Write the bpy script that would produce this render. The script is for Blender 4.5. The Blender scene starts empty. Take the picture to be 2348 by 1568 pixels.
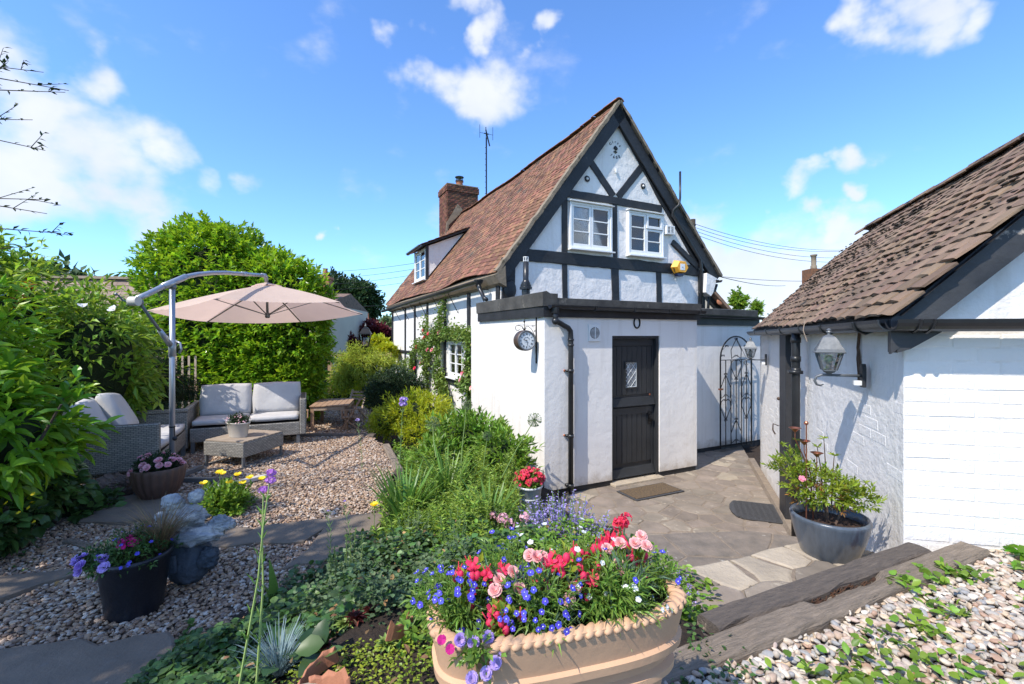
import bpy, math, random
import numpy as np
from mathutils import Vector, Matrix
R = math.radians
rng = np.random.default_rng(7)
random.seed(7)
scene = bpy.context.scene
col = scene.collection
# ---------------------------------------------------------------- camera, sky, sun
cam_d = bpy.data.cameras.new('camera'); cam = bpy.data.objects.new('camera', cam_d); col.objects.link(cam)
cam.location = (0, 0, 0); cam.rotation_euler = (R(90), 0, 0)
cam_d.lens = 16.0; cam_d.sensor_width = 36.0; cam_d.shift_y = -0.006
cam_d.clip_start = 0.05; cam_d.clip_end = 3000
scene.camera = cam
SUN = Vector((-0.468, -0.460, 0.755)).normalized()
sd = bpy.data.lights.new('sun', 'SUN'); sd.energy = 4.0; sd.angle = R(0.5); sd.color = (1, .935, .84)
so = bpy.data.objects.new('sun', sd); col.objects.link(so)
so.rotation_euler = (-SUN).to_track_quat('-Z', 'Y').to_euler()
scene.view_settings.view_transform = 'Standard'; scene.view_settings.look = 'None'
scene.view_settings.gamma = 1.0; scene.view_settings.use_curve_mapping = False
scene.view_settings.exposure = 0.56
scene.cycles.max_bounces = 8; scene.cycles.transparent_max_bounces = 12

world = bpy.data.worlds.new('World'); scene.world = world; world.use_nodes = True
def build_world():
    nt = world.node_tree; N = nt.nodes; Lk = nt.links; N.clear()
    out = N.new('ShaderNodeOutputWorld'); bg = N.new('ShaderNodeBackground'); bg.inputs[1].default_value = 0.10
    sky = N.new('ShaderNodeTexSky'); sky.sky_type = 'NISHITA'; sky.sun_disc = False
    sky.sun_elevation = math.asin(SUN.z); sky.sun_rotation = math.atan2(SUN.x, SUN.y)
    sky.air_density = 1.0; sky.dust_density = 0.3; sky.ozone_density = 2.0
    tc = N.new('ShaderNodeTexCoord')
    nrm = N.new('ShaderNodeVectorMath'); nrm.operation = 'NORMALIZE'; Lk.new(tc.outputs['Generated'], nrm.inputs[0])
    # small warp so cloud edges are ragged
    n0 = N.new('ShaderNodeTexNoise'); n0.inputs['Scale'].default_value = 7; n0.inputs['Detail'].default_value = 5
    Lk.new(nrm.outputs[0], n0.inputs['Vector'])
    s0 = N.new('ShaderNodeVectorMath'); s0.operation = 'SUBTRACT'; s0.inputs[1].default_value = (.5, .5, .5)
    Lk.new(n0.outputs['Color'], s0.inputs[0])
    w0 = N.new('ShaderNodeVectorMath'); w0.operation = 'SCALE'; w0.inputs['Scale'].default_value = 0.21; Lk.new(s0.outputs[0], w0.inputs[0])
    dirw = N.new('ShaderNodeVectorMath'); dirw.operation = 'ADD'; Lk.new(nrm.outputs[0], dirw.inputs[0]); Lk.new(w0.outputs[0], dirw.inputs[1])
    # cumulus positions (azimuth right of north, elevation, radius) in degrees
    cl = [(-49.5,24,4.2),(-45,19,5.6),(-40.5,15.5,4.8),(-47,12.5,6.4),(-38,14,5.4),(-42,18,6.0),(-37,18.5,4.2),(-34,15,4.4),(-29.5,16.8,3.0),(-26,14.5,1.2),(-43,23,3.4),(-50,29,2.6),(-50,37,3.2),
          (-15,31.8,3.4),(-12,31.2,3.8),(-9,30,4.0),(-6,29,4.2),(-1.5,27,5.4),(-3.2,27.6,4.6),(-1.5,25.6,3.0),(-5.5,36.5,3.2),(-3.5,33,2.6),(2.8,34,2.2),(-16,38,3.0),(-22.5,12,1.4),(-15,37,1.5),
          (27,7,8.5),(33,6,8.0),(24,12,5.5),(30,11,5.5),(22,8,6.0),(36,7,7),(33,15.5,2.2),(36,16.2,2.2),(39.5,16.8,2.0),(24,13,3.0),(27,11.5,3.6),(28,8,5.2),(24.5,9,4.2),(32,8,3.2),(33.5,12.5,2.0),(35,11,2.2),(30,13.5,1.8),(36.5,13.5,1.5),(25,4,5.0),(30,3,5.0),(35,4,5.0),
          (38,29,2.6),(41,27.5,3.4),(44,27,3.0),(28,37,2.0),(-75,20,8),(72,14,9),(100,25,8),(-125,30,9),(150,22,10),(-165,40,8),(-98,12,8),(120,45,6)]
    rc = random.Random(4)          # unseen clouds, added and enlarged to whiten the fill light
    for k in range(34):
        az = rc.uniform(62, 298); cl.append((az, rc.uniform(6, 62), rc.uniform(8, 14)))
    for az, el, r in ((-5,66,6),(20,72,7),(-40,60,6),(45,58,6),(-60,50,5),(-58,12,5),(58,14,6),(60,40,6)): cl.append((az, el, r))  # more unseen clouds, overhead and to the sides, for white fill
    acc = None
    for az, el, r in cl:
        c = Vector((math.sin(R(az))*math.cos(R(el)), math.cos(R(az))*math.cos(R(el)), math.sin(R(el))))
        d = N.new('ShaderNodeVectorMath'); d.operation = 'DISTANCE'; Lk.new(dirw.outputs[0], d.inputs[0]); d.inputs[1].default_value = c
        m = N.new('ShaderNodeMapRange'); m.interpolation_type = 'SMOOTHSTEP'
        m.inputs['From Min'].default_value = R(r)*1.25; m.inputs['From Max'].default_value = R(r)*.05
        Lk.new(d.outputs['Value'], m.inputs['Value'])
        if acc is None: acc = m.outputs[0]
        else:
            mx = N.new('ShaderNodeMath'); mx.operation = 'SMOOTH_MAX'; mx.inputs[2].default_value = .15
            Lk.new(acc, mx.inputs[0]); Lk.new(m.outputs[0], mx.inputs[1]); acc = mx.outputs[0]
    n1 = N.new('ShaderNodeTexNoise'); n1.inputs['Scale'].default_value = 5.5; n1.inputs['Detail'].default_value = 9; n1.inputs['Roughness'].default_value = .52
    mp = N.new('ShaderNodeMapping'); mp.inputs['Scale'].default_value = (1, 1, 1.7); Lk.new(nrm.outputs[0], mp.inputs[0]); Lk.new(mp.outputs[0], n1.inputs['Vector'])
    a = N.new('ShaderNodeMath'); a.operation = 'MULTIPLY_ADD'; a.inputs[1].default_value = 2.6; a.inputs[2].default_value = -1.3
    Lk.new(n1.outputs['Fac'], a.inputs[0])
    b = N.new('ShaderNodeMath'); b.operation = 'ADD'; Lk.new(a.outputs[0], b.inputs[0]); Lk.new(acc, b.inputs[1])
    c = N.new('ShaderNodeMapRange'); c.interpolation_type = 'SMOOTHSTEP'; c.inputs['From Min'].default_value = .30; c.inputs['From Max'].default_value = 1.12
    c.inputs['To Max'].default_value = .92
    Lk.new(b.outputs[0], c.inputs['Value'])
    # haze of cloud towards the horizon
    tint = N.new('ShaderNodeMix'); tint.data_type = 'RGBA'; tint.blend_type = 'MULTIPLY'; tint.inputs['Factor'].default_value = 1
    tint.inputs['B'].default_value = (1.15, 1.62, 2.20, 1); Lk.new(sky.outputs[0], tint.inputs['A'])
    mix = N.new('ShaderNodeMix'); mix.data_type = 'RGBA'
    Lk.new(c.outputs[0], mix.inputs['Factor']); Lk.new(tint.outputs['Result'], mix.inputs['A'])
    n2 = N.new('ShaderNodeTexNoise'); n2.inputs['Scale'].default_value = 9; n2.inputs['Detail'].default_value = 6
    Lk.new(nrm.outputs[0], n2.inputs['Vector'])
    cr = N.new('ShaderNodeMix'); cr.data_type = 'RGBA'; Lk.new(n2.outputs['Fac'], cr.inputs['Factor'])
    cr.inputs['A'].default_value = (4.7, 5.3, 6.4, 1); cr.inputs['B'].default_value = (8.0, 8.0, 8.1, 1)
    Lk.new(cr.outputs['Result'], mix.inputs['B'])
    Lk.new(mix.outputs['Result'], bg.inputs[0]); Lk.new(bg.outputs[0], out.inputs[0])
build_world()

# ---------------------------------------------------------------- helpers
class MB:
    """collects verts / faces as numpy chunks and builds one mesh"""
    def __init__(s): s.V = []; s.F = []; s.n = 0
    def add(s, v, f):
        v = np.asarray(v, dtype=float).reshape(-1, 3)
        fs = f if isinstance(f, list) and len(f) and isinstance(f[0], np.ndarray) and f[0].ndim == 2 else None
        if isinstance(f, np.ndarray): fs = [f]
        if fs is None:
            by = {}
            for q in f: by.setdefault(len(q), []).append(q)
            fs = [np.array(q, dtype=np.int64) for q in by.values()]
        for q in fs: s.F.append(q + s.n)
        s.V.append(v); s.n += len(v); return s
    def box(s, c, size, M=None, taper=1.0):
        x, y, z = [k/2 for k in size]
        v = np.array([(-x,-y,-z),(x,-y,-z),(x,y,-z),(-x,y,-z),(-x*taper,-y*taper,z),(x*taper,-y*taper,z),(x*taper,y*taper,z),(-x*taper,y*taper,z)])
        if M is not None: v = v @ np.array(M.to_3x3()).T
        v = v + np.array(c)
        return s.add(v, [(0,3,2,1),(4,5,6,7),(0,1,5,4),(1,2,6,5),(2,3,7,6),(3,0,4,7)])
    def span(s, a, b):
        a = np.array(a, float); b = np.array(b, float); return s.box((a+b)/2, np.abs(b-a))
    def bar(s, p, q, w, h, up=(0,0,1)):
        p = Vector(p); q = Vector(q); d = q-p; L = d.length; d.normalize(); u = Vector(up)
        sd_ = d.cross(u)
        if sd_.length < 1e-4: sd_ = d.cross(Vector((1,0,0)))
        sd_.normalize(); n = sd_.cross(d)
        M = Matrix((sd_, d, n)).transposed()
        return s.box((p+q)/2, (w, L, h), M)
    def tube(s, pts, r, k=8, caps=True):
        pts = [Vector(p) for p in pts]; n = len(pts)
        rr = r if hasattr(r, '__len__') else [r]*n
        V = []; prev = None
        for i, p in enumerate(pts):
            t = (pts[min(i+1, n-1)] - pts[max(i-1, 0)])
            if t.length < 1e-9: t = Vector((0,0,1))
            t.normalize()
            if prev is None:
                a = t.orthogonal().normalized()
            else:
                a = prev - t*prev.dot(t)
                if a.length < 1e-6: a = t.orthogonal()
                a.normalize()
            prev = a; b = t.cross(a)
            for j in range(k):
                th = 2*math.pi*j/k; V.append(p + (a*math.cos(th) + b*math.sin(th))*rr[i])
        F = []
        for i in range(n-1):
            for j in range(k):
                F.append((i*k+j, i*k+(j+1)%k, (i+1)*k+(j+1)%k, (i+1)*k+j))
        if caps: F.append(tuple(range(k))[::-1]); F.append(tuple(range((n-1)*k, n*k)))
        return s.add([tuple(v) for v in V], F)
    def lathe(s, prof, k=24, c=(0,0,0), sx=1, sy=1, M=None, flute=0, nf=0, caps=False):
        V = []
        for (r, z) in prof:
            for j in range(k):
                th = 2*math.pi*j/k
                q = r*(1 + (flute*abs(math.sin(nf*th/2)) if nf else 0))
                V.append((q*math.cos(th)*sx, q*math.sin(th)*sy, z))
        V = np.array(V)
        if M is not None: V = V @ np.array(M.to_3x3()).T
        V = V + np.array(c)
        F = []
        for i in range(len(prof)-1):
            for j in range(k): F.append((i*k+j, i*k+(j+1)%k, (i+1)*k+(j+1)%k, (i+1)*k+j))
        if caps: F.append(tuple(range(k))[::-1]); F.append(tuple(range((len(prof)-1)*k, len(prof)*k)))
        return s.add(V, F)
    def prism(s, poly, o, ex, ey, ez):
        """poly in (ex,ey) plane at o, extruded by vector ez"""
        o = np.array(o, float); ex = np.array(ex, float); ey = np.array(ey, float); ez = np.array(ez, float)
        n = len(poly); P = np.array([o + ex*a + ey*b for a, b in poly])
        V = np.vstack([P, P+ez]); F = [tuple(range(n))[::-1], tuple(range(n, 2*n))]
        for i in range(n): F.append((i, (i+1)%n, n+(i+1)%n, n+i))
        return s.add(V, F)
    def lumpy(s, c, r, sc, seed, amp=.16, k=44, m=32):
        rs = np.random.default_rng(seed); t = MB(); t.ball((0,0,0), 1, k, m); V = t.V[0]; d = np.zeros(len(V))
        for fq, am in ((1.6,.9),(3.3,.7),(6,.42),(12,.24),(22,.14)):
            for _ in range(3): a = rs.normal(size=3)*fq; w_ = np.sin(V@a+rs.uniform(0,6)+1.5*np.sin(V@rs.normal(size=3)*fq)); d += am*(w_ if fq < 3 else (1-2*np.abs(w_)))/1.7
        V = V*(1+amp*d)[:,None]*r*np.array(sc)+np.array(c)
        return s.add(V, [f for q in t.F for f in map(tuple, q)])
    def ball(s, c, r, k=10, m=7, sc=(1,1,1), noise=0, seed=0):
        rs = np.random.default_rng(seed); V = []; F = []
        V.append((0,0,1))
        for i in range(1, m):
            ph = math.pi*i/m
            for j in range(k):
                th = 2*math.pi*j/k; V.append((math.sin(ph)*math.cos(th), math.sin(ph)*math.sin(th), math.cos(ph)))
        V.append((0,0,-1)); V = np.array(V)
        if noise:
            a = rs.normal(size=(6,3)); b = rs.uniform(0, 6, 6)
            V = V*(1 + noise*np.sin(V@a.T*2.2 + b).sum(1)/2.4)[:,None]
        V = V*r*np.array(sc) + np.array(c); n = len(V)
        for j in range(k):
            F.append((0, 1+j, 1+(j+1)%k)); F.append((n-1, n-1-k+(j+1)%k, n-1-k+j))
        for i in range(m-2):
            for j in range(k): F.append((1+i*k+j, 1+(i+1)*k+j, 1+(i+1)*k+(j+1)%k, 1+i*k+(j+1)%k))
        return s.add(V, F)
    def mesh(s, name, m=None, smooth=False):
        me = bpy.data.meshes.new(name)
        V = np.vstack(s.V).astype(np.float32); me.vertices.add(len(V)); me.vertices.foreach_set('co', V.ravel())
        loops = np.concatenate([q.ravel() for q in s.F]); tot = np.concatenate([np.full(len(q), q.shape[1]) for q in s.F])
        me.loops.add(len(loops)); me.loops.foreach_set('vertex_index', loops.astype(np.int32))
        st = np.concatenate([[0], np.cumsum(tot)[:-1]])
        me.polygons.add(len(tot)); me.polygons.foreach_set('loop_start', st.astype(np.int32))
        me.polygons.foreach_set('loop_total', tot.astype(np.int32))
        me.polygons.foreach_set('use_smooth', np.full(len(tot), bool(smooth)))
        me.update(calc_edges=True); me.validate()
        if m: me.materials.append(m)
        return me
    def build(s, name, m, parent=None, smooth=False, bevel=0, loc=None):
        me = s.mesh(name, m, smooth); o = bpy.data.objects.new(name, me); col.objects.link(o)
        if parent: o.parent = parent
        if loc: o.location = loc
        if bevel:
            b = o.modifiers.new('bevel', 'BEVEL'); b.width = bevel; b.segments = 2; b.limit_method = 'ANGLE'; b.angle_limit = R(40)
        return o

def tag(o, label=None, cat=None, group=None, kind=None):
    if label: o['label'] = label
    if cat: o['category'] = cat
    if group: o['group'] = group
    if kind: o['kind'] = kind
    return o
def thing(name, label, cat, loc=(0,0,0), rz=0, group=None):
    o = bpy.data.objects.new(name, None); col.objects.link(o); o.location = loc; o.rotation_euler = (0,0,rz)
    o.empty_display_size = .1
    return tag(o, label, cat, group)
def at(px, py, Y):   # viewing ray of the surveyed photograph at depth Y (metres), used to survey positions
    return Vector(((px-1173.5)/1043*Y, Y, (770-py)/1043*Y))
def gnd(px, py, z):
    Y = -z*1043/(py-770); return Vector(((px-1173.5)/1043*Y, Y, z))
def fl(m): return np.array(m)
def copy_tree(o, parent=None):
    c = o.copy(); col.objects.link(c)
    if parent: c.parent = parent
    for ch in list(o.children): copy_tree(ch, c)
    return c
def text_mb(body, size, M, depth=.002, mb=None):
    cu = bpy.data.curves.new('lettering', 'FONT'); cu.body = body; cu.size = size; cu.align_x = 'CENTER'; cu.align_y = 'CENTER'; cu.extrude = depth
    cu.resolution_u = 3
    o = bpy.data.objects.new('lettering', cu); col.objects.link(o)
    bpy.context.view_layer.update()
    me = o.to_mesh(); V = np.array([tuple(v.co) for v in me.vertices]); F = [tuple(p.vertices) for p in me.polygons]
    o.to_mesh_clear(); bpy.data.objects.remove(o); bpy.data.curves.remove(cu)
    mb = mb or MB()
    if len(V) == 0: return mb
    V4 = np.c_[V, np.ones(len(V))] @ np.array(M).T
    return mb.add(V4[:, :3], F)

# ---------------------------------------------------------------- materials
def mat(name, c1, c2=None, rough=.6, scale=6, detail=5, bump=0, bscale=30, bdist=.01, metal=0, spec=.5, rnd=None, rv=.25, rh=.0,
        c3=None, s3=2.0, t3=.62, coat=0, coord='Object', stretch=None, alpha=None, trans=0, transl=0, ior=1.45, wear=None, streak=0):
    m = bpy.data.materials.new(name); m.use_nodes = True; nt = m.node_tree; N = nt.nodes; L = nt.links
    bs = N['Principled BSDF']; bs.inputs['Roughness'].default_value = rough; bs.inputs['Metallic'].default_value = metal
    bs.inputs['Specular IOR Level'].default_value = spec; bs.inputs['IOR'].default_value = ior
    bs.inputs['Coat Weight'].default_value = coat; bs.inputs['Transmission Weight'].default_value = trans
    tc = N.new('ShaderNodeTexCoord'); src = tc.outputs[coord]
    if stretch:
        mp = N.new('ShaderNodeMapping'); mp.inputs['Scale'].default_value = stretch; L.new(src, mp.inputs[0]); src = mp.outputs[0]
    cur = None
    def noise(sc, de=5, ro=.6):
        n = N.new('ShaderNodeTexNoise'); n.inputs['Scale'].default_value = sc; n.inputs['Detail'].default_value = de; n.inputs['Roughness'].default_value = ro
        L.new(src, n.inputs['Vector']); return n.outputs['Fac']
    def rgb(c): return (c[0], c[1], c[2], 1)
    if c2 is not None:
        r = N.new('ShaderNodeMapRange'); r.inputs['From Min'].default_value = .32; r.inputs['From Max'].default_value = .68
        L.new(noise(scale, detail), r.inputs['Value'])
        mx = N.new('ShaderNodeMix'); mx.data_type = 'RGBA'; L.new(r.outputs[0], mx.inputs['Factor'])
        mx.inputs['A'].default_value = rgb(c1); mx.inputs['B'].default_value = rgb(c2); cur = mx.outputs['Result']
    if c3 is not None:
        r = N.new('ShaderNodeMapRange'); r.inputs['From Min'].default_value = t3; r.inputs['From Max'].default_value = t3+.06
        L.new(noise(s3, 8, .65), r.inputs['Value'])
        mx = N.new('ShaderNodeMix'); mx.data_type = 'RGBA'; L.new(r.outputs[0], mx.inputs['Factor'])
        if cur is None: mx.inputs['A'].default_value = rgb(c1)
        else: L.new(cur, mx.inputs['A'])
        mx.inputs['B'].default_value = rgb(c3); cur = mx.outputs['Result']
    if streak:
        mp2 = N.new('ShaderNodeMapping'); mp2.inputs['Scale'].default_value = (7, 7, .55); L.new(tc.outputs['Object'], mp2.inputs[0])
        n_ = N.new('ShaderNodeTexNoise'); n_.inputs['Scale'].default_value = 1; n_.inputs['Detail'].default_value = 7; n_.inputs['Roughness'].default_value = .65; L.new(mp2.outputs[0], n_.inputs['Vector'])
        r = N.new('ShaderNodeMapRange'); r.inputs['From Min'].default_value = .52; r.inputs['From Max'].default_value = .74; r.inputs['To Max'].default_value = streak; L.new(n_.outputs['Fac'], r.inputs['Value'])
        mx = N.new('ShaderNodeMix'); mx.data_type = 'RGBA'; L.new(r.outputs[0], mx.inputs['Factor'])
        if cur is None: mx.inputs['A'].default_value = rgb(c1)
        else: L.new(cur, mx.inputs['A'])
        mx.inputs['B'].default_value = (.52, .47, .40, 1); cur = mx.outputs['Result']
    if wear:
        z0, z1, wc = wear; sp = N.new('ShaderNodeSeparateXYZ'); L.new(tc.outputs['Object'], sp.inputs[0])
        wn = N.new('ShaderNodeMath'); wn.operation = 'MULTIPLY_ADD'; wn.inputs[1].default_value = .55; L.new(noise(7, 7, .7), wn.inputs[0]); L.new(sp.outputs['Z'], wn.inputs[2])
        r = N.new('ShaderNodeMapRange'); r.inputs['From Min'].default_value = z0+.275; r.inputs['From Max'].default_value = z1+.275; r.inputs['To Min'].default_value = .75; r.inputs['To Max'].default_value = 0
        L.new(wn.outputs[0], r.inputs['Value']); mx = N.new('ShaderNodeMix'); mx.data_type = 'RGBA'; L.new(r.outputs[0], mx.inputs['Factor'])
        if cur is None: mx.inputs['A'].default_value = rgb(c1)
        else: L.new(cur, mx.inputs['A'])
        mx.inputs['B'].default_value = rgb(wc); cur = mx.outputs['Result']
    if rnd:
        if rnd == 'object': ro = N.new('ShaderNodeObjectInfo').outputs['Random']
        else: ro = N.new('ShaderNodeNewGeometry').outputs['Random Per Island']
        hs = N.new('ShaderNodeHueSaturation')
        v = N.new('ShaderNodeMapRange'); v.inputs['To Min'].default_value = 1-rv; v.inputs['To Max'].default_value = 1+rv; L.new(ro, v.inputs['Value'])
        L.new(v.outputs[0], hs.inputs['Value'])
        if rh:
            w = N.new('ShaderNodeTexWhiteNoise'); w.noise_dimensions = '1D'; L.new(ro, w.inputs['W'])
            h = N.new('ShaderNodeMapRange'); h.inputs['To Min'].default_value = .5-rh; h.inputs['To Max'].default_value = .5+rh; L.new(w.outputs['Value'], h.inputs['Value'])
            L.new(h.outputs[0], hs.inputs['Hue'])
        if cur is None: hs.inputs['Color'].default_value = rgb(c1)
        else: L.new(cur, hs.inputs['Color'])
        cur = hs.outputs['Color']
    if cur is None: bs.inputs['Base Color'].default_value = rgb(c1)
    else: L.new(cur, bs.inputs['Base Color'])
    if bump:
        b = N.new('ShaderNodeBump'); b.inputs['Strength'].default_value = bump; b.inputs['Distance'].default_value = bdist
        L.new(noise(bscale, 6, .62), b.inputs['Height']); L.new(b.outputs[0], bs.inputs['Normal'])
    if transl:
        tr = N.new('ShaderNodeBsdfTranslucent'); ms = N.new('ShaderNodeMixShader'); ms.inputs[0].default_value = transl
        g = N.new('ShaderNodeHueSaturation'); g.inputs['Value'].default_value = 1.5; g.inputs['Hue'].default_value = .485; g.inputs['Saturation'].default_value = 1.05
        if cur is None: g.inputs['Color'].default_value = rgb(c1)
        else: L.new(cur, g.inputs['Color'])
        L.new(g.outputs[0], tr.inputs[0]); L.new(bs.outputs[0], ms.inputs[1]); L.new(tr.outputs[0], ms.inputs[2])
        L.new(ms.outputs[0], N['Material Output'].inputs[0])
    return m
def glassmat(name, tintc=(.9,.95,.95), op=.25):
    m = bpy.data.materials.new(name); m.use_nodes = True; nt = m.node_tree; N = nt.nodes; L = nt.links
    N.remove(N['Principled BSDF']); t = N.new('ShaderNodeBsdfTransparent'); t.inputs[0].default_value = (*tintc, 1)
    g = N.new('ShaderNodeBsdfGlossy'); g.inputs['Roughness'].default_value = .02; f = N.new('ShaderNodeFresnel'); f.inputs[0].default_value = 1.6
    a = N.new('ShaderNodeMath'); a.operation = 'MULTIPLY_ADD'; a.inputs[1].default_value = 1.3; a.inputs[2].default_value = op*.2
    L.new(f.outputs[0], a.inputs[0])
    x = N.new('ShaderNodeMixShader'); L.new(a.outputs[0], x.inputs[0]); L.new(t.outputs[0], x.inputs[1]); L.new(g.outputs[0], x.inputs[2])
    L.new(x.outputs[0], N['Material Output'].inputs[0]); return m
def leafmat(name, c, c2=None, rv=.35, rough=.38, transl=.3, rh=.02, spec=.5):
    return mat(name, c, c2, rough=rough, scale=1.6, detail=2, rnd='island', rv=rv, rh=rh, transl=transl, spec=spec)
M = {}
M['plaster'] = mat('white_plaster', (.81,.775,.735), (.74,.71,.675), rough=.85, scale=1.3, bump=.55, bscale=4, bdist=.05, c3=(.66,.64,.60), s3=1.1, t3=.66, streak=.4)
M['plaster2'] = mat('white_render', (.81,.775,.735), (.745,.715,.68), rough=.85, scale=.8, bump=.42, bscale=6, bdist=.022, c3=(.66,.62,.55), s3=1.3, t3=.66, wear=(.02,.22,(.42,.35,.27)), streak=.42)
M['brickwhite'] = mat('white_painted_brick', (.81,.775,.735), (.74,.71,.675), rough=.75, scale=2.5, bump=.6, bscale=14, bdist=.02, c3=(.66,.61,.53), s3=3.0, t3=.70, wear=(.0,.18,(.45,.37,.28)), streak=.35)
M['brickpart'] = mat('white_painted_brick_face', (.81,.775,.735), (.74,.71,.675), rough=.75, scale=2.5, bump=.6, bscale=14, bdist=.02, rnd='object', rv=.03, c3=(.66,.61,.53), s3=3.0, t3=.74)
M['black'] = mat('black_timber', (.013,.014,.016), (.026,.027,.03), rough=.55, scale=3, bump=.8, bscale=14, bdist=.012, stretch=(1,1,1), c3=(.06,.055,.05), s3=6, t3=.68)
M['blackwood'] = mat('black_painted_wood', (.015,.016,.018), (.032,.032,.035), rough=.5, scale=4, bump=.3, bscale=20, c3=(.13,.12,.11), s3=9, t3=.72)
M['peel'] = mat('peeling_black_board', (.022,.023,.027), (.05,.05,.052), rough=.5, scale=4, bump=.5, bscale=16, c3=(.62,.52,.43), s3=2.2, t3=.60)
M['plasticblack'] = mat('black_plastic', (.012,.013,.015), (.03,.032,.035), rough=.32, scale=3, bump=.1, c3=(.08,.08,.08), s3=12, t3=.74)
M['felt'] = mat('grey_roof_lead', (.04,.038,.035), (.10,.095,.085), rough=.8, scale=4, bump=.4, bscale=18, c3=(.15,.14,.12), s3=5, t3=.62)
M['doorgrey'] = mat('charcoal_door_paint', (.020,.022,.024), (.030,.032,.035), rough=.45, scale=3, bump=.2, bscale=30, c3=(.10,.10,.10), s3=30, t3=.76)
M['tile_o'] = mat('orange_clay_tile', (.255,.112,.058), (.145,.08,.052), rough=.85, scale=5, bump=.5, bscale=20, rnd='object', rv=.45, rh=.016, c3=(.09,.065,.045), s3=1.6, t3=.57)
M['tile_i'] = mat('orange_clay_tile_mass', (.255,.112,.058), (.145,.08,.052), rough=.85, scale=5, bump=.5, bscale=20, rnd='island', rv=.45, rh=.016, c3=(.09,.065,.045), s3=1.6, t3=.57)
M['btile_o'] = mat('brown_clay_tile', (.235,.150,.10), (.15,.105,.072), rough=.9, scale=7, bump=.8, bscale=18, rnd='object', rv=.28, rh=.012, c3=(.035,.03,.025), s3=6, t3=.56)
M['btile_i'] = mat('brown_clay_tile_mass', (.235,.150,.10), (.15,.105,.072), rough=.9, scale=7, bump=.8, bscale=18, rnd='island', rv=.28, rh=.012, c3=(.035,.03,.025), s3=6, t3=.56)
M['mortar'] = mat('pale_mortar', (.26,.205,.145), (.17,.14,.10), rough=.95, scale=8, bump=.8, bscale=30, c3=(.10,.08,.05), s3=7, t3=.6)
M['brick'] = mat('red_brick', (.20,.075,.04), (.10,.05,.035), rough=.9, scale=6, bump=.7, bscale=30, rnd='object', rv=.5, rh=.015, c3=(.03,.025,.02), s3=2.5, t3=.55)
M['terracotta'] = mat('terracotta', (.42,.17,.09), (.33,.13,.07), rough=.8, scale=6, bump=.3)
M['trough'] = mat('pale_terracotta', (.60,.37,.22), (.50,.30,.18), rough=.72, scale=3.5, bump=.35, bscale=40, bdist=.003, c3=(.27,.19,.14), s3=5, t3=.585)
M['winwhite'] = mat('white_window_paint', (.80,.80,.78), (.74,.74,.72), rough=.45, scale=8, bump=.15, bscale=40, c3=(.50,.47,.42), s3=14, t3=.73)
M['plasticwhite'] = mat('white_plastic', (.78,.78,.76), rough=.4)
M['glass'] = glassmat('window_glass')
M['glass2'] = glassmat('lantern_glass', (.82,.85,.86), .8)
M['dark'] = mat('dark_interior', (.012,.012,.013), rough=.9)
M['darkgrey'] = mat('dim_interior_wall', (.05,.048,.045), rough=.9)
M['net'] = mat('white_net_curtain', (.34,.34,.32), (.24,.24,.23), rough=.9, scale=5, transl=.3)
M['gunmetal'] = mat('grey_metal', (.13,.14,.15), (.17,.18,.19), rough=.42, metal=.35, scale=5, bump=.1)
M['lantern'] = mat('weathered_grey_lantern_metal', (.10,.11,.12), (.15,.16,.17), rough=.45, metal=.2, scale=9, bump=.2)
M['alu'] = mat('silver_grey_pole', (.42,.44,.48), (.36,.38,.42), rough=.32, metal=.55, scale=3)
M['iron'] = mat('black_wrought_iron', (.010,.010,.011), rough=.4, metal=.3)
M['copper'] = mat('copper', (.45,.17,.10), (.30,.12,.07), rough=.35, metal=.8, scale=12)
M['rust'] = mat('brown_clock_case', (.16,.10,.07), (.07,.055,.05), rough=.5, metal=.4, scale=8)
M['clockface'] = mat('clock_face', (.70,.73,.74), (.64,.67,.68), rough=.5, scale=10)
M['ink'] = mat('black_ink', (.01,.01,.012), rough=.5)
M['yellow'] = mat('yellow_plastic', (.85,.40,.03), (.78,.36,.03), rough=.4, scale=10)
M['blue'] = mat('dark_blue_plastic', (.01,.015,.06), rough=.3)
M['canvas_top'] = mat('beige_canopy_fabric', (.70,.54,.44), (.65,.50,.41), rough=.9, scale=3, bump=.3, bscale=5, bdist=.03, transl=.36)
M['cushion'] = mat('grey_cushion_fabric', (.50,.49,.48), (.44,.43,.425), rough=.95, scale=5, bump=.5, bscale=9, bdist=.02)
M['galv'] = mat('cream_painted_metal', (.58,.54,.48), (.50,.46,.41), rough=.6, scale=7, c3=(.35,.30,.25), s3=10, t3=.70)
M['teak'] = mat('weathered_teak', (.38,.24,.145), (.28,.175,.11), rough=.75, scale=9, bump=.3, bscale=30, stretch=(1,1,1))
M['teak2'] = mat('sunbleached_teak', (.42,.33,.25), (.32,.24,.17), rough=.8, scale=9, bump=.3)
M['slatwood'] = mat('grey_table_slats', (.34,.27,.20), (.27,.21,.16), rough=.8, scale=8, bump=.3)
M['sleeper'] = mat('grey_weathered_sleeper', (.28,.22,.165), (.17,.135,.10), rough=.95, scale=5, bump=1, bscale=12, bdist=.015, stretch=(12,1.2,12), c3=(.33,.26,.19), s3=3, t3=.62)
M['sleeper2'] = mat('dark_weathered_sleeper', (.085,.07,.06), (.145,.115,.09), rough=.95, scale=6, bump=1, bscale=12, bdist=.015, stretch=(10,1.5,10), c3=(.33,.26,.19), s3=.9, t3=.60)
M['rot'] = mat('rotted_wood', (.10,.045,.02), (.05,.022,.012), rough=1, scale=20, bump=1, bscale=40, bdist=.02)
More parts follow.
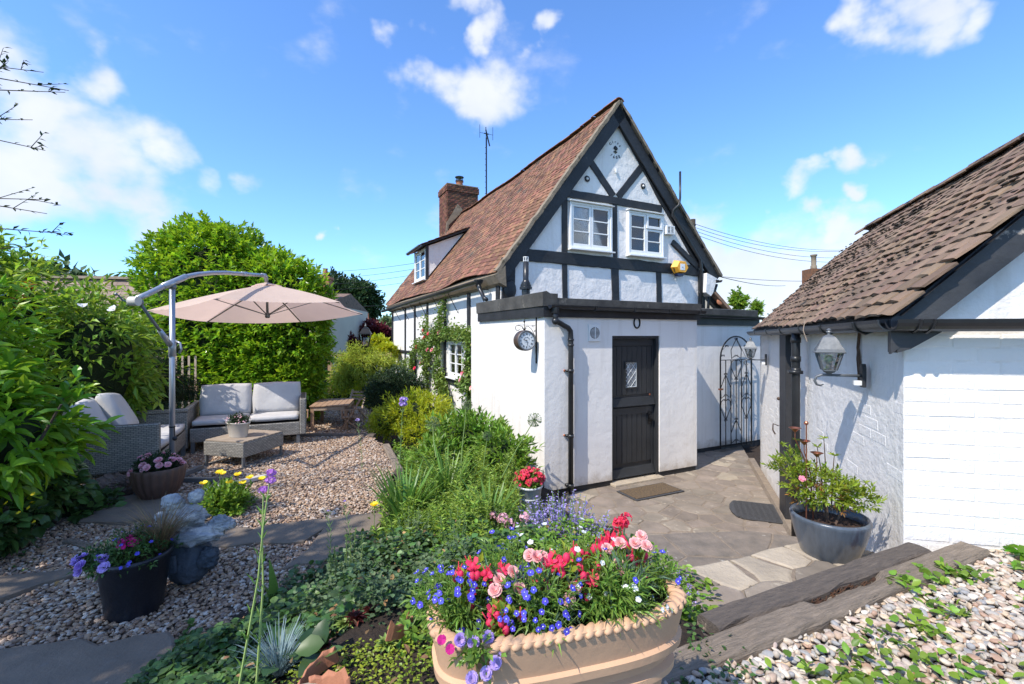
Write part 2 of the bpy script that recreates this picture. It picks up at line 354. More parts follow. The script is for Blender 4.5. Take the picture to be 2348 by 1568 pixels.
M['slab'] = mat('brown_paving_stone', (.26,.212,.168), (.175,.145,.115), rough=.95, scale=5, bump=.8, bscale=35, bdist=.006, rnd='object', rv=.16, rh=.008, c3=(.33,.28,.22), s3=8, t3=.60)
M['slabdark'] = mat('dark_paving_stone', (.14,.12,.10), (.22,.18,.145), rough=.95, scale=9, bump=1, bscale=45, bdist=.006, c3=(.46,.43,.38), s3=7, t3=.63)
M['slabpale'] = mat('pale_paving_stone', (.42,.35,.26), (.31,.26,.20), rough=.95, scale=6, bump=1, bscale=30, bdist=.01, rnd='object', rv=.15, c3=(.10,.085,.07), s3=11, t3=.63)
M['joint'] = mat('sandy_mortar', (.27,.215,.16), (.19,.15,.115), rough=1, scale=14, bump=1, bscale=60)
M['gravelslab'] = mat('brown_garden_slab', (.21,.165,.125), (.15,.12,.092), rough=.95, scale=5, bump=.8, bscale=60, bdist=.006, c3=(.19,.17,.15), s3=7, t3=.62)
M['soil'] = mat('dark_soil', (.045,.030,.021), (.025,.017,.012), rough=1, scale=22, bump=1, bscale=50, bdist=.03, c3=(.10,.07,.045), s3=30, t3=.66)
M['compost'] = mat('brown_compost', (.07,.035,.022), (.035,.020,.014), rough=1, scale=40, bump=1, bscale=70, bdist=.02)
M['earth'] = mat('gravel_bed_ground', (.14,.105,.08), (.085,.065,.05), rough=1, scale=25, bump=1, bscale=60)
M['grass'] = mat('distant_grass', (.07,.12,.03), (.045,.085,.02), rough=1, scale=3)
M['potgrey'] = mat('blue_grey_glazed_pot', (.055,.065,.08), (.10,.12,.145), rough=.28, scale=5, stretch=(3,3,.5), bump=.1, coat=.5, c3=(.06,.06,.075), s3=3, t3=.55)
M['potblack'] = mat('black_glazed_pot', (.012,.013,.018), (.02,.021,.028), rough=.35, scale=8, bump=.2, bscale=60)
M['potbrown'] = mat('brown_fluted_pot', (.13,.075,.055), (.09,.05,.038), rough=.6, scale=5, bump=.3)
M['potwhite'] = mat('pale_grey_metal_pot', (.62,.65,.66), (.55,.58,.59), rough=.45, scale=6)
M['statue'] = mat('grey_blue_stone_figure', (.20,.22,.245), (.42,.42,.43), rough=.8, scale=9, bump=1, bscale=26, bdist=.015, stretch=(1,1,2.2), c3=(.55,.53,.50), s3=4, t3=.52)
M['statue2'] = mat('dark_blue_grey_stone', (.05,.065,.085), (.10,.12,.145), rough=.85, scale=9, bump=1, bscale=30, bdist=.012, c3=(.20,.22,.25), s3=6, t3=.63)
M['rock'] = mat('brown_rock', (.20,.14,.11), (.13,.095,.08), rough=.9, scale=7, bump=1, bscale=14, bdist=.02, c3=(.32,.28,.26), s3=7, t3=.62)
M['drystone'] = mat('dry_stone', (.26,.21,.16), (.17,.14,.11), rough=.95, scale=9, bump=1, bscale=20, bdist=.02)
M['rubber'] = mat('black_rubber_mat', (.045,.045,.048), (.07,.07,.073), rough=.75, scale=60, bump=.8, bscale=50, bdist=.004, c3=(.35,.34,.32), s3=40, t3=.76)
M['coir'] = mat('brown_coir', (.17,.115,.06), (.07,.05,.035), rough=1, scale=45, bump=1, bscale=90)
M['bark'] = mat('bark', (.10,.075,.055), (.06,.045,.035), rough=.95, scale=14, bump=1, bscale=25, bdist=.02)
M['twig'] = mat('brown_twig', (.13,.08,.05), (.08,.05,.035), rough=.9, scale=12)
M['cream'] = mat('cream_house_wall', (.62,.55,.44), (.56,.50,.41), rough=.9, scale=1)
M['stem'] = mat('green_stem', (.16,.24,.05), (.11,.18,.045), rough=.6, scale=8)
M['stemp'] = mat('pale_green_stem', (.30,.40,.12), (.24,.33,.09), rough=.6, scale=8)
def weave(name, c1, c2, sx=26, sz=60):
    m = mat(name, c1, rough=.6); nt = m.node_tree; N = nt.nodes; L = nt.links; bs = N['Principled BSDF']
    tc = N.new('ShaderNodeTexCoord'); br = N.new('ShaderNodeTexBrick')
    sp = N.new('ShaderNodeSeparateXYZ'); L.new(tc.outputs['Object'], sp.inputs[0])
    ad = N.new('ShaderNodeMath'); ad.operation = 'ADD'; L.new(sp.outputs['X'], ad.inputs[0]); L.new(sp.outputs['Y'], ad.inputs[1])
    cb = N.new('ShaderNodeCombineXYZ'); L.new(ad.outputs[0], cb.inputs['X']); L.new(sp.outputs['Z'], cb.inputs['Y'])
    L.new(cb.outputs[0], br.inputs['Vector'])
    br.inputs['Scale'].default_value = 1; br.inputs['Brick Width'].default_value = 1/sx; br.inputs['Row Height'].default_value = 1/sz
    br.inputs['Mortar Size'].default_value = .0022; br.inputs['Mortar Smooth'].default_value = .6; br.offset = .5
    br.inputs['Color1'].default_value = (*c1, 1); br.inputs['Color2'].default_value = (*c2, 1); br.inputs['Mortar'].default_value = (.05, .045, .04, 1)
    L.new(br.outputs['Color'], bs.inputs['Base Color'])
    b = N.new('ShaderNodeBump'); b.invert = True; b.inputs['Strength'].default_value = .9; b.inputs['Distance'].default_value = .006
    L.new(br.outputs['Fac'], b.inputs['Height']); L.new(b.outputs[0], bs.inputs['Normal']); return m
M['rattan'] = weave('grey_rattan_weave', (.34,.32,.28), (.24,.225,.20))

# ---------------------------------------------------------------- ground
CP = np.array([  # surveyed ground heights x, y, z
 (-6,1,-1.45),(-3,1,-1.47),(-1.9,1.2,-1.47),(-1.7,2,-1.47),(-1.6,2.6,-1.47),(-1.3,3.2,-1.47),(-1.4,4,-1.47),(-1.5,4.9,-1.47),(-2.2,6,-1.47),(-4,3,-1.47),(-4,5,-1.47),(-6,4,-1.47),(-6,6,-1.47),(-2.9,6.2,-1.47),(-4,6.3,-1.47),
 (-3,7.1,-1.80),(-4,8,-1.80),(-6,8,-1.97),(-5,11,-2.0),(-3,10,-1.82),(-2,9,-1.95),(-8,12,-2.0),(-1.2,7,-1.75),(-.9,8,-1.9),(-2,12,-2.0),
 (-.9,5.8,-1.6),(-.3,6.2,-1.75),(-.9,4.6,-1.5),(-.4,4.6,-1.58),(-.1,5.4,-1.8),(.15,5.2,-1.95),(.1,4.5,-1.8),(-.6,3.6,-1.45),(-.2,3.2,-1.4),(.1,3.8,-1.65),(.5,4.2,-1.95),(.35,3.2,-1.45),(.7,3.4,-1.65),
 (-1.15,2.3,-1.40),(-.9,1.8,-1.25),(-.5,1.6,-1.08),(-.6,2.3,-1.25),(-.2,1.6,-1.03),(0,2.2,-1.12),(-.1,1.0,-1.0),(.3,1.0,-1.0),(-.8,1.2,-1.2),(-.6,.9,-1.1),(.5,2.2,-1.16),(.6,1.6,-1.13),(-.2,2.7,-1.28),(.3,2.7,-1.25),
 (.9,2.2,-1.30),(1.3,2.5,-1.36),(1.8,2.6,-1.36),(1.2,3.0,-1.74),(2.0,3.3,-1.74),(1.0,4.2,-2.13),(2.2,4.3,-2.13),(2,5,-2.13),(1,5.5,-2.13),(3,6,-2.13),(2,7,-2.13),(3.5,7.5,-2.13),(1,8,-2.13),
 (1.0,1.4,-1.16),(1.6,1.6,-1.16),(2.3,2.0,-1.16),(3,1.5,-1.16),(4,1.5,-1.16),(2,.8,-1.16),(1,.5,-1.16),(3,0,-1.16),(0,0,-1.1),(-1.5,0,-1.3),(-4,-1,-1.45),(5,3,-1.2),(0,-3,-1.2),(-7,-3,-1.4),(6,-3,-1.2),
 (-12,5,-1.6),(-12,16,-2.0),(10,8,-2.1),(10,16,-2.0),(0,16,-2.0),(-6,17,-2),(5,12,-2.1)], float)
def ground_z(x, y):
    x = np.asarray(x, float); y = np.asarray(y, float)
    d = (x[..., None]-CP[:,0])**2 + (y[..., None]-CP[:,1])**2 + .004
    w = d**-2.2
    return (w*CP[:,2]).sum(-1)/w.sum(-1)
def grid_sheet(name, x0, x1, y0, y1, step, zf, keep=None, m=None, kind='structure', parent=None):
    xs = np.arange(x0, x1+step/2, step); ys = np.arange(y0, y1+step/2, step); X, Y = np.meshgrid(xs, ys); Z = zf(X, Y)
    nx, ny = len(xs), len(ys); idx = np.arange(nx*ny).reshape(ny, nx)
    F = np.stack([idx[:-1,:-1], idx[:-1,1:], idx[1:,1:], idx[1:,:-1]], -1).reshape(-1, 4)
    if keep is not None:
        cx_ = (X[:-1,:-1]+step/2).ravel(); cy_ = (Y[:-1,:-1]+step/2).ravel(); F = F[keep(cx_, cy_)]
    V = np.stack([X.ravel(), Y.ravel(), Z.ravel()], -1)
    used = np.unique(F); remap = np.zeros(len(V), int); remap[used] = np.arange(len(used))
    mb = MB(); mb.add(V[used], remap[F]); o = mb.build(name, m, parent, smooth=True)
    if kind: tag(o, kind=kind)
    return o
def inpoly(px, py, poly):
    px = np.asarray(px); py = np.asarray(py); ins = np.zeros(px.shape, bool); n = len(poly)
    for i in range(n):
        x1, y1 = poly[i]; x2, y2 = poly[(i+1)%n]
        c = ((y1 > py) != (y2 > py)) & (px < (x2-x1)*(py-y1)/((y2-y1) if abs(y2-y1) > 1e-9 else 1e-9) + x1); ins ^= c
    return ins
ground = grid_sheet('soil_ground', -12, 10, -4, 18, .1, lambda x, y: ground_z(x, y) + .012*np.sin(x*9+y*3)*np.sin(y*11-x*4), m=M['soil'])
mb = MB(); mb.add([(-1500,-1500,-2.6),(1500,-1500,-2.6),(1500,1500,-2.6),(-1500,1500,-2.6)], [(0,1,2,3)])
tag(mb.build('distant_ground', M['grass']), kind='structure')

GRAV = [(-1.25,1.0),(-1.34,1.86),(-1.49,2.09),(-1.39,2.28),(-1.2,2.645),(-1.0,3.0),(-.98,3.3),(-1.1,3.9),(-1.25,4.86),(-1.7,5.9),(-2.0,6.42),(-6.5,6.42),(-6.5,1.0)]
GRAV2 = [(-2.2,6.6),(-2.6,8.6),(-3.4,11),(-7.5,11),(-7.5,6.6)]
gravel = grid_sheet('gravel_bed', -6.5, -.9, 1.0, 6.5, .06, lambda x, y: -1.43 + .008*np.sin(x*5)*np.sin(y*6), keep=lambda x, y: inpoly(x, y, GRAV), m=M['earth'])
gravel2 = grid_sheet('lower_gravel_bed', -7.5, -2, 6.6, 11, .1, lambda x, y: -1.755 + 0*x, keep=lambda x, y: inpoly(x, y, GRAV2), m=M['earth'])
PEB = [(.25,.75),(.30,1.34),(.49,1.44),(2.43,2.32),(2.5,2.35),(4.6,1.86),(4.6,.4),(.25,.4)]
pebbles = grid_sheet('raised_pebble_bed', .2, 4.6, .4, 2.5, .05, lambda x, y: -1.135 + .01*np.sin(x*4)*np.sin(y*5), keep=lambda x, y: inpoly(x, y, PEB), m=M['earth'])

def stonemat(name, ramp):
    m = bpy.data.materials.new(name); m.use_nodes = True; N = m.node_tree.nodes; L = m.node_tree.links; bs = N['Principled BSDF']
    oi = N.new('ShaderNodeObjectInfo'); cr = N.new('ShaderNodeValToRGB'); cr.color_ramp.interpolation = 'CONSTANT'
    el = cr.color_ramp.elements
    while len(el) > 1: el.remove(el[-1])
    el[0].position = 0; el[0].color = (*ramp[0], 1)
    for i, c in enumerate(ramp[1:]):
        e = el.new((i+1)/len(ramp)); e.color = (*c, 1)
    L.new(oi.outputs['Random'], cr.inputs[0])
    tc = N.new('ShaderNodeTexCoord'); n = N.new('ShaderNodeTexNoise'); n.inputs['Scale'].default_value = 2.5; n.inputs['Detail'].default_value = 5; L.new(tc.outputs['Object'], n.inputs['Vector'])
    h = N.new('ShaderNodeHueSaturation'); r = N.new('ShaderNodeMapRange'); r.inputs['To Min'].default_value = .7; r.inputs['To Max'].default_value = 1.3; L.new(n.outputs['Fac'], r.inputs[0]); L.new(r.outputs[0], h.inputs['Value'])
    L.new(cr.outputs[0], h.inputs['Color']); L.new(h.outputs[0], bs.inputs['Base Color']); bs.inputs['Roughness'].default_value = .65
    return m
M['stones'] = stonemat('golden_gravel_stones', [(.40,.27,.17),(.27,.17,.11),(.46,.34,.24),(.20,.13,.09),(.34,.24,.16),(.46,.37,.29),(.24,.175,.135),(.38,.24,.14),(.50,.43,.36),(.31,.21,.14)])
M['stones2'] = stonemat('mixed_pebbles', [(.50,.41,.31),(.36,.33,.29),(.54,.46,.37),(.38,.28,.21),(.44,.39,.32),(.60,.54,.46),(.28,.275,.27),(.50,.38,.26),(.44,.34,.28),(.37,.31,.25),(.36,.23,.16),(.42,.36,.30)])
def scatter_stones(base, name, density, r0, r1, m, seed, lift=.006, label=None, flat=.55):
    me = base.data.copy(); o = bpy.data.objects.new(name, me); col.objects.link(o); tag(o, kind='stuff')
    if label: o['label'] = label
    o['category'] = 'gravel'
    ng = bpy.data.node_groups.new(name, 'GeometryNodeTree'); ng.interface.new_socket('Geometry', in_out='INPUT', socket_type='NodeSocketGeometry'); ng.interface.new_socket('Geometry', in_out='OUTPUT', socket_type='NodeSocketGeometry')
    N = ng.nodes; L = ng.links; gi = N.new('NodeGroupInput'); go = N.new('NodeGroupOutput')
    dp = N.new('GeometryNodeDistributePointsOnFaces'); dp.distribute_method = 'RANDOM'; dp.inputs['Density'].default_value = density; dp.inputs['Seed'].default_value = seed
    L.new(gi.outputs[0], dp.inputs['Mesh'])
    def rv(a, b, sd_, vec=True):
        r = N.new('FunctionNodeRandomValue'); r.data_type = 'FLOAT_VECTOR' if vec else 'FLOAT'
        ins = [i for i in r.inputs if i.enabled]; ins[0].default_value = a; ins[1].default_value = b
        [i for i in r.inputs if i.name == 'Seed'][0].default_value = sd_
        return [q for q in r.outputs if q.enabled][0]
    sp = N.new('GeometryNodeSetPosition'); L.new(dp.outputs['Points'], sp.inputs['Geometry']); L.new(rv((0,0,-.004), (0,0,lift*2.5), 5), sp.inputs['Offset'])
    ic = N.new('GeometryNodeMeshIcoSphere'); ic.inputs['Radius'].default_value = 1; ic.inputs['Subdivisions'].default_value = 2
    ss = N.new('GeometryNodeSetShadeSmooth'); L.new(ic.outputs['Mesh'], ss.inputs['Geometry'])
    # dent the ball so stones are irregular
    nz = N.new('ShaderNodeTexNoise'); nz.inputs['Scale'].default_value = .9; sn = N.new('ShaderNodeVectorMath'); sn.operation = 'SUBTRACT'; sn.inputs[1].default_value = (.5,.5,.5)
    L.new(nz.outputs['Color'], sn.inputs[0]); sc_ = N.new('ShaderNodeVectorMath'); sc_.operation = 'SCALE'; sc_.inputs['Scale'].default_value = 1.1; L.new(sn.outputs[0], sc_.inputs[0])
    s2 = N.new('GeometryNodeSetPosition'); L.new(ss.outputs[0], s2.inputs['Geometry']); L.new(sc_.outputs[0], s2.inputs['Offset'])
    sm = N.new('GeometryNodeSetMaterial'); sm.inputs['Material'].default_value = m; L.new(s2.outputs[0], sm.inputs['Geometry'])
    ip = N.new('GeometryNodeInstanceOnPoints'); L.new(sp.outputs[0], ip.inputs['Points']); L.new(sm.outputs[0], ip.inputs['Instance'])
    L.new(rv((-.35,-.35,0), (.35,.35,6.28), 11), ip.inputs['Rotation'])
    L.new(rv((r0, r0*.7, r0*flat), (r1, r1*.8, r1*flat), 23), ip.inputs['Scale'])
    L.new(ip.outputs[0], go.inputs[0])
    md = o.modifiers.new('scatter', 'NODES'); md.node_group = ng
    o.location.z = .004
    return o
scatter_stones(gravel, 'gravel', 3900, .0065, .0185, M['stones'], 3, label='rounded golden brown gravel covering the sunken seating area')
scatter_stones(gravel2, 'lower_gravel', 1000, .014, .026, M['stones'], 4, label='golden gravel under the wooden dining table')
scatter_stones(pebbles, 'pebbles', 3200, .008, .023, M['stones2'], 5, lift=.01, label='large mixed pebbles in the raised bed at the lower right')

# ---- voronoi flagstones
def clip(poly, a, b, c):      # keep a*x+b*y <= c
    out = []
    for i in range(len(poly)):
        p, q = poly[i], poly[(i+1) % len(poly)]; dp = a*p[0]+b*p[1]-c; dq = a*q[0]+b*q[1]-c
        if dp <= 0: out.append(p)
        if dp*dq < 0: t = dp/(dp-dq); out.append((p[0]+(q[0]-p[0])*t, p[1]+(q[1]-p[1])*t))
    return out
def voronoi(region, n, seed, gap=.012, minarea=.004):
    rs = np.random.default_rng(seed); R_ = np.array(region); lo, hi = R_.min(0), R_.max(0); P = []
    best = []
    while len(P) < n:
        c = [rs.uniform(lo, hi) for _ in range(12)]; c = [q for q in c if inpoly(np.array([q[0]]), np.array([q[1]]), region)[0]]
        if not c: continue
        P.append(max(c, key=lambda q: min([np.hypot(*(q-p)) for p in P] or [1])))
    cells = []
    for i, p in enumerate(P):
        poly = [tuple(v) for v in region]
        # region must be convex
        for j, q in enumerate(P):
            if i == j: continue
            d = q-p; L_ = np.hypot(*d); m_ = (p+q)/2; a, b = d/L_
            poly = clip(poly, a, b, a*m_[0]+b*m_[1]-gap/2)
            if len(poly) < 3: break
        if len(poly) < 3: continue
        ar = abs(sum(poly[k][0]*poly[(k+1)%len(poly)][1]-poly[(k+1)%len(poly)][0]*poly[k][1] for k in range(len(poly))))/2
        if ar > minarea: cells.append(poly)
    return cells
def slab_mb(poly, z0, z1, seed, inset=.006, tilt=.004, nsub=3, jit=.006):
    rs = np.random.default_rng(seed); P = []
    for k in range(len(poly)):
        a = np.array(poly[k]); b = np.array(poly[(k+1)%len(poly)]); L_ = np.hypot(*(b-a)); n = max(1, min(nsub, int(L_/.08)))
        nrm = np.array([(b-a)[1], -(b-a)[0]])/max(L_, 1e-6)
        for s in range(n):
            q = a+(b-a)*s/n
            if s: q = q + nrm*rs.normal(0, jit)
            P.append(q)
    P = np.array(P); c = P.mean(0); tx, ty = rs.normal(0, tilt, 2); dz = rs.normal(0, .0025)
    d = P-c; r = np.linalg.norm(d, axis=1, keepdims=True); Pin = c + d*(1-inset/np.maximum(r, .03))
    zt = z1+dz+(Pin-c)@np.array([tx, ty]); n = len(P)
    V = np.vstack([np.c_[P, np.full(n, z0)], np.c_[P, zt-.006], np.c_[Pin, zt]])
    F = [tuple(range(2*n, 3*n))]
    for i in range(n):
        j = (i+1) % n; F += [(i, j, n+j, n+i), (n+i, n+j, 2*n+j, 2*n+i)]
    mb = MB(); mb.add(V, F); return mb
# patio in the yard between cottage and outbuilding
O = Vector((.413, 5.78, 0)); UH = Vector((math.cos(R(26)), math.sin(R(26)), 0)); VH = Vector((-UH.y, UH.x, 0))
def hw(x, y, z=0):   # house frame -> world
    p = O + UH*x + VH*y; return Vector((p.x, p.y, z-2.05))
C0 = Vector((2.088, 2.47, 0)); PB = Vector((.3436, .9391, 0)); QB = Vector((.978, -.208, 0))
a_ = hw(0, 0); b_ = hw(5.2, 0); far_ = C0 + PB*6.6
PAT = [(.45,4.15),(C0.x+PB.x*1.75, 4.15),(C0.x+PB.x*6.6, C0.y+PB.y*6.6),(3.05,8.2),(.30,5.75)]
patio = MB().prism(PAT, (0,0,-2.2), (1,0,0), (0,1,0), (0,0,.1435)).build('patio', M['joint']); tag(patio, kind='structure')
for i, c in enumerate(voronoi(PAT, 135, 5, gap=.020)):
    mm = M['slabpale'] if i % 19 == 4 else M['slab']
    slab_mb(c, -2.16, -2.052, i).build('paving_stone', mm, patio)
# intermediate dark step with lichen
STEP = [(.62,3.02),(2.06,2.95),(2.46,3.72),(2.0,3.86),(1.35,3.80),(.85,3.72)]
st = MB().prism(STEP, (0,0,-2.1), (1,0,0), (0,1,0), (0,0,.443)).build('stone_step', M['joint']); tag(st, kind='structure')
for i, c in enumerate(voronoi([(.62,3.02),(2.06,2.95),(2.46,3.72),(2.0,3.86),(1.35,3.80),(.85,3.72)], 7, 3, gap=.012)):
    slab_mb(c, -1.72, -1.652, i+40).build('step_stone', M['slabdark'], st)
TER = [(.70,2.02),(.80,1.83),(2.1,2.44),(2.16,2.72),(1.86,2.86),(1.35,2.60),(.98,2.50),(.72,2.36)]
tr = MB().prism(TER, (0,0,-1.8), (1,0,0), (0,1,0), (0,0,.509)).build('stone_landing', M['joint']); tag(tr, kind='structure')
for i, c in enumerate(voronoi([(.72,2.0),(.80,1.85),(2.09,2.44),(2.15,2.72),(1.86,2.87),(1.3,2.63),(.95,2.52),(.72,2.36)], 11, 11, gap=.018)):
    slab_mb(c, -1.34, -1.283 + (.012 if i % 3 == 0 else 0), i+60, inset=.018, jit=.014, nsub=5).build('landing_stone', M['slabpale'] if i % 3 else M['slab'], tr)
# stepping slabs in the gravel
SL = [([(-2.75,2.98),(-2.1,2.95),(-1.88,3.30),(-2.62,3.42)],'slab'),([(-2.08,3.02),(-1.42,3.10),(-1.30,3.52),(-1.86,3.34)],'slab'),([(-1.38,2.72),(-1.02,2.85),(-.96,3.62),(-1.34,3.55)],'slab'),
      ([(-3.6,3.45),(-2.9,3.42),(-2.45,3.75),(-3.3,4.05)],'slab'),([(-2.86,3.46),(-2.25,3.6),(-2.1,3.98),(-2.5,4.05)],'slab'),
      ([(-2.9,1.5),(-1.5,1.62),(-1.36,1.95),(-1.62,2.15),(-2.35,2.02)],'slab'),([(-4.2,2.2),(-3.0,2.15),(-2.72,2.42),(-2.55,2.72),(-3.1,2.62),(-3.9,2.5)],'slab')]
sg = thing('stepping_stones', 'worn brown stone slabs laid as stepping stones across the gravel', 'stepping stones', (-2.2,3.2,-1.42))
for i, (poly, _) in enumerate(SL):
    slab_mb([(x+2.2, y-3.2) for x, y in poly], -.03, .026, i+90, inset=.015, jit=.02, nsub=6).build('stone_slab', M['gravelslab'], sg)

# ---- timbers
def plank(name, p, q, w, h, m, label, cat='sleeper', seed=0, group=None, notch=None, cut=10):
    p = Vector(p); q = Vector(q); L_ = (q-p).length; d = (q-p).normalized(); rs = np.random.default_rng(seed)
    n = cut; V = []; F = []
    prof = [(-w/2,-h),(-w/2,-.012),(-w/2+.012,0),(0,.0),(w/2-.012,0),(w/2,-.012),(w/2,-h)]; k = len(prof)
    for i in range(n+1):
        t = i/n
        for j, (a, b) in enumerate(prof):
            a2 = a + rs.normal(0,.0028)*(b > -h+.001); b2 = b + rs.normal(0,.0022)*(b > -h+.001)
            if notch and notch[0] < t < notch[1] and j in notch[2]: b2 -= notch[3]*rs.uniform(.7, 1.1)
            V.append((a2, t*L_, b2))
    for i in range(n):
        for j in range(k-1): F.append((i*k+j, i*k+j+1, (i+1)*k+j+1, (i+1)*k+j))
        F.append((i*k+k-1, i*k, (i+1)*k, (i+1)*k+k-1))
    F.append(tuple(range(k))[::-1]); F.append(tuple(range(n*k, n*k+k)))
    mb = MB(); mb.add(V, [tuple(x[::-1]) for x in F]); o = mb.build(name, m); o.location = p
    o.rotation_mode = 'QUATERNION'; o.rotation_quaternion = d.to_track_quat('Y', 'Z')
    tag(o, label, cat, group); return o
plank('timber_sleeper', (.755,1.755,-1.095), (2.12,2.37,-1.09), .108, .16, M['sleeper2'], 'dark weathered sleeper with pale worn patches, bordering the stone landing', seed=1, cut=16)
plank('timber_sleeper', (.44,1.481,-1.10), (2.40,2.36,-1.085), .125, .16, M['sleeper'], 'grey sun-bleached sleeper with rotted hollow, edging the pebble bed', seed=2, cut=30, notch=(.40,.66,(0,1,2),.035))
plank('timber_sleeper', (.34,1.60,-1.15), (.74,1.745,-1.14), .10, .12, M['sleeper2'], 'short dark sleeper end beside the terracotta trough', seed=3)
mb = MB(); dd = Vector((.896,.444,0)).normalized(); nn = Vector((-dd.y, dd.x, 0)); s0 = Vector((1.24,1.888,-1.118))
rs = np.random.default_rng(4)
for i in range(70):
    t = rs.uniform(0,.62); o_ = rs.uniform(-.012,.04); c = s0 + dd*t + nn*o_; an = rs.uniform(-.4,.4); e = Vector((math.cos(an+.46), math.sin(an+.46), rs.uniform(-.2,.3)))*rs.uniform(.008,.03)
    mb.bar(c-e, c+e, .004, .003)
rotw = mb.build('wood_splinters', M['rot']); tag(rotw, 'rusty brown splinters of rotted wood lying in the sleeper hollow', 'splinters', kind='stuff')
plank('log_edging', (-1.95,6.47,-1.40), (-3.9,6.52,-1.40), .12, .5, M['sleeper2'], 'long dark timber at the far edge of the gravel, in front of the dining table', 'timber edging', seed=6)
plank('log_edging', (-1.18,4.75,-1.385), (-1.62,5.85,-1.385), .09, .14, M['sleeper'], 'short grey log edging between gravel and the flower bed', 'timber edging', seed=7)
plank('log_edging', (-3.05,3.12,-1.39), (-2.72,3.02,-1.40), .05, .05, M['sleeper'], 'small broken branch lying on the shaded gravel at the left', 'branch', seed=8)
o = MB().box((0,0,0), (.05,.55,.035)).build('white_strip', M['galv'], bevel=.004); o.location = (-2.60,4.28,-1.385); o.rotation_euler = (0,0,R(-38)); tag(o, 'short white painted batten lying on the gravel behind the fluted pot', 'batten')
# ---------------------------------------------------------------- cottage
house = thing('timber_framed_cottage', 'black and white timber framed cottage with steep orange tiled roof', 'cottage', (O.x, O.y, -2.05), R(26))
GY, GX0, GX1, LEN = 2.19, .41, 5.43, 11.7
RX, RZ = 2.93, 6.66
EL = (.28, 3.18); ER = (5.80, 3.42)
# walls
for pl in ([(.43,0),(5.41,0),(5.41,3.5),(5.197,3.735),(.762,3.735),(.43,3.32)], [(.762,3.735),(1.85,3.735),(1.85,4.535),(1.403,4.535)], [(2.75,3.735),(3.24,3.735),(3.24,4.535),(2.75,4.535)],
           [(4.10,3.735),(5.197,3.735),(4.47,4.535),(4.10,4.535)], [(1.403,4.535),(4.47,4.535),(2.92,6.40)]):
    MB().prism(pl, (0,GY+.04,0), (1,0,0), (0,0,1), (0,.2,0)).build('gable_wall', M['plaster'], house)
for (ya, yb, za, zb) in ((GY+.05,LEN,0,1.15),(GY+.05,LEN,1.89,3.26),(GY+.05,4.16,1.15,1.89),(5.02,6.65,1.15,1.89),(7.45,LEN,1.15,1.89)): MB().span((GX0,ya,za),(GX0+.22,yb,zb)).build('side_wall', M['plaster'], house)
MB().span((GX1-.22,GY+.25,0),(GX1,LEN,3.3)).build('side_wall', M['plaster'], house)
MB().prism([(GX0+.02,0),(GX1-.02,0),(GX1-.02,3.5),(RX+.02,RZ-.15),(GX0+.02,3.28)], (0,LEN-.2,0), (1,0,0), (0,0,1), (0,.2,0)).build('end_wall', M['plaster'], house)
def wob(mb, p0, p1, w, dep, y, seed, n=7, j=.10, side=-1):
    """hewn timber in the gable plane, from p0 to p1 (x,z)"""
    rs = np.random.default_rng(seed); p0 = np.array(p0, float); p1 = np.array(p1, float); d = p1-p0; L_ = np.hypot(*d); d /= L_; nn = np.array([-d[1], d[0]])
    n = max(n, int(L_/.12)); V = []; F = []
    ba = np.cumsum(rs.normal(0, j*.35, n+1)); bb = np.cumsum(rs.normal(0, j*.35, n+1)); ba -= np.linspace(ba[0], ba[-1], n+1); bb -= np.linspace(bb[0], bb[-1], n+1)
    for i in range(n+1):
        c = p0+d*L_*i/n; wa = w/2*(1+ba[i]+rs.normal(0,j*.2)); wb = w/2*(1+bb[i]+rs.normal(0,j*.2))
        for (o_, yy) in ((wa, y), (wa, y-dep*.8), (wa-.012, y-dep), (-wb+.012, y-dep*rs.uniform(.85,1.1)), (-wb, y-dep*.8), (-wb, y)):
            q = c+nn*o_; V.append((q[0], yy, q[1]))
    k = 6
    for i in range(n):
        for q in range(k): F.append((i*k+q, i*k+(q+1)%k, (i+1)*k+(q+1)%k, (i+1)*k+q))
    F.append(tuple(range(k))[::-1]); F.append(tuple(range(n*k, n*k+k)))
    return mb.add(V, [tuple(f[::-1]) for f in F])
GP = GY+.04
T = [((.66,3.50),(5.20,3.475),.225,.075),((1.70,4.735),(4.12,4.72),.155,.07),((1.72,3.60),(1.72,4.68),.125,.05),((2.91,3.58),(2.90,4.68),.10,.05),
     ((1.735,2.55),(1.72,3.40),.11,.045),((2.92,2.55),(2.90,3.40),.18,.06),((4.07,2.55),(4.05,3.40),.14,.045),
     ((2.86,4.82),(2.22,5.50),.15,.055),((2.98,4.82),(3.62,5.56),.15,.055),((.54,2.5),(.55,3.42),.26,.07),((5.31,2.4),(5.31,3.5),.20,.05)]
for i, (a, b, w, dp) in enumerate(T):
    wob(MB(), a, b, w, dp*.42, GP, i+1).build('timber', M['black'], house)
wob(MB(), (.64,3.44),(2.92,6.42), .24, .035, GP-.001, 21).build('rafter', M['black'], house)
wob(MB(), (5.27,3.60),(2.98,6.42), .24, .035, GP-.001, 22).build('rafter', M['black'], house)
wob(MB(), (4.42,4.05),(5.16,3.56), .13, .05, GP-.001, 24).build('brace', M['black'], house)
# oval burr on the corner post
MB().ball((.56,GP-.05,2.86), .12, 10, 8, (1,.35,1.5), .08, 5).build('post_burr', M['black'], house, smooth=True)
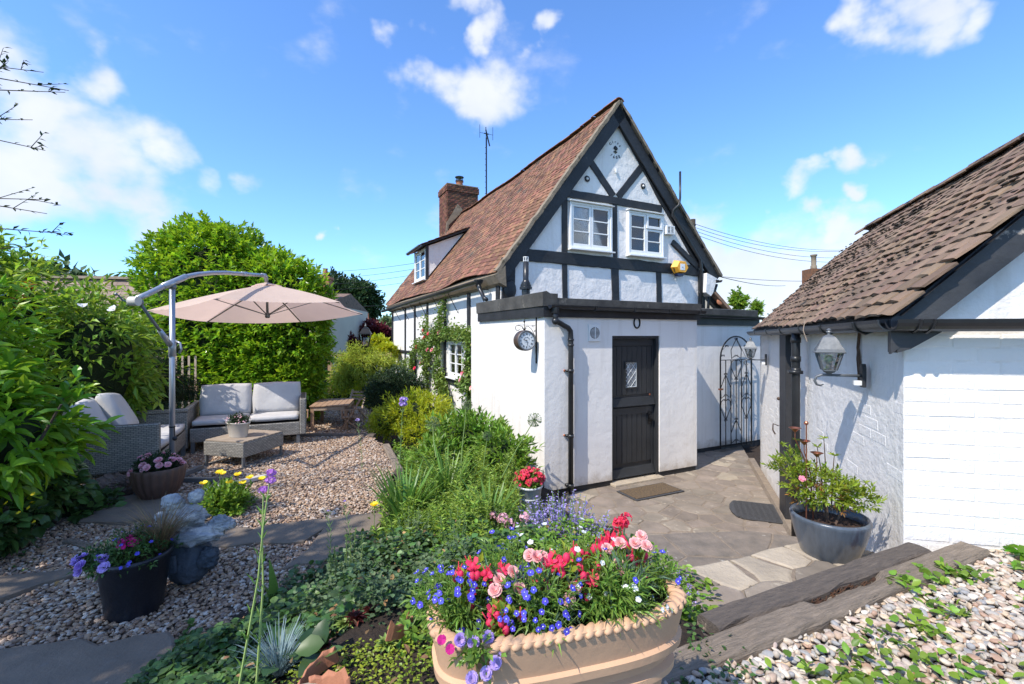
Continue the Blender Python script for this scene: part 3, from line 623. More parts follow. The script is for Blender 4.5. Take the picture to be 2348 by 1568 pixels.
# barge boards under the verge
def barge(a, b, name):
    mb = MB(); d = np.array(b)-np.array(a); d = d/np.hypot(*d); nn = np.array([-d[1], d[0]]);
    if nn[1] < 0: nn = -nn
    mb.prism([tuple(np.array(a)-nn*.02), tuple(np.array(b)-nn*.02), tuple(np.array(b)-nn*.25), tuple(np.array(a)-nn*.22)], (0,GY-.058,0), (1,0,0), (0,0,1), (0,.035,0)); return mb.build(name, M['black'], house)
barge((EL[0]+.02,EL[1]-.03),(RX,RZ-.05),'barge_board'); barge((ER[0]-.02,ER[1]-.03),(RX,RZ-.05),'barge_board')
mb = MB()   # soffit between barge board and wall
for (a, b) in ((EL,(RX,RZ)),(ER,(RX,RZ))):
    a = np.array(a); b = np.array(b); d = (b-a)/np.hypot(*(b-a)); nn = np.array([-d[1], d[0]]); nn = nn if nn[1] > 0 else -nn
    mb.prism([tuple(a-nn*.055), tuple(b-nn*.055), tuple(b-nn*.10), tuple(a-nn*.10)], (0,GY-.021,0), (1,0,0), (0,0,1), (0,.32,0))
mb.build('verge_soffit', M['blackwood'], house)
# roof
roof = thing('roof', None, None); roof.parent = house
def sag(y, s): return -.07*math.sin(math.pi*min(max((y-1.9)/10.2,0),1))*s + .018*math.sin(y*2.1+s*3) - .035*(1-s)*math.sin(y*1.3)
def RPl(y, s, off=0, E=EL):
    x = E[0]+(RX-E[0])*s; z = E[1]+(RZ-E[1])*s + sag(y, s); d = Vector((RX-E[0], 0, RZ-E[1])).normalized(); n = Vector((-d.z,0,d.x)) if E is EL else Vector((d.z,0,-d.x))
    if n.z < 0: n = -n
    p = Vector((x, y, z)) + n*off; return p, d, n
for E_ in (EL, ER):
    mb = MB(); V = []; F = []; ny, ns = 30, 8
    for i in range(ny+1):
        for j in range(ns+1):
            V.append(tuple(RPl(2.08+10.0*i/ny, j/ns, -.03, E_)[0]))
    for i in range(ny):
        for j in range(ns):
            a = i*(ns+1)+j; F.append((a, a+1, a+ns+2, a+ns+1))
    mb.add(V, F); mb.build('roof_deck', M['blackwood'], roof)
def tile_mesh(w, L_, t, seed, camber=.004):
    rs = np.random.default_rng(seed); V = []
    for zz in (-t, 0):
        for yy in (0, L_*.5, L_):
            for xx in (-w/2, 0, w/2):
                V.append((xx+rs.normal(0,.0018), yy + (rs.normal(0,.004) if yy == 0 else 0), zz + (camber if xx == 0 else 0) + (0 if yy else rs.normal(0,.002))))
    F = []
    for a in range(2):
        for b in range(2):
            i = a*3+b; F.append((i, i+3, i+4, i+1)); j = i+9; F.append((j, j+1, j+4, j+3))
    F += [(0,1,10,9),(1,2,11,10),(2,5,14,11),(5,8,17,14),(6,15,16,7),(7,16,17,8),(0,9,12,3),(3,12,15,6)]
    return np.array(V), F
def place_tiles(recs, tmpls, parent, mo, mi, name, world, limit=300):
    """recs: matrices local to parent; nearest `limit` as parts, rest joined"""
    cam_l = world.inverted() @ Vector((0,0,0))
    recs = sorted(recs, key=lambda m_: (m_.translation-cam_l).length)
    mes = [MB().add(v, f).mesh(name, mo) for v, f in tmpls]
    for i, m_ in enumerate(recs[:limit]):
        o = bpy.data.objects.new(name, mes[i % len(mes)]); col.objects.link(o); o.parent = parent; o.matrix_local = m_
    if len(recs) > limit:
        mb = MB()
        for i, m_ in enumerate(recs[limit:]):
            v, f = tmpls[i % len(tmpls)]; mm = np.array(m_); mb.add(v @ mm[:3,:3].T + mm[:3,3], f)
        tag(mb.build(name+'s', mi, parent), kind='stuff')
def mfrom(ex, ey, ez, p):
    m_ = Matrix((ex, ey, ez)).transposed().to_4x4(); m_.translation = p; return m_
HW = Matrix.Translation((O.x, O.y, -2.05)) @ Matrix.Rotation(R(26), 4, 'Z')
tm = [tile_mesh(.162, .19, .014, s) for s in range(5)]
rs = np.random.default_rng(11)
def roof_tiles(E_, y0, y1, skip=None, gauge=.108, w=.165):
    Ls = math.hypot(RX-E_[0], RZ-E_[1]); n = int(Ls/gauge); recs = []
    for i in range(n):
        s = (i*gauge-.03)/Ls; off = (w/2 if i % 2 else 0)
        for k in range(int((y1-y0)/w)):
            y = y0+off+k*w+w/2
            if y > y1-w*.3: continue
            p, d, nrm = RPl(y, s, .012, E_)
            if skip and skip(p): continue
            p2 = RPl(y+.2, s, .012, E_)[0]; ey = d; ex = (Vector((0,1,0)) if E_ is ER else Vector((0,-1,0)))
            ex = (p2-p).normalized()*(1 if E_ is ER else -1); ez = ex.cross(ey).normalized()
            ey = (ey*math.cos(.07) - ez*math.sin(.07)); ez = ex.cross(ey).normalized()
            a = rs.normal(0,.010); ex2 = ex*math.cos(a)+ey*math.sin(a); ey2 = ez.cross(ex2)
            recs.append(mfrom(ex2, ey2, ez, p + ez*(.012+rs.normal(0,.0015)) + ex*rs.normal(0,.002)))
    return recs
def in_dormer(p): return 7.72 < p.y < 8.95 and .58 < p.x < 1.68 + 0*(p.y)
place_tiles(roof_tiles(EL, 2.11, 12.08, in_dormer), tm, roof, M['tile_o'], M['tile_i'], 'roof_tile', HW)
place_tiles(roof_tiles(ER, 2.11, 3.6), tm, roof, M['btile_o'], M['btile_i'], 'verge_tile', HW, 160)
# verge mortar strips and ridge tiles
for E_ in (EL, ER):
    for yv, nm in ((2.12,'verge_mortar'),(12.06,'verge_mortar')):
        if yv > 5 and E_ is ER: continue
        mb = MB(); V = []; F = []; n = 40
        for i in range(n+1):
            s = i/n; p, d, nr = RPl(yv, s, 0, E_); j1 = rs.normal(0,.006); j2 = rs.normal(0,.005)
            for (dy, dn) in ((-.035+j2,-.035+j1),(-.035+j2,.028+j1),(.05+j2,.040+j1),(.05,-.03)):
                q = p + Vector((0,dy,0)) + nr*dn; V.append(tuple(q))
        for i in range(n):
            for q in range(4): F.append((i*4+q, i*4+(q+1)%4, (i+1)*4+(q+1)%4, (i+1)*4+q))
        mb.add(V, F); mb.build(nm, M['mortar'], roof)
for k in range(22):
    y = 2.10+k*.41; mb = MB(); prof = []
    for q in range(7):
        a = R(25)+R(130)*q/6; prof.append((math.cos(a)*.12, math.sin(a)*.11-.06))
    prof += [(p_[0]*.86, p_[1]*.86-.005) for p_ in prof[::-1]]
    z = RZ+sag(y+.2,1)+.03
    mb.prism(prof, (RX, y, z+rs.normal(0,.004)), (1,0,0), (0,0,1), (0,.418,0)); mb.build('ridge_tile', M['tile_o'], roof)
# ---- side wall timbers, rails, stays
def vtim(y, z0, z1, w, seed, name='timber', dep=.035):
    mb = wob(MB(), (-y, z0), (-y, z1), w, dep, 0, seed); v = mb.V[0]; V = np.stack([v[:,1]+GX0, -v[:,0], v[:,2]], -1); mb.V[0] = V; return mb.build(name, M['black'], house)
for i, (y, w) in enumerate([(2.32,.14),(3.78,.15),(5.38,.13),(6.91,.13),(8.27,.12),(9.5,.12),(11.5,.18)]):
    vtim(y, .15, 2.98, w, 40+i)
def hrail(y0, y1, z, w, seed):
    mb = wob(MB(), (-y1, z), (-y0, z), w, .042, 0, seed); v = mb.V[0]; mb.V[0] = np.stack([v[:,1]+GX0, -v[:,0], v[:,2]], -1); return mb.build('timber', M['black'], house)
hrail(2.3,7.0,2.03,.17,60); hrail(2.3,5.6,1.03,.16,61); hrail(8.1,11.4,1.55,.09,62); hrail(2.3,11.6,.06,.14,63)
# eaves cove, gutter and stays
mb = MB(); mb.prism([(.24,3.10),(.43,3.26),(.45,2.90),(.32,2.96)], (0,2.08,0), (1,0,0), (0,0,1), (0,9.9,0)); mb.build('eaves_cove', M['mortar'], house)
def gutter(mb, p, q, r=.055, k=8):
    p = Vector(p); q = Vector(q); d = (q-p).normalized(); s_ = d.cross(Vector((0,0,1))).normalized(); up = Vector((0,0,1))
    prof = [(math.cos(math.pi+math.pi*i/k)*r, math.sin(math.pi+math.pi*i/k)*r) for i in range(k+1)] + [(math.cos(2*math.pi-math.pi*i/k)*r*.88, math.sin(2*math.pi-math.pi*i/k)*r*.88) for i in range(k+1)]
    return mb.prism(prof, p, s_, up, (q-p))
gutter(MB(), (.15,2.55,3.055), (.15,12.1,2.97), .065).build('gutter', M['plasticblack'], house)
mb = MB()
for y in (2.75,4.4,5.6,6.9,7.9,9.0,10.2): mb.tube([(.15,y,3.0),(.15,y,2.98),(.40,y+.05,2.55)], .009, 5); mb.tube([(.20,y,2.92),(.41,y,2.9)], .007, 5)
mb.build('gutter_stays', M['iron'], house)
mb = MB(); mb.tube([(.15,2.62,3.02),(.155,2.60,2.90),(.165,2.50,2.80),(.17,2.42,2.72),(.17,2.30,2.68)], .036, 10); mb.lathe([(.042,-.02),(.042,.02)], 12, (.155,2.60,2.92)); mb.lathe([(.05,0),(.085,.06),(.085,.09)], 12, (.15,2.63,2.97))
mb.build('downpipe', M['plasticblack'], house, smooth=True)
# ---- windows
def window(parent, origin, ex, ey, n, W, H, cols, fw=.055, deep=.07, name='window', hood=True, sill=True, curtain=None, toplight=False, rows=3):
    """ex along the wall, ey up, n outward; lower left corner at origin"""
    ex, ey, n = Vector(ex), Vector(ey), Vector(n); B = Matrix((ex, n, ey)).transposed().to_4x4(); B.translation = Vector(origin)
    w = bpy.data.objects.new(name, None); col.objects.link(w); w.parent = parent; w.matrix_local = B
    # local: x along, y outward, z up
    f = MB(); f.span((-.04,-.06,-.04),(0,.035,H+.04)); f.span((W,-.06,-.04),(W+.04,.035,H+.04)); f.span((0,-.06,H),(W,.035,H+.04)); f.span((0,-.06,-.04),(W,.035,0))
    f.build('frame', M['winwhite'], w, bevel=.004)
    if hood: MB().prism([(-.05,0),(.09,0),(.09,.012),(-.05,.035)], (-.06,0,H+.045), (0,1,0), (0,0,1), (W+.12,0,0)).build('hood', M['winwhite'], w)
    if sill: MB().prism([(-.05,0),(.11,-.012),(.11,-.035),(-.05,-.04)], (-.06,0,-.042), (0,1,0), (0,0,1), (W+.12,0,0)).build('sill', M['winwhite'], w)
    cw = W/cols
    for c_ in range(cols):
        x0, x1 = c_*cw+.004, (c_+1)*cw-.004; s = MB()
        zs = [0, H]
        segs = [(0, H, rows)]
        if toplight and c_ == 1: segs = [(0, H*.64, 2), (H*.64+.01, H, 1)]
        for (z0, z1, nr) in segs:
            pr = .022 if nr == 1 else 0
            s.span((x0,-.02,z0),(x0+.042,.022+pr,z1)); s.span((x1-.042,-.02,z0),(x1,.022+pr,z1)); s.span((x0+.042,-.02,z0),(x1-.042,.022+pr,z0+.055)); s.span((x0+.042,-.02,z1-.042),(x1-.042,.022+pr,z1))
            hh = (z1-z0-.097)/nr
            for r_ in range(nr):
                za = z0+.055+hh*r_
                if r_: s.span((x0+.042,-.012,za-.011),(x1-.042,.016,za+.011))
                MB().span((x0+.044,-.006,za+(.012 if r_ else .001)),(x1-.044,-.002,za+hh-(.012 if r_ < nr-1 else .001))).build('pane', M['glass'], w)
        s.build('casement', M['winwhite'], w, bevel=.003)
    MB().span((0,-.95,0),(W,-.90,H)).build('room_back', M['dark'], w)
    i = MB(); i.span((-.03,-.9,-.05),(0.0,-.065,H+.05)); i.span((W,-.9,-.05),(W+.03,-.065,H+.05)); i.span((0,-.9,-.03),(W,-.065,0)); i.span((0,-.9,H),(W,-.065,H+.03)); i.build('reveal', M['darkgrey'], w)
    if curtain == 'net':
        for (xa, za, xb, zb, xc, zc, xd, zd) in ((.02,H*.98,W*.45,H*.98,W*.46,H*.55,.10,H*.78),(W*.52,H*.98,W*.97,H*.98,W*.97,.04,W*.60,H*.42),(.04,H*.80,.16,H*.74,W*.62,.12,W*.56,.06)):
            V = []; F = []; n_ = 16
            for i_ in range(n_+1):
                t = i_/n_
                for (sx_, s0, e0, s1, e1) in ((0,xa,xb,za,zb),(1,xd,xc,zd,zc)):
                    V.append((s0+(e0-s0)*t, -.10-.02*math.sin(t*22)*(.4+.6*sx_), s1+(e1-s1)*t))
            for i_ in range(n_): F.append((2*i_, 2*i_+1, 2*i_+3, 2*i_+2))
            m_ = MB(); m_.add(V, F); m_.build('curtain', M['net'], w, smooth=True)
    if curtain == 'blind': MB().span((.02,-.12,H*.86),(W-.02,-.115,H*.99)).build('blind', M['net'], w)
    return w
window(house, (1.85,GP-.03,3.745), (1,0,0), (0,0,1), (0,-1,0), .90, .79, 2, curtain='net')
window(house, (3.24,GP-.03,3.735), (1,0,0), (0,0,1), (0,-1,0), .86, .80, 2, curtain='blind', toplight=True)
window(house, (GX0-.0,5.02,1.17), (0,-1,0), (0,0,1), (-1,0,0), .86, .72, 2, hood=False, curtain='blind')
window(house, (GX0-.0,7.45,1.15), (0,-1,0), (0,0,1), (-1,0,0), .80, .70, 2, hood=False)
# ---- dormer
dm = thing('dormer', None, None); dm.parent = house
dy0, dy1 = 7.67, 9.0
for y in (dy0, dy1-.06): MB().prism([(.60,3.70),(.60,4.60),(1.70,5.08)], (0,y,0), (1,0,0), (0,0,1), (0,.06,0)).build('cheek', M['plaster'], dm)
window(dm, (.585,dy1-.08,3.72), (0,-1,0), (0,0,1), (-1,0,0), 1.16, .82, 2, hood=False, sill=True)
mb = MB(); mb.span((.56,dy0-.01,3.66),(.64,dy0+.06,4.62)); mb.span((.56,dy1-.06,3.66),(.64,dy1+.01,4.62)); mb.build('corner_post', M['blackwood'], dm)
MB().prism([(.40,4.56),(.40,4.60),(1.85,5.24),(1.85,5.18)], (0,dy0-.12,0), (1,0,0), (0,0,1), (0,dy1-dy0+.24,0)).build('dormer_roof', M['blackwood'], dm)
gutter(MB(), (.38,dy0-.12,4.60), (.38,dy1+.10,4.60), .06).build('gutter', M['plasticblack'], dm)
recs = []; dd_ = Vector((1.45,0,.64)).normalized()
for i in range(14):
    for k in range(9):
        y = dy0-.10+k*.168+(.08 if i % 2 else 0)
        if y > dy1+.08: continue
        p = Vector((.40,y,4.625))+dd_*(i*.108); ey = dd_; ex = Vector((0,-1,0)); ez = ex.cross(ey).normalized(); ey = ey*math.cos(.07)-ez*math.sin(.07); ez = ex.cross(ey)
        recs.append(mfrom(ex, ey, ez, p+ez*(.012+rs.normal(0,.002))))
place_tiles(recs, tm, dm, M['tile_o'], M['tile_i'], 'dormer_tile', HW, 130)
# ---- chimney
ch = thing('chimney', None, None); ch.parent = house
cx0, cx1, cy0, cy1 = 2.33, 3.56, 11.2, 12.2
MB().span((cx0+.015,cy0+.015,4.6),(cx1-.015,cy1-.015,7.66)).build('chimney_core', M['mortar'], ch)
bm_ = [MB().box((0,0,0),(.212,.10,.063)).mesh('brick', M['brick']), MB().box((0,0,0),(.10,.10,.063)).mesh('brick', M['brick'])]
nb = 0
for r_ in range(26):
    z = 5.80+r_*.073; top = r_ >= 23; ex_ = .035 if top else 0
    if z > 7.68: break
    for side in (0, 1):
        W_ = (cx1-cx0 if side == 0 else cy1-cy0) + 2*ex_; n = 6 if side == 0 else 5; bw = W_/n
        for k in range(n + (r_ % 2)):
            u = k*bw - (bw/2 if r_ % 2 else 0); u0 = max(u, 0)+.006; u1 = min(u+bw, W_)-.006
            if u1-u0 < .05: continue
            c_ = (u0+u1)/2
            p = (cx0-ex_+c_, cy0+.05-ex_-.006, z) if side == 0 else (cx0+.05-ex_-.006, cy0-ex_+c_+.0, z)
            if side == 1 and c_ < .1: continue
            o = bpy.data.objects.new('brick', bm_[0]); col.objects.link(o); o.parent = ch; o.location = p; o.scale = ((u1-u0)/.212, 1, 1)
            if side == 1: o.rotation_euler = (0,0,R(90))
            nb += 1
MB().span((cx0-.01,cy0-.01,7.69),(cx1+.01,cy1+.01,7.73)).build('chimney_cap', M['mortar'], ch)
MB().prism([(cx0-.10,5.55),(cx0+.0,5.62),(cx0+.05,6.15),(RX-.1,6.62),(RX,6.80),(RX-.2,6.98),(cx0-.02,6.25)], (0,cy0-.03,0), (1,0,0), (0,0,1), (0,.05,0)).build('flashing_mortar', M['mortar'], ch)
mb = MB(); mb.lathe([(.15,0),(.14,.05),(.125,.22),(.15,.25),(.15,.30),(.12,.31),(.11,.1)], 20, (2.95,11.6,7.72)); mb.build('chimney_pot', M['terracotta'], ch, smooth=True)
mb = MB(); mb.lathe([(.155,0),(.155,.06)], 20, (2.95,11.6,7.96)); mb.lathe([(.001,.15),(.17,.11),(.17,.09),(.001,.10)], 20, (2.95,11.6,8.04))
for a in range(6): mb.tube([(2.95+.13*math.cos(a*1.047),11.6+.13*math.sin(a*1.047),8.0),(2.95+.13*math.cos(a*1.047),11.6+.13*math.sin(a*1.047),8.15)], .008, 5)
mb.build('chimney_cowl', M['plasticblack'], ch)
# aerial
ae = thing('television_aerial', 'tall thin black aerial mast rising beside the brick chimney', 'aerial', hw(3.86,11.1,6.6), R(26))
mb = MB(); mb.tube([(0,0,-.9),(0,0,3.05)], .028, 6); mb.build('mast', M['iron'], ae)
mb = MB()
for k in range(14): mb.tube([(0,0,-.2+k*.22),(-.06,0,-.2+k*.22)], .009, 4)
mb.build('mast_pegs', M['iron'], ae)
mb = MB(); mb.tube([(-.02,0,3.35),(.14,0,2.75)], .028, 5); mb.tube([(-.02,0,3.45),(0,0,3.0)], .016, 5); mb.tube([(-.27,0,3.2),(.27,0,3.2)], .007, 4); mb.tube([(-.27,0,3.0),(-.27,0,3.5)], .009, 4); mb.tube([(.27,0,3.0),(.27,0,3.5)], .009, 4); mb.tube([(-.1,0,3.2),(.1,0,3.2)], .02, 4)
mb.build('aerial_head', M['iron'], ae)
mb = MB(); mb.bar((-.35,.0,-.02),(.03,0,-.05), .05, .04); mb.build('wall_bracket', M['potwhite'], ae)
# service mast and pipes on the right rake
mb = MB(); mb.tube([(4.46,GP-.20,5.50),(4.46,GP-.20,4.95),(4.44,GP-.19,4.80),(4.36,GP-.12,4.70),(4.36,GP-.09,4.62),(5.16,GP-.09,3.72),(5.20,GP-.09,3.60),(5.20,GP-.09,2.45)], [.022,.022,.03,.035,.038,.038,.038,.036], 8); mb.build('wall_pipe', M['plasticblack'], house, smooth=True)
gutter(MB(), (5.58,1.95,3.28), (5.66,4.0,3.28), .06).build('gutter', M['plasticblack'], house)
mb = MB(); mb.tube([(5.64,2.1,3.2),(5.60,2.12,3.05),(5.46,2.15,2.98),(5.40,2.15,2.4)], .03, 8); mb.build('downpipe', M['plasticblack'], house, smooth=True)
MB().prism([(5.22,3.0),(5.26,3.42),(5.56,3.32),(5.46,3.02),(5.38,2.92)], (0,GY-.16,0), (1,0,0), (0,0,1), (0,.3,0)).build('eaves_end', M['plaster'], house)
# flat things fixed to the gable
def ringlet(x, z, label):
    o = thing('round_wall_boss', label, 'wall boss', hw(x, GP-.002, z), R(26)); MB().lathe([(.048,0),(.062,.012),(.052,.028),(.03,.02)], 16, (0,0,0), M=Matrix.Rotation(R(90),3,'X')).build('ring', M['black'], o, smooth=True)
    MB().ball((0,-.02,0), .026, 8, 6).build('centre', M['plasticwhite'], o, smooth=True)
ringlet(2.23, 5.07, 'round black boss on the white panel left of the crossed braces'); ringlet(3.62, 5.13, 'round black boss on the white panel right of the crossed braces')
o = thing('star_hook', 'small white metal hook below the date plaque in the gable', 'hook', hw(2.92, GP-.002, 5.33), R(26)); MB().ball((0,-.02,0), .03, 5, 4, (1,.6,1.6), .2, 3).build('hook', M['plasticwhite'], o)
dt = thing('date_lettering', 'black metal letters Circa 1600 around a rose in the gable peak', 'lettering', hw(2.915, GP-.003, 5.76), R(26))
def FR(x, z, rot=0): return Matrix.Translation((x, 0, z)) @ Matrix.Rotation(rot, 4, 'Y') @ Matrix.Rotation(R(90), 4, 'X')
for i, chh in enumerate('Circa'):
    a = R(52-26*i); text_mb(chh, .075, FR(-math.sin(a)*.15, math.cos(a)*.15, -a), .004).build('letter', M['black'], dt)
for i, chh in enumerate('1600'):
    a = R(-38+25*i); text_mb(chh, .085, FR(math.sin(a)*.16, -math.cos(a)*.16, -a), .004).build('letter', M['black'], dt)
mb = MB(); mb.ball((0,-.01,.02), .045, 9, 7, (1,.3,1), .2, 8); mb.ball((.0,-.012,.02), .02, 6, 5); mb.tube([(0,-.006,-.02),(0,-.006,-.09)], .006, 5); mb.ball((.025,-.006,-.05), .018, 6, 4, (1.3,.3,.8)); mb.ball((-.025,-.006,-.05), .018, 6, 4, (1.3,.3,.8)); mb.build('rose', M['black'], dt, smooth=True)
al = thing('alarm_box', 'yellow hexagonal burglar alarm box with white square, on the gable beam', 'alarm box', hw(4.52, GP-.07, 3.50), R(26))
hx = [(-.20,.0),(-.105,.155),(.105,.155),(.20,.0),(.105,-.13),(-.105,-.13)]
mb = MB(); hx2 = [(x*.80+.03, z*.80) for x, z in hx]
V = [(x,0,z) for x,z in hx]+[(x,-.12,z) for x,z in hx2]; mb.add(V, [tuple(range(6,12))]+[(i,(i+1)%6,6+(i+1)%6,6+i) for i in range(6)]+[tuple(range(6))[::-1]]); mb.build('case', M['yellow'], al, bevel=.006)
MB().span((-.045,-.124,-.06),(.085,-.121,.07)).build('white_panel', M['plasticwhite'], al); MB().ball((.02,-.126,.0),.012,6,4).build('emblem', M['ink'], al)
mb = MB()
for k in range(7): mb.span((-.20+k*.008,-.06,-.015-k*.016),(-.13,-.045,-.010-k*.016))
mb.build('louvre', M['ink'], al)
MB().prism([(-.105,-.13),(.105,-.13),(.06,-.19),(-.06,-.19)], (0,-.09,0), (1,0,0), (0,0,1), (0,.09,0)).build('strobe', M['blue'], al)
vn = thing('extractor_vent', 'white louvred extractor vent beside the right-hand gable window', 'vent', hw(4.30, GP-.002, 4.28), R(26))
mb = MB(); mb.span((-.11,-.10,-.09),(-.085,0,.09)); mb.span((.085,-.10,-.09),(.11,0,.09)); mb.span((-.085,-.10,.07),(.085,0,.09)); mb.span((-.085,-.10,-.09),(.085,0,-.07)); mb.span((-.01,-.102,-.07),(.01,-.09,.07)); mb.build('housing', M['plasticwhite'], vn, bevel=.004)
for k in range(5): MB().span((-.085,-.10,-.058+k*.028),(.085,-.085,-.048+k*.028)).build('louvre', M['plasticwhite'], vn)
MB().span((-.085,-.03,-.07),(.085,-.02,.07)).build('grille_back', M['dark'], vn)

# ---------------------------------------------------------------- flat roofed extension
ext = thing('flat_roofed_extension', 'white rendered flat-roofed porch extension with black fascia and charcoal stable door', 'extension', (O.x, O.y, -2.05), R(26))
DX0, DX1 = 1.07, 1.935
def wallblock(a, b, m='plaster2', name='wall', par=None): return MB().span(a, b).build(name, M[m], par or ext)
# front wall around the door (pieces butt)
wallblock((0,0,.07),(DX0,.25,2.31)); wallblock((DX1,0,.07),(2.684,.25,2.31)); wallblock((DX0,0,2.05),(DX1,.25,2.31))
wallblock((0,.25,.05),(.22,2.6,2.31)); wallblock((2.46,.25,.07),(2.684,.72,2.31)); wallblock((2.46,.72,.07),(5.4,.95,2.25))
wallblock((.015,.012,-.05),(DX0,.24,.07),'black','plinth'); wallblock((DX1,.012,-.05),(2.67,.24,.07),'black','plinth'); wallblock((2.70,.732,-.05),(5.3,.94,.07),'black','plinth')
# fascia
wallblock((-.035,-.035,2.29),(2.72,0-.001,2.425),'blackwood','fascia'); wallblock((-.036,0,2.29),(-.001,2.2,2.425),'blackwood','fascia'); wallblock((2.72,.685,2.24),(5.1,.719,2.40),'blackwood','fascia'); wallblock((2.686,0,2.26),(2.72,.684,2.42),'blackwood','fascia')
# lead edge, upstand
mb = MB(); mb.prism([(-.05,-.0),(-.06,.175),(0,.19),(.1,.14),(.1,0)], (0,-.05,2.427), (1,0,0), (0,0,1), (0,2.27,0)); mb.build('lead_edge', M['felt'], ext)
mb = MB(); mb.prism([(-.05,.0),(-.055,.16),(.02,.165),(.1,.12),(.1,0)], (-.055,0,2.428), (0,1,0), (0,0,1), (.22,0,0))
mb.build('lead_corner', M['felt'], ext)
mb = MB(); mb.prism([(-.045,.0),(-.05,.105),(.04,.115),(.12,.07),(.12,0)], (.17,0,2.429), (0,1,0), (0,0,1), (2.56,0,0)); mb.build('lead_edge', M['felt'], ext)
mb = MB(); mb.prism([(.675,.0),(.668,.12),(.76,.135),(.84,.07),(.84,0)], (2.73,0,2.405), (0,1,0), (0,0,1), (2.3,0,0)); mb.build('lead_edge', M['felt'], ext)
MB().span((.05,.1,2.38),(2.7,2.3,2.46)).build('flat_roof', M['felt'], ext); MB().span((2.7,.8,2.35),(5.05,4.5,2.44)).build('flat_roof', M['felt'], ext)
gutter(MB(), (.02,-.10,2.44), (2.72,-.10,2.425), .052).build('gutter', M['plasticblack'], ext)
gutter(MB(), (2.72,.62,2.43), (5.1,.62,2.40), .052).build('gutter', M['plasticblack'], ext)
for x in (.7,1.35,2.0,2.6): MB().tube([(x,-.155,2.44),(x,-.15,2.40),(x,-.10,2.378),(x,-.05,2.40),(x,-.036,2.44)], .012, 5).build('gutter_clip', M['plasticblack'], ext)
dp = MB(); dp.tube([(.10,-.10,2.40),(.10,-.10,2.27),(.115,-.10,2.235),(.31,-.075,2.15),(.345,-.07,2.11),(.35,-.07,2.02),(.35,-.07,.02)], .0345, 12)
for z in (2.0,1.93): dp.lathe([(.036,-.012),(.042,-.012),(.042,.012),(.036,.012)], 14, (.35,-.07,z))
for z in (1.60,.76,.12): dp.lathe([(.036,-.02),(.041,-.02),(.041,.02),(.036,.02)], 14, (.35,-.07,z)); dp.span((.30,-.05,z-.012),(.40,-.001,z+.012))
dp.ball((.10,-.10,2.235), .047, 10, 8); dp.lathe([(.046,0),(.05,.01),(.05,.08)], 12, (.10,-.10,2.33))
dp.build('downpipe', M['plasticblack'], ext, smooth=True)
fx = MB()
for z in (1.60,.76): fx.ball((.29,-.012,z), .016, 6, 5)
fx.build('pipe_bracket', M['copper'], ext)
# stable door
door = thing('stable_door', None, None); door.parent = ext; door.location = (DX0, .12, 0)
W_ = DX1-DX0
fr = MB(); fr.span((0,-.10,.02),(.028,.06,2.05)); fr.span((W_-.045,-.10,.0),(W_,.06,2.05)); fr.span((.028,-.10,2.012),(W_-.045,.06,2.05)); fr.build('door_frame', M['doorgrey'], door, bevel=.004)
MB().span((.028,-.02,.04),(W_-.045,.02,2.01)).build('door_core', M['doorgrey'], door)
def planks(z0, z1):
    n = 8; pw = (W_-.075-.06)/n
    for k in range(n):
        x0 = .058+k*pw
        if 1.2 < z0 and k in (3,4):
            for (a, b) in ((z0, 1.305), (1.685, z1)): MB().span((x0+.003,-.034,a),(x0+pw-.003,-.02,b)).build('plank', M['doorgrey'], door, bevel=.003)
        else: MB().span((x0+.003,-.034,z0),(x0+pw-.003,-.02,z1)).build('plank', M['doorgrey'], door, bevel=.003)
planks(1.21, 1.90); planks(.24, .93)
fr = MB()
for (a, b) in ((.04,1.03),(1.045,2.01)):
    fr.span((.030,-.045,a),(.057,-.02,b)); fr.span((W_-.078,-.045,a),(W_-.047,-.02,b)); fr.span((.057,-.045,b-.10),(W_-.078,-.02,b))
fr.build('door_stile', M['doorgrey'], door, bevel=.003)
for z in (1.115, .12):
    MB().prism([(-.02,-.075),(-.085,-.06),(-.075,-.035),(-.045,.055),(-.02,.06)], (.03,0,z), (0,1,0), (0,0,1), (W_-.08,0,0)).build('weather_bar', M['doorgrey'], door, bevel=.003)
dl = MB(); wx0, wx1, wz0, wz1 = .30, .50, 1.32, 1.67
dl.span((wx0-.015,-.05,wz0-.015),(wx0,-.02,wz1+.015)); dl.span((wx1,-.05,wz0-.015),(wx1+.015,-.02,wz1+.015)); dl.span((wx0,-.05,wz1),(wx1,-.02,wz1+.015)); dl.span((wx0,-.05,wz0-.015),(wx1,-.02,wz0)); dl.build('window_frame', M['doorgrey'], door)
M['leadglass'] = mat('obscured_leaded_glass', (.30,.32,.34), (.12,.13,.14), rough=.12, scale=14, spec=.8)
MB().span((wx0,-.03,wz0),(wx1,-.026,wz1)).build('leaded_pane', M['leadglass'], door)
cw_ = (wx1-wx0)/2; chh_ = (wz1-wz0)/3; lc = MB()
for i in range(-3, 6):
    for sgn in (1, -1):
        # clipped diagonals
        pts = []
        for t in np.linspace(0,1,61):
            x = wx0 + t*(wx1-wx0); z = wz0 + i*chh_ + sgn*t*2*chh_
            if wz0 <= z <= wz1: pts.append((x,-.034,z))
        if len(pts) > 2: lc.tube([pts[0], pts[-1]], .0035, 5)
for (a, b) in (((wx0,wz0),(wx1,wz0)),((wx0,wz1),(wx1,wz1)),((wx0,wz0),(wx0,wz1)),((wx1,wz0),(wx1,wz1))): lc.tube([(a[0],-.034,a[1]),(b[0],-.034,b[1])], .005, 5)
lc.build('lead_cames', M['potwhite'], door)
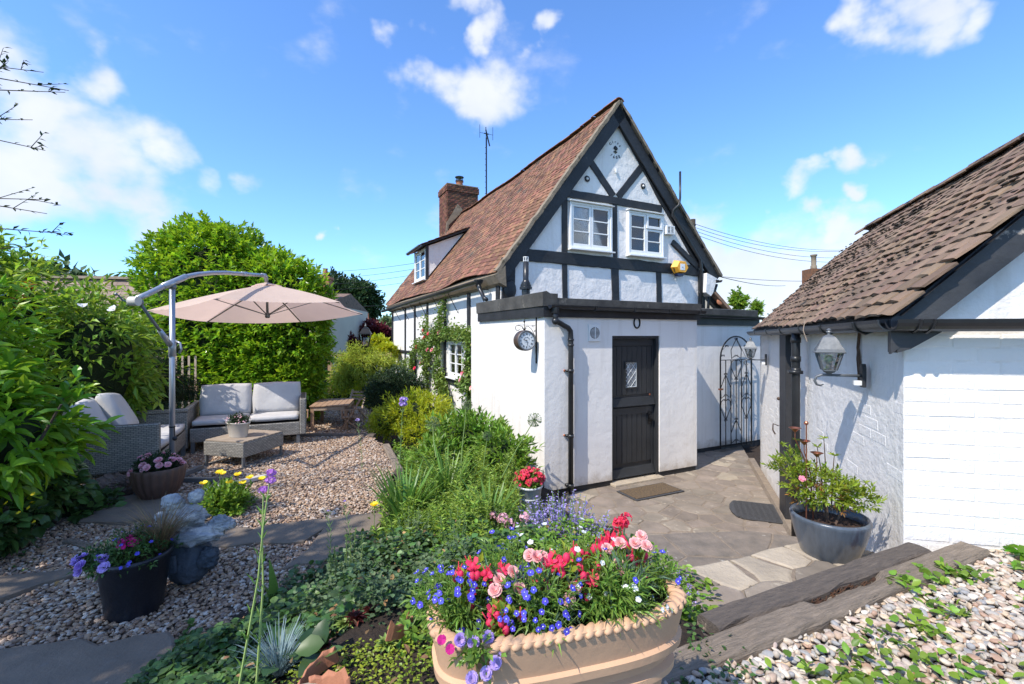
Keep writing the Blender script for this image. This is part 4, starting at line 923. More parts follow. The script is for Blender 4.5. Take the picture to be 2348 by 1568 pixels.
dh = MB(); hx_ = W_-.135; dh.ball((hx_,-.075,.86), .032, 8, 6, (1,.7,1.2), .2, 2); dh.tube([(hx_,-.04,.93),(hx_+.01,-.06,.90),(hx_-.02,-.08,.84),(hx_+.02,-.07,.80)], .008, 6); dh.span((hx_-.02,-.05,.76),(hx_+.03,-.045,.95)); dh.build('door_handle', M['iron'], door)
MB().lathe([(.0,.0),(.014,.0),(.014,.008),(.0,.008)], 10, (hx_,-.055,1.20), M=Matrix.Rotation(R(90),3,'X')).build('lock_cylinder', M['copper'], door)
MB().span((DX0-.02,-.10,-.02),(DX1,.12,.028)).build('threshold', M['slabpale'], ext, bevel=.008)
# things on the extension
v2 = thing('round_grille_vent', 'square white wall vent with round louvred grille left of the stable door', 'vent', hw(.765,-.001,2.09), R(26))
mb = MB(); mb.span((-.095,-.02,-.115),(.095,0,.115)); mb.build('plate', M['winwhite'], v2, bevel=.005)
MB().lathe([(.0,.0),(.078,.0),(.078,.003),(.0,.003)], 24, (0,-.021,0), sy=1, M=Matrix.Rotation(R(90),3,'X')).build('opening', M['dark'], v2)
for k in range(9):
    z = -.064+k*.016; h = math.sqrt(.076**2-z*z); MB().span((-h,-.032,z-.004),(h,-.025,z+.002)).build('louvre', M['winwhite'], v2)
MB().span((-.004,-.035,-.076),(.004,-.025,.076)).build('bar', M['winwhite'], v2)
hs = thing('horseshoe', 'black iron horseshoe fixed points-up above the stable door', 'horseshoe', hw(1.50,-.001,2.235), R(26))
mb = MB(); pts = [(math.sin(a)*.052, -.009, -math.cos(a)*.075+ .0) for a in np.linspace(-2.55,2.55,19)]; mb.tube(pts, .011, 6); mb.build('shoe', M['iron'], hs, smooth=True)
wh = thing('wall_hook', 'small rusty hook with a brown rust streak below, on the extension side wall', 'hook', hw(-.002,1.57,.64), R(26)); MB().tube([(0,0,.03),(-.03,0,.03),(-.03,0,-.02),(0,0,-.03)], .006, 5).build('hook', M['iron'], wh)
fl_ = thing('boiler_flue', 'black boiler flue pipe with stepped collar standing on the flat roof', 'flue', hw(.585,1.62,2.44), R(26))
MB().lathe([(.07,0),(.07,.40)], 18).build('pipe', M['plasticblack'], fl_, smooth=True); MB().lathe([(.07,.37),(.105,.375),(.105,.41),(.09,.42),(.09,.45),(.075,.46),(.075,.48),(.06,.50),(.05,.52)], 20).build('collar', M['plasticblack'], fl_); MB().lathe([(.046,.5),(.046,.83),(.03,.83)], 16).build('terminal', M['plasticblack'], fl_, smooth=True)
mb = MB(); mb.lathe([(.047,.84),(.047,.845)], 12)
for a in range(6): mb.span((.04*math.cos(a*1.05)-.006,.04*math.sin(a*1.05)-.006,.83),(.04*math.cos(a*1.05)+.006,.04*math.sin(a*1.05)+.006,.90))
mb.lathe([(0,.90),(.047,.90),(.047,.91),(0,.91)], 12); mb.build('cage', M['winwhite'], fl_)
# station clock, projects from the side wall; face looks along -v
ck = thing('station_clock', 'double-sided station clock with Roman numerals on a scrolled iron wall bracket', 'clock', hw(-.0,.20,2.05), R(26))
cxk = -.185; Rk = .128
RX90 = Matrix.Rotation(R(90),3,'X')
MB().lathe([(Rk*.9,.065),(Rk,.06),(Rk+.006,.045),(Rk+.004,-.045),(Rk,-.06),(Rk*.9,-.065)], 40, (cxk,0,-.06), M=RX90).build('case', M['rust'], ck, smooth=True)
MB().lathe([(Rk*.93,.066),(Rk*1.02,.070),(Rk*.98,.078),(Rk*.86,.074),(Rk*.86,.066)], 40, (cxk,0,-.06), M=RX90).build('bezel', M['gunmetal'], ck, smooth=True)
MB().lathe([(0,.064),(Rk*.93,.064),(Rk*.93,.060),(0,.060)], 40, (cxk,0,-.06), M=RX90).build('dial', M['clockface'], ck)
fm = Matrix.Translation((cxk,-.0655,-.06)); nm_ = MB(); num = ['XII','I','II','III','IIII','V','VI','VII','VIII','IX','X','XI']
for i, t_ in enumerate(num):
    a = R(30*i); mm = fm @ Matrix.Translation((math.sin(a)*.082, 0, math.cos(a)*.082)) @ Matrix.Rotation(a, 4, 'Y') @ Matrix.Rotation(R(90),4,'X') @ Matrix.Diagonal((.72,1,1,1))
    text_mb(t_, .034, mm, .0012, nm_)
for i in range(60):
    a = R(6*i); c_ = Vector((cxk+math.sin(a)*.104,-.0655,-.06+math.cos(a)*.104)); e = Vector((math.sin(a),0,math.cos(a)))*.004; nm_.bar(c_-e, c_+e, .0016 if i % 5 else .004, .001, up=(0,1,0))
nm_.build('numerals', M['ink'], ck)
tx = MB()
for i, t_ in enumerate('KENSINGTON'):
    a = R(-62+13.8*i); mm = fm @ Matrix.Translation((math.sin(a)*.042, 0, math.cos(a)*.042)) @ Matrix.Rotation(a, 4, 'Y') @ Matrix.Rotation(R(90),4,'X'); text_mb(t_, .0135, mm, .001, tx)
for i, t_ in enumerate('STATION'):
    a = R(-38+12.5*i); mm = fm @ Matrix.Translation((math.sin(a)*.042, 0, math.cos(a)*.042-.062)) @ Matrix.Rotation(a, 4, 'Y') @ Matrix.Rotation(R(90),4,'X'); text_mb(t_, .008, mm, .001, tx)
tx.build('dial_lettering', M['ink'], ck)
hd = MB(); c_ = Vector((cxk,-.068,-.06))
for a, l, w in ((R(285),.05,.006),(R(168),.075,.004)):
    e = Vector((math.sin(a),0,math.cos(a))); hd.bar(c_-e*.012, c_+e*l, w, .0015, up=(0,1,0)); hd.ball(c_+e*l*.75, .005, 6, 4, (1,.3,1))
hd.build('clock_hands', M['ink'], ck)
def spiral(mb, c, r0, r1, a0, a1, rad=.004, k=14, plane='xz'):
    pts = []
    for i in range(k+1):
        t = i/k; r = r0+(r1-r0)*t; a = a0+(a1-a0)*t; pts.append((c[0]+r*math.cos(a), c[1], c[2]+r*math.sin(a)))
    mb.tube(pts, rad, 5); return pts
bk = MB(); bk.bar((-.006,0,-.36),(-.006,0,.24), .012, .022, up=(1,0,0)); bk.tube([(0,0,.14),(cxk-.1,0,.14)], .003, 5)
bk.tube([(-.008,0,-.10),(-.03,0,.0),(-.08,0,.09),(-.13,0,.125),(-.165,0,.12),(cxk,0,.07)], .004, 5); bk.tube([(cxk,0,.07),(cxk-.03,0,.12),(cxk-.09,0,.135)], .004, 5)
spiral(bk, (cxk-.095,0,.10), .035, .03, R(90), R(330), .004); spiral(bk, (-.055,0,.125), .02, .006, R(200), R(-250), .003); spiral(bk, (-.028,0,.06), .014, .004, R(200), R(-250), .003)
bk.tube([(cxk,0,.06),(cxk,0,.17)], .005, 5); bk.ball((cxk,0,.185), .013, 8, 6, (1,1,1.4)); bk.ball((cxk,0,.21), .006, 6, 5)
for sx_ in (-1,1): bk.tube([(cxk+.005*sx_,0,.07),(cxk+.03*sx_,0,.105)], .004, 5)
bk.build('bracket', M['iron'], ck, smooth=True)
# wrought iron gate
gt = thing('wrought_iron_gate', 'tall arched black wrought iron gate with scrollwork in the passage by the outbuilding', 'gate', hw(3.93,.60,.06), R(26))
gw, gh = .82, 1.58
fr = MB(); fr.tube([(0,0,0),(0,0,gh)]+[(gw/2-gw/2*math.cos(a),0,gh+.40*math.sin(a)) for a in np.linspace(.1,math.pi-.1,17)]+[(gw,0,gh),(gw,0,0),(0,0,0)], .014, 6); fr.tube([(0,0,gh-.02),(gw,0,gh-.02)], .007, 5); fr.build('frame', M['iron'], gt)
for k in range(1,6):
    x = gw*k/6; MB().tube([(x,0,.0),(x,0,gh-.02)], .009, 5).build('bar', M['iron'], gt)
def scr(mb, x, z, s=1, up=1):
    for sx_ in (-1,1): spiral(mb, (x+sx_*.025*s,0,z+up*.005), .022*s, .006*s, (R(180) if sx_ > 0 else 0), (R(180)+up*-5.2 if sx_ > 0 else up*5.2), .0062, 12)
def diam(x, za, zb, zc, w):
    mb = MB()
    for sx_ in (-1,1):
        mb.tube([(x,0,za),(x+sx_*w,0,za+(zb-za)*.62),(x+sx_*w*.9,0,zb-.04),(x+sx_*w*.4,0,zb)], .007, 5)
    scr(mb, x, za); scr(mb, x, zb, 1, -1 if zb > za else 1); mb.build('scrollwork', M['iron'], gt)
diam(gw/6, .48, .86, 0, gw/6-.008); diam(gw/6, 1.30, .92, 0, gw/6-.008); diam(gw*5/6, .48, .86, 0, gw/6-.008); diam(gw*5/6, 1.30, .92, 0, gw/6-.008)
diam(gw/2, .48, .10, 0, gw/6); diam(gw/2, 1.20, 1.56, 0, gw/6); diam(gw/2, 1.93, 1.62, 0, gw/6)
mb = MB(); scr(mb, gw*.2, gh+.22); scr(mb, gw*.8, gh+.22); scr(mb, gw*.08, gh+.05); scr(mb, gw*.92, gh+.05); mb.tube([(0,0,gh+.12),(gw*.2,0,gh+.24)], .004, 5); mb.tube([(gw,0,gh+.12),(gw*.8,0,gh+.24)], .004, 5); mb.tube([(gw/2,0,gh+.38),(gw*.83,0,gh)], .004, 5); mb.build('scrollwork', M['iron'], gt)
ms = MB()
for k in range(33): ms.tube([(k*gw/32,-.004,-.09),(k*gw/32,-.004,.12)], .0013, 3, False)
for k in range(9): ms.tube([(0,-.004,-.08+k*.025),(gw,-.004,-.08+k*.025)], .0013, 3, False)
ms.build('wire_mesh', M['iron'], gt)
MB().span((-.03,-.02,1.03),(.05,.02,1.06)).build('latch', M['copper'], gt)
# door mats
o = thing('coir_doormat', 'brown coir doormat with black rubber edge outside the stable door', 'doormat', hw(1.352,-.437,.003), R(26)); MB().box((0,0,.006), (.81,.39,.012)).build('rubber_base', M['rubber'], o, bevel=.004); MB().box((0,0,.016), (.75,.33,.010)).build('coir_pile', M['coir'], o, bevel=.004)
# ---------------------------------------------------------------- outbuilding: local x = into the building (perp to wall), y = along wall away from camera
OBR = math.atan2(-PB.x, PB.y)
ob = thing('brick_outbuilding', 'white painted brick outbuilding with mossy brown tiled roof and black gutter', 'outbuilding', (C0.x, C0.y, -2.05), OBR)
OW = Matrix.Translation((C0.x, C0.y, -2.05)) @ Matrix.Rotation(OBR, 4, 'Z')
def ow(x, y, z=0): return OW @ Vector((x, y, z))
qb = OW.to_3x3().inverted() @ QB   # front face direction in local frame
WH = 2.09
OL = 4.72
MB().span((.05,.10,0),(.25,OL,WH)).build('side_wall', M['brickwhite'], ob)
MB().span((.05,OL-.2,0),(2.6,OL,WH)).build('end_wall', M['brickwhite'], ob)
EX, EZ, RXo, RZo = -.03, 2.17, 1.36, 3.50
mb = MB(); mb.prism([(.05,.4),(2.9,.4),(2.9,2.2),(1.42,RZo-.12),(.05,WH)], (0.0,.045,0), qb, (0,0,1), (0,.18,0)); mb.build('front_wall', M['brickwhite'], ob)
# bricks, nearest as parts
def brick_t(seed, w=.213, h=.064):
    rs_ = np.random.default_rng(seed); c = .004
    V = [(-w/2,0,-h/2),(w/2,0,-h/2),(w/2,0,h/2),(-w/2,0,h/2)]; d = .0021+rs_.normal(0,.0007)
    V += [(-w/2+c,-d,-h/2+c+rs_.normal(0,.0012)),(w/2-c,-d-rs_.normal(0,.0006),-h/2+c),(w/2-c,-d,h/2-c+rs_.normal(0,.0012)),(-w/2+c,-d,h/2-c)]
    return np.array(V), [(4,5,6,7),(0,1,5,4),(1,2,6,5),(2,3,7,6),(3,0,4,7)]
bt = [brick_t(s) for s in range(6)]
recs = []; rs = np.random.default_rng(5)
for r_ in range(27):
    z = .06+r_*.0755
    for k in range(21):
        y = .165+k*.224+(.112 if r_ % 2 else 0)
        if y > OL-.15 or 2.62 < y < 3.02: continue
        recs.append(mfrom(Vector((0,-1,0)), Vector((1,0,0)), Vector((0,0,1)), Vector((.052,y,z+rs.normal(0,.002)))))
    if r_ % 2: recs.append(mfrom(Vector((0,-.5,0)), Vector((1,0,0)), Vector((0,0,1)), Vector((.052,.11,z))))
for r_ in range(27):
    z = .06+r_*.0755
    if z < .75: continue
    for k in range(9):
        u = .16+k*.224-(.112 if r_ % 2 else 0)
        p = Vector((.0,.045,z+rs.normal(0,.002))) + Vector(qb)*u
        nrm = Vector((-qb.y, qb.x, 0)); hb = 1.0
        if u < .1: p = p + Vector(qb)*(.105-u); hb = .5
        recs.append(mfrom(Vector(qb)*hb, nrm, Vector((0,0,1)), p))
place_tiles(recs, bt, ob, M['brickpart'], M['brickwhite'], 'brick', OW, 300)
# plinth kerb
MB().prism([(-.05,0),(.05,0),(.05,.05),(-.03,.045)], (.0,.0,0), (1,0,0), (0,0,1), (0,OL+.6,0)).build('mortar_kerb', M['joint'], ob)
# eaves board, rafter box at the near corner, gutter
MB().span((-.02,.05,WH),(.04,OL+.1,WH+.10)).build('eaves_board', M['blackwood'], ob)
MB().span((.06,.12,WH),(.3,OL,WH+.06)).build('wall_plate', M['blackwood'], ob)
g = MB(); gutter(g, (-.06,-.10,EZ-.035), (-.06,OL+.12,EZ-.055), .062, 10)
for y in (.25,.95,1.6,2.4,3.2,4.1): g.tube([(-.125,y,EZ-.04),(-.11,y,EZ-.085),(-.06,y,EZ-.107),(-.01,y,EZ-.085),(.01,y,EZ-.03)], .010, 5)
g.build('gutter', M['plasticblack'], ob)
g = MB(); a = Vector((-.06,-.10,EZ-.035)); gutter(g, a, a+Vector(qb)*3.2+Vector((0,0,.0)), .062, 10)
for u in (.10,.16,.9,1.5): c_ = a+Vector(qb)*u; nrm = Vector((-qb.y,qb.x,0)); g.tube([c_-nrm*.066, c_-nrm*.05+Vector((0,0,-.045)), c_+Vector((0,0,-.068)), c_+nrm*.05+Vector((0,0,-.045))], .008, 5)
g.build('gutter', M['plasticblack'], ob)
mb = MB(); mb.prism([(-.02,0),(.20,0),(.18,-.04),(.04,-.13),(-.02,-.15)], (0,-.06,EZ-.06), qb, (0,0,1), (0,.12,0)); mb.build('corner_corbel', M['peel'], ob)
# roof tiles
orf = thing('roof', None, None); orf.parent = ob
od = Vector((RXo-EX,0,RZo-EZ)); oL = od.length; od.normalize(); on = Vector((-od.z,0,od.x))
def vy(s):  # near verge follows the skewed front face
    return -.13 + (qb.y/qb.x)*(s*(RXo-EX))*1.0
mb = MB(); mb.add([tuple(Vector((EX,vy(0)+.02,EZ))-on*.02), tuple(Vector((EX,OL+.10,EZ))-on*.02), tuple(Vector((RXo,OL+.10,RZo))-on*.02), tuple(Vector((RXo,vy(1)+.02,RZo))-on*.02)], [(0,1,2,3)])
mb.build('roof_deck', M['blackwood'], orf)
recs = []; rs = np.random.default_rng(21)
gauge = .098
for i in range(int(oL/gauge)+1):
    s = (i*gauge-.035)/oL; y0 = vy(max(s,0))
    for k in range(33):
        y = y0+.09+k*.168+((.084) if i % 2 else 0)
        if y > OL+.02: continue
        z_ = .014*math.sin(y*2.2+i*.35)+.02*math.sin(y*.9)*s
        p = Vector((EX,y,EZ)) + od*(s*oL) + on*(.012+z_)
        ex = Vector((0,-1,0)); ey = od*math.cos(.10)-on*math.sin(.10)*-1.0; ey = (od*math.cos(.085) - on*math.sin(.085)); ez = ex.cross(ey).normalized()
        if ez.z < 0: ez = -ez; ex = -ex
        a = rs.normal(0,.007); ex2 = ex*math.cos(a)+ey*math.sin(a); ey2 = ez.cross(ex2)
        recs.append(mfrom(ex2, ey2, ez, p+ez*(.014+rs.normal(0,.0018))+ex*rs.normal(0,.003)))
tmb = [tile_mesh(.165, .185, .014, s+50, .006) for s in range(6)]
place_tiles(recs, tmb, orf, M['btile_o'], M['btile_i'], 'roof_tile', OW, 300)
M['moss'] = mat('dark_moss', (.022,.018,.014), (.05,.042,.03), rough=1, scale=30, bump=1, bscale=60, bdist=.02)
mb = MB(); rs = np.random.default_rng(9)
for i in range(520):
    s = rs.uniform(.02,.93)**.7; y = rs.uniform(vy(s)+.05, OL); row = round(s*oL/gauge); s2 = (row*gauge-.035)/oL
    p = Vector((EX,y,EZ))+od*(s2*oL)+on*(.034); mb.ball(p, rs.uniform(.006,.013), 6, 4, (.9,rs.uniform(1.2,4.5),.7), .3, i)
tag(mb.build('moss_clumps', M['moss'], orf, smooth=True), kind='stuff')
for k in range(17):
    y = vy(1)+k*.335; prof = [(math.cos(R(15)+R(150)*q/6)*.12, math.sin(R(15)+R(150)*q/6)*.10-.05) for q in range(7)]; prof += [(p_[0]*.85,p_[1]*.85-.008) for p_ in prof[::-1]]
    if y+.3 < OL+.12: MB().prism(prof, (RXo,y,RZo+.02+rs.normal(0,.006)), (1,0,0), (0,0,1), (0,.325,0)).build('ridge_tile', M['btile_o'], orf)
# far roof slope
MB().add([(RXo,vy(1),RZo),(RXo,OL+.1,RZo),(2.9,OL+.1,2.1),(2.9,vy(1)-.3,2.1)], [(0,3,2,1)]).build('rear_slope', M['btile_i'], orf)
# barge board on the near verge
mb = MB(); b0 = Vector((EX-.02,vy(0)+.06,EZ-.03)); b1 = Vector((RXo,vy(1)+.06,RZo-.03)); d_ = (b1-b0); dn = Vector((0,0,-.22))
V = [b0,b1,b1+dn*1.1,b0+dn*.85]; off = Vector((0,.03,0)); mb.add([tuple(v) for v in V]+[tuple(v+off) for v in V], [(3,2,1,0),(4,5,6,7),(0,1,5,4),(1,2,6,5),(2,3,7,6),(3,0,4,7)]); mb.build('barge_board', M['peel'], ob)
mb = MB(); V = [b0+Vector((0,.03,.0)), b1+Vector((0,.03,0)), b1+Vector((0,.40,0)), b0+Vector((0,.40,0))]; off = Vector((0,0,-.02)); mb.add([tuple(v) for v in V]+[tuple(v+off) for v in V], [(0,1,2,3),(7,6,5,4),(0,4,5,1),(1,5,6,2),(2,6,7,3),(3,7,4,0)]); mb.build('verge_soffit', M['blackwood'], ob)
# door post + door edge, downpipe
MB().span((-.015,2.66,.02),(.05,2.98,WH)).build('door_post', M['blackwood'], ob, bevel=.005)
lt = MB(); lt.tube([(-.015,3.02,1.0),(-.07,3.03,1.02),(-.075,3.02,.95),(-.05,3.02,.90)], .008, 6); lt.ball((-.02,3.0,1.32), .02, 6, 5); lt.build('door_latch', M['rust'], ob)
p_ = MB(); p_.tube([(-.06,1.98,EZ-.09),(-.06,1.98,EZ-.2),(-.06,1.98,.05)], .037, 12)
for z in (EZ-.16, EZ-.34, 1.72, .9): p_.lathe([(.038,-.025),(.044,-.025),(.044,.025),(.038,.025)], 14, (-.06,1.98,z))
p_.span((-.12,1.93,1.69),(-.01,2.03,1.72)); p_.build('downpipe', M['plasticblack'], ob, smooth=True)
mb = MB(); mb.tube([(.04,.66,WH+.02),(.035,.68,WH-.12),(.038,.655,WH-.25),(.035,.66,WH-.34)], .010, 5); mb.tube([(.035,.665,WH-.01),(.035,.70,WH-.2),(.035,.67,WH-.33)], .005, 4); mb.build('cable', M['twig'], ob)
mb = MB(); mb.tube([(-.255,.78,EZ-.01),(-.27,.76,EZ-.08),(-.25,.74,EZ-.16)], .003, 4); mb.build('dry_straw', M['slatwood'], ob)

def wall_lantern(name, label, y, z, sc=1.0):
    o = thing(name, label, 'wall lantern', ow(.035, y, z), OBR, 'coach lanterns on the outbuilding wall'); s = sc
    # backplate, arm, scroll; local -x is outward
    MB().prism([(-.028,-.075),(.028,-.075),(.03,.05),(.018,.08),(-.018,.08),(-.03,.05)], (-.012,0,0), (0,1,0), (0,0,1), (-.022,0,0)).build('back_plate', M['blackwood'], o, bevel=.003)
    a = MB(); a.bar((-.03,0,.0),(-.26,0,.0), .016, .016); a.tube([(-.20,0,.0),(-.255,0,.002),(-.288,0,-.012),(-.298,0,-.042),(-.285,0,-.066),(-.262,0,-.072),(-.245,0,-.062)], [.009,.009,.009,.009,.008,.006,.004], 7); a.build('arm', M['lantern'], o, smooth=True)
    cx_ = -.215; R4 = Matrix.Rotation(R(45-8),3,'Z')
    def fr4(r0, z0, r1, z1, mb, thick=0.0): mb.lathe([(r0,z0),(r1,z1)], 4, (cx_,0,0), M=R4)
    b = MB(); b.lathe([(.018,.005),(.022,.014),(.040,.020),(.048,.028),(.052,.030),(.052,.036),(0,.036)], 4, (cx_,0,0), M=R4); b.build('base', M['lantern'], o)
    rb, rt, zb, zt = .054, .098, .036, .155
    gl = MB()
    for k in range(4):
        th0, th1 = R(45-8+90*k), R(45-8+90*(k+1)); q = [(cx_+rb*.97*math.cos(th0), rb*.97*math.sin(th0), zb),(cx_+rb*.97*math.cos(th1), rb*.97*math.sin(th1), zb),(cx_+rt*.97*math.cos(th1), rt*.97*math.sin(th1), zt),(cx_+rt*.97*math.cos(th0), rt*.97*math.sin(th0), zt)]
        MB().add(q, [(0,1,2,3)]).build('glass_pane', M['glass2'], o)
        MB().bar((cx_+rb*math.cos(th0), rb*math.sin(th0), zb),(cx_+rt*math.cos(th0), rt*math.sin(th0), zt), .010, .010).build('glazing_bar', M['lantern'], o)
    r = MB(); r.lathe([(.094,.150),(.118,.150),(.122,.156),(.112,.164),(.108,.176),(.088,.200),(.070,.232),(.050,.256),(.028,.268),(.016,.272)], 4, (cx_,0,0), M=R4); r.lathe([(.012,.268),(.010,.282),(.017,.290),(.012,.300),(.016,.306),(.0,.318)], 12, (cx_,0,0)); r.build('cap', M['lantern'], o)
    MB().ball((cx_,0,.105), .026, 12, 9, (1,1,1.15)).build('bulb', M['plasticwhite'], o, smooth=True); MB().lathe([(.016,.036),(.016,.085)], 10, (cx_,0,0), caps=True).build('lamp_holder', M['potwhite'], o)
    sn = MB(); sn.span((-.075,-.014,-.062),(-.034,.014,-.032)); sn.build('sensor', M['plasticwhite'], o)
    o.scale = (s, s, s); return o
wall_lantern('coach_lantern', 'larger-looking near coach lantern with white sensor, right of the black downpipe', .52, 1.79, .98)
wall_lantern('coach_lantern', 'far coach lantern near the iron gate, left of the black door post', 4.02, 1.72, .98)
mt = thing('rubber_doormat', 'half-round black ribbed rubber mat lying by the outbuilding doorway', 'doormat', gnd(1726,1172,-2.046), OBR)
pts = [(.24,-.30),(.24,.28)]+[(-.05+ -.20*math.cos(a), -.01+.29*math.sin(a)) for a in np.linspace(R(90),R(-90),14)]
pts = [(.27,-.29),(.27,.29),(-.12,.29),(-.20,.24),(-.24,.12),(-.25,0),(-.24,-.12),(-.20,-.24),(-.12,-.29)]
MB().prism(pts, (0,0,0), (1,0,0), (0,1,0), (0,0,.012)).build('base', M['rubber'], mt)
mb = MB()
for k in range(15):
    y = -.26+k*.037
    for q in range(14):
        x = -.19+q*.032; mb.bar((x,y+(.008 if q%2 else -.008),.014),(x+.032,y+(-.008 if q%2 else .008),.014), .007, .006)
tag(mb.build('ribs', M['rubber'], mt), kind='stuff')

# ---------------------------------------------------------------- pots
def soil_disc(mb, r, z, k=24, c=(0,0), sx=1, sy=1): mb.lathe([(0,z+.012),(r*.6,z+.008),(r,z)], k, (c[0],c[1],0), sx=sx, sy=sy)
gp = thing('glazed_pot', 'wide blue-grey glazed pot on the stone landing holding the azalea', 'plant pot', (1.80,2.62,-1.285))
gp.location = (1.875,2.69,-1.30)
MB().lathe([(.135,0),(.145,.015),(.178,.12),(.194,.185),(.196,.20),(.200,.215),(.203,.235),(.196,.248),(.185,.245),(.178,.20),(.15,.10)], 48).build('body', M['potgrey'], gp, smooth=True)
mb = MB(); soil_disc(mb, .183, .195, 30); mb.build('compost', M['compost'], gp)
wp = thing('white_metal_pot', 'tall pale grey flowerpot of red flowers against the extension corner', 'plant pot', (.17,4.42,-1.72))
MB().lathe([(.082,0),(.088,.01),(.118,.25),(.124,.253),(.130,.262),(.128,.275),(.118,.275),(.11,.2)], 32).build('body', M['potwhite'], wp, smooth=True); mb = MB(); soil_disc(mb, .115, .25); mb.build('compost', M['compost'], wp); MB().lathe([(.107,.15),(.1105,.152),(.1115,.16),(.109,.165)], 32).build('band', M['potwhite'], wp)
bp = thing('black_planter', 'tall shiny black planter in the shaded gravel beside the stone figure', 'plant pot', (-1.955,2.36,-1.42), R(8))
MB().lathe([(.115,0),(.12,.01),(.152,.27),(.160,.275),(.162,.30),(.150,.30),(.146,.26)], 40, sy=1).build('body', M['potblack'], bp, smooth=True); mb = MB(); soil_disc(mb, .15, .27); mb.build('compost', M['compost'], bp)
fp = thing('fluted_pot', 'brown fluted bowl pot of pink chrysanthemums beside the umbrella pole', 'plant pot', (-3.10,3.99,-1.42))
MB().lathe([(.105,0),(.12,.02),(.155,.09),(.178,.16),(.190,.235),(.192,.27),(.186,.28),(.178,.27),(.165,.20)], 96, flute=.075, nf=20).build('body', M['potbrown'], fp, smooth=True); mb = MB(); soil_disc(mb, .178, .24); mb.build('compost', M['compost'], fp)
op = thing('oval_metal_pot', 'cream oval metal pot of trailing plants on the rattan coffee table', 'plant pot', (-3.08,5.12,-1.132), R(-14))
MB().lathe([(.105,0),(.108,.006),(.135,.15),(.145,.155),(.146,.163),(.136,.163),(.128,.12)], 40, sx=1, sy=.62).build('body', M['galv'], op, smooth=True)
for s_ in (-1,1): MB().tube([(s_*.14,0,.135),(s_*.165,0,.125),(s_*.165,0,.10),(s_*.135,0,.09)], .005, 5).build('handle', M['gunmetal'], op)
mb = MB(); soil_disc(mb, .132, .14, sx=1, sy=.62); mb.build('compost', M['compost'], op)
# trough
tg = thing('terracotta_trough', 'large pale terracotta trough with rope rim in the foreground', 'planter', (.112,1.055,-.957), R(15.5))
def stadium(hx, hy, k=56):
    out = []
    for i in range(k):
        a = 2*math.pi*i/k; c, s_ = math.cos(a), math.sin(a); r = 1/(abs(c)**3.0+abs(s_)**3.0)**(1/3.0); out.append((c*r*hx, s_*r*hy))
    return out
def ovloft(mb, prof, k=150):
    V = []; F = []
    for (o_, z) in prof: V += [(x,y,z) for x,y in stadium(.303+o_, .135+o_, k)]
    for i in range(len(prof)-1):
        for j in range(k): F.append((i*k+j, i*k+(j+1)%k, (i+1)*k+(j+1)%k, (i+1)*k+j))
    return mb.add(V, F)
ovloft(MB(), [(-.078,-.06),(-.07,.01),(-.055,.12),(-.045,.18),(-.026,.186),(-.026,.200),(-.040,.206),(-.034,.242),(-.012,.246),(-.010,.264),(-.018,.270),(-.012,.300),(-.006,.33),(-.004,.350),(-.022,.352),(-.028,.33),(-.05,.25)]).build('body', M['trough'], tg)
rp = MB(); K = stadium(.303-.018, .135-.018, 600); L_ = 0; acc = [0]
for i in range(600): L_ += math.dist(K[i], K[(i+1)%600]); acc.append(L_)
nr = 64
for j in range(nr):
    t = j/nr*L_; i = next(q for q in range(600) if acc[q+1] >= t); p = K[i]; q = K[(i+1)%600]; d = Vector((q[0]-p[0], q[1]-p[1], 0)).normalized(); n_ = Vector((d.y,-d.x,0))
    ax = (d*.8 + Vector((0,0,1))*.35 + n_*.0).normalized(); V = []
    M3 = Matrix((d, n_, Vector((0,0,1)))).transposed()
    sh = Matrix(((1,-.55,.0),(0,1,0),(0,0,1)))
    mbx = MB(); mbx.ball((0,0,0), .0175, 10, 8, (.84,1.18,.66)); v = mbx.V[0] @ np.array(sh).T @ np.array(M3).T + np.array((p[0],p[1],.343)); rp.add(v, [f for q_ in mbx.F for f in map(tuple, q_)])
rp.build('rope_rim', M['trough'], tg, smooth=True)
mb = MB(); V = [(0,0,.325)]+[(x,y,.318) for x,y in stadium(.285,.105,40)]; mb.add(V, [(0,1+i,1+(i+1)%40) for i in range(40)]); mb.build('compost', M['soil'], tg)
# raised swag on the front of the trough
mb = MB(); rs = np.random.default_rng(3)
for i in range(26):
    t = rs.uniform(-.8,.8); mb.ball((t*.12, -.108-.004*rs.random(), .165-.03*(1-t*t)+rs.normal(0,.008)), rs.uniform(.008,.014), 7, 5, (1,.5,1))
mb.build('moulded_swag', M['trough'], tg, smooth=True)

# ---------------------------------------------------------------- stone figure
sf = thing('stone_figure', 'weathered grey stone garden figure with a wide hat brim beside the black planter', 'statue', (-1.86,2.62,-1.42), R(10))
def lump(c, r, sc, noise, seed, k=44, m=32): return MB().lumpy(c, r, sc, seed, noise*.42+.02)
lump((0,0,.14), .125, (.95,.85,1.25), .12, 3).build('body', M['statue2'], sf, smooth=True)
lump((.115,-.03,.15), .068, (.9,.9,.95), .24, 7).build('arm', M['statue2'], sf, smooth=True)
lump((.02,-.03,.285), .12, (1.40,.85,.46), .22, 8).build('hat_brim', M['statue'], sf, smooth=True)
lump((-.02,0,.37), .115, (1.05,.8,.62), .34, 12).build('head', M['statue'], sf, smooth=True)
lump((.17,0,.33), .06, (1.3,.8,.8), .3, 15).build('brim_tip', M['statue'], sf, smooth=True)
lump((-.075,-.01,.47), .055, (1.05,.8,.85), .2, 16).build('ear', M['statue'], sf, smooth=True); lump((.035,.01,.49), .042, (1,.8,1), .2, 18).build('ear', M['statue'], sf, smooth=True)
lump((-.13,-.03,.40), .035, (1,.8,.8), .2, 19).build('nose', M['statue'], sf, smooth=True)
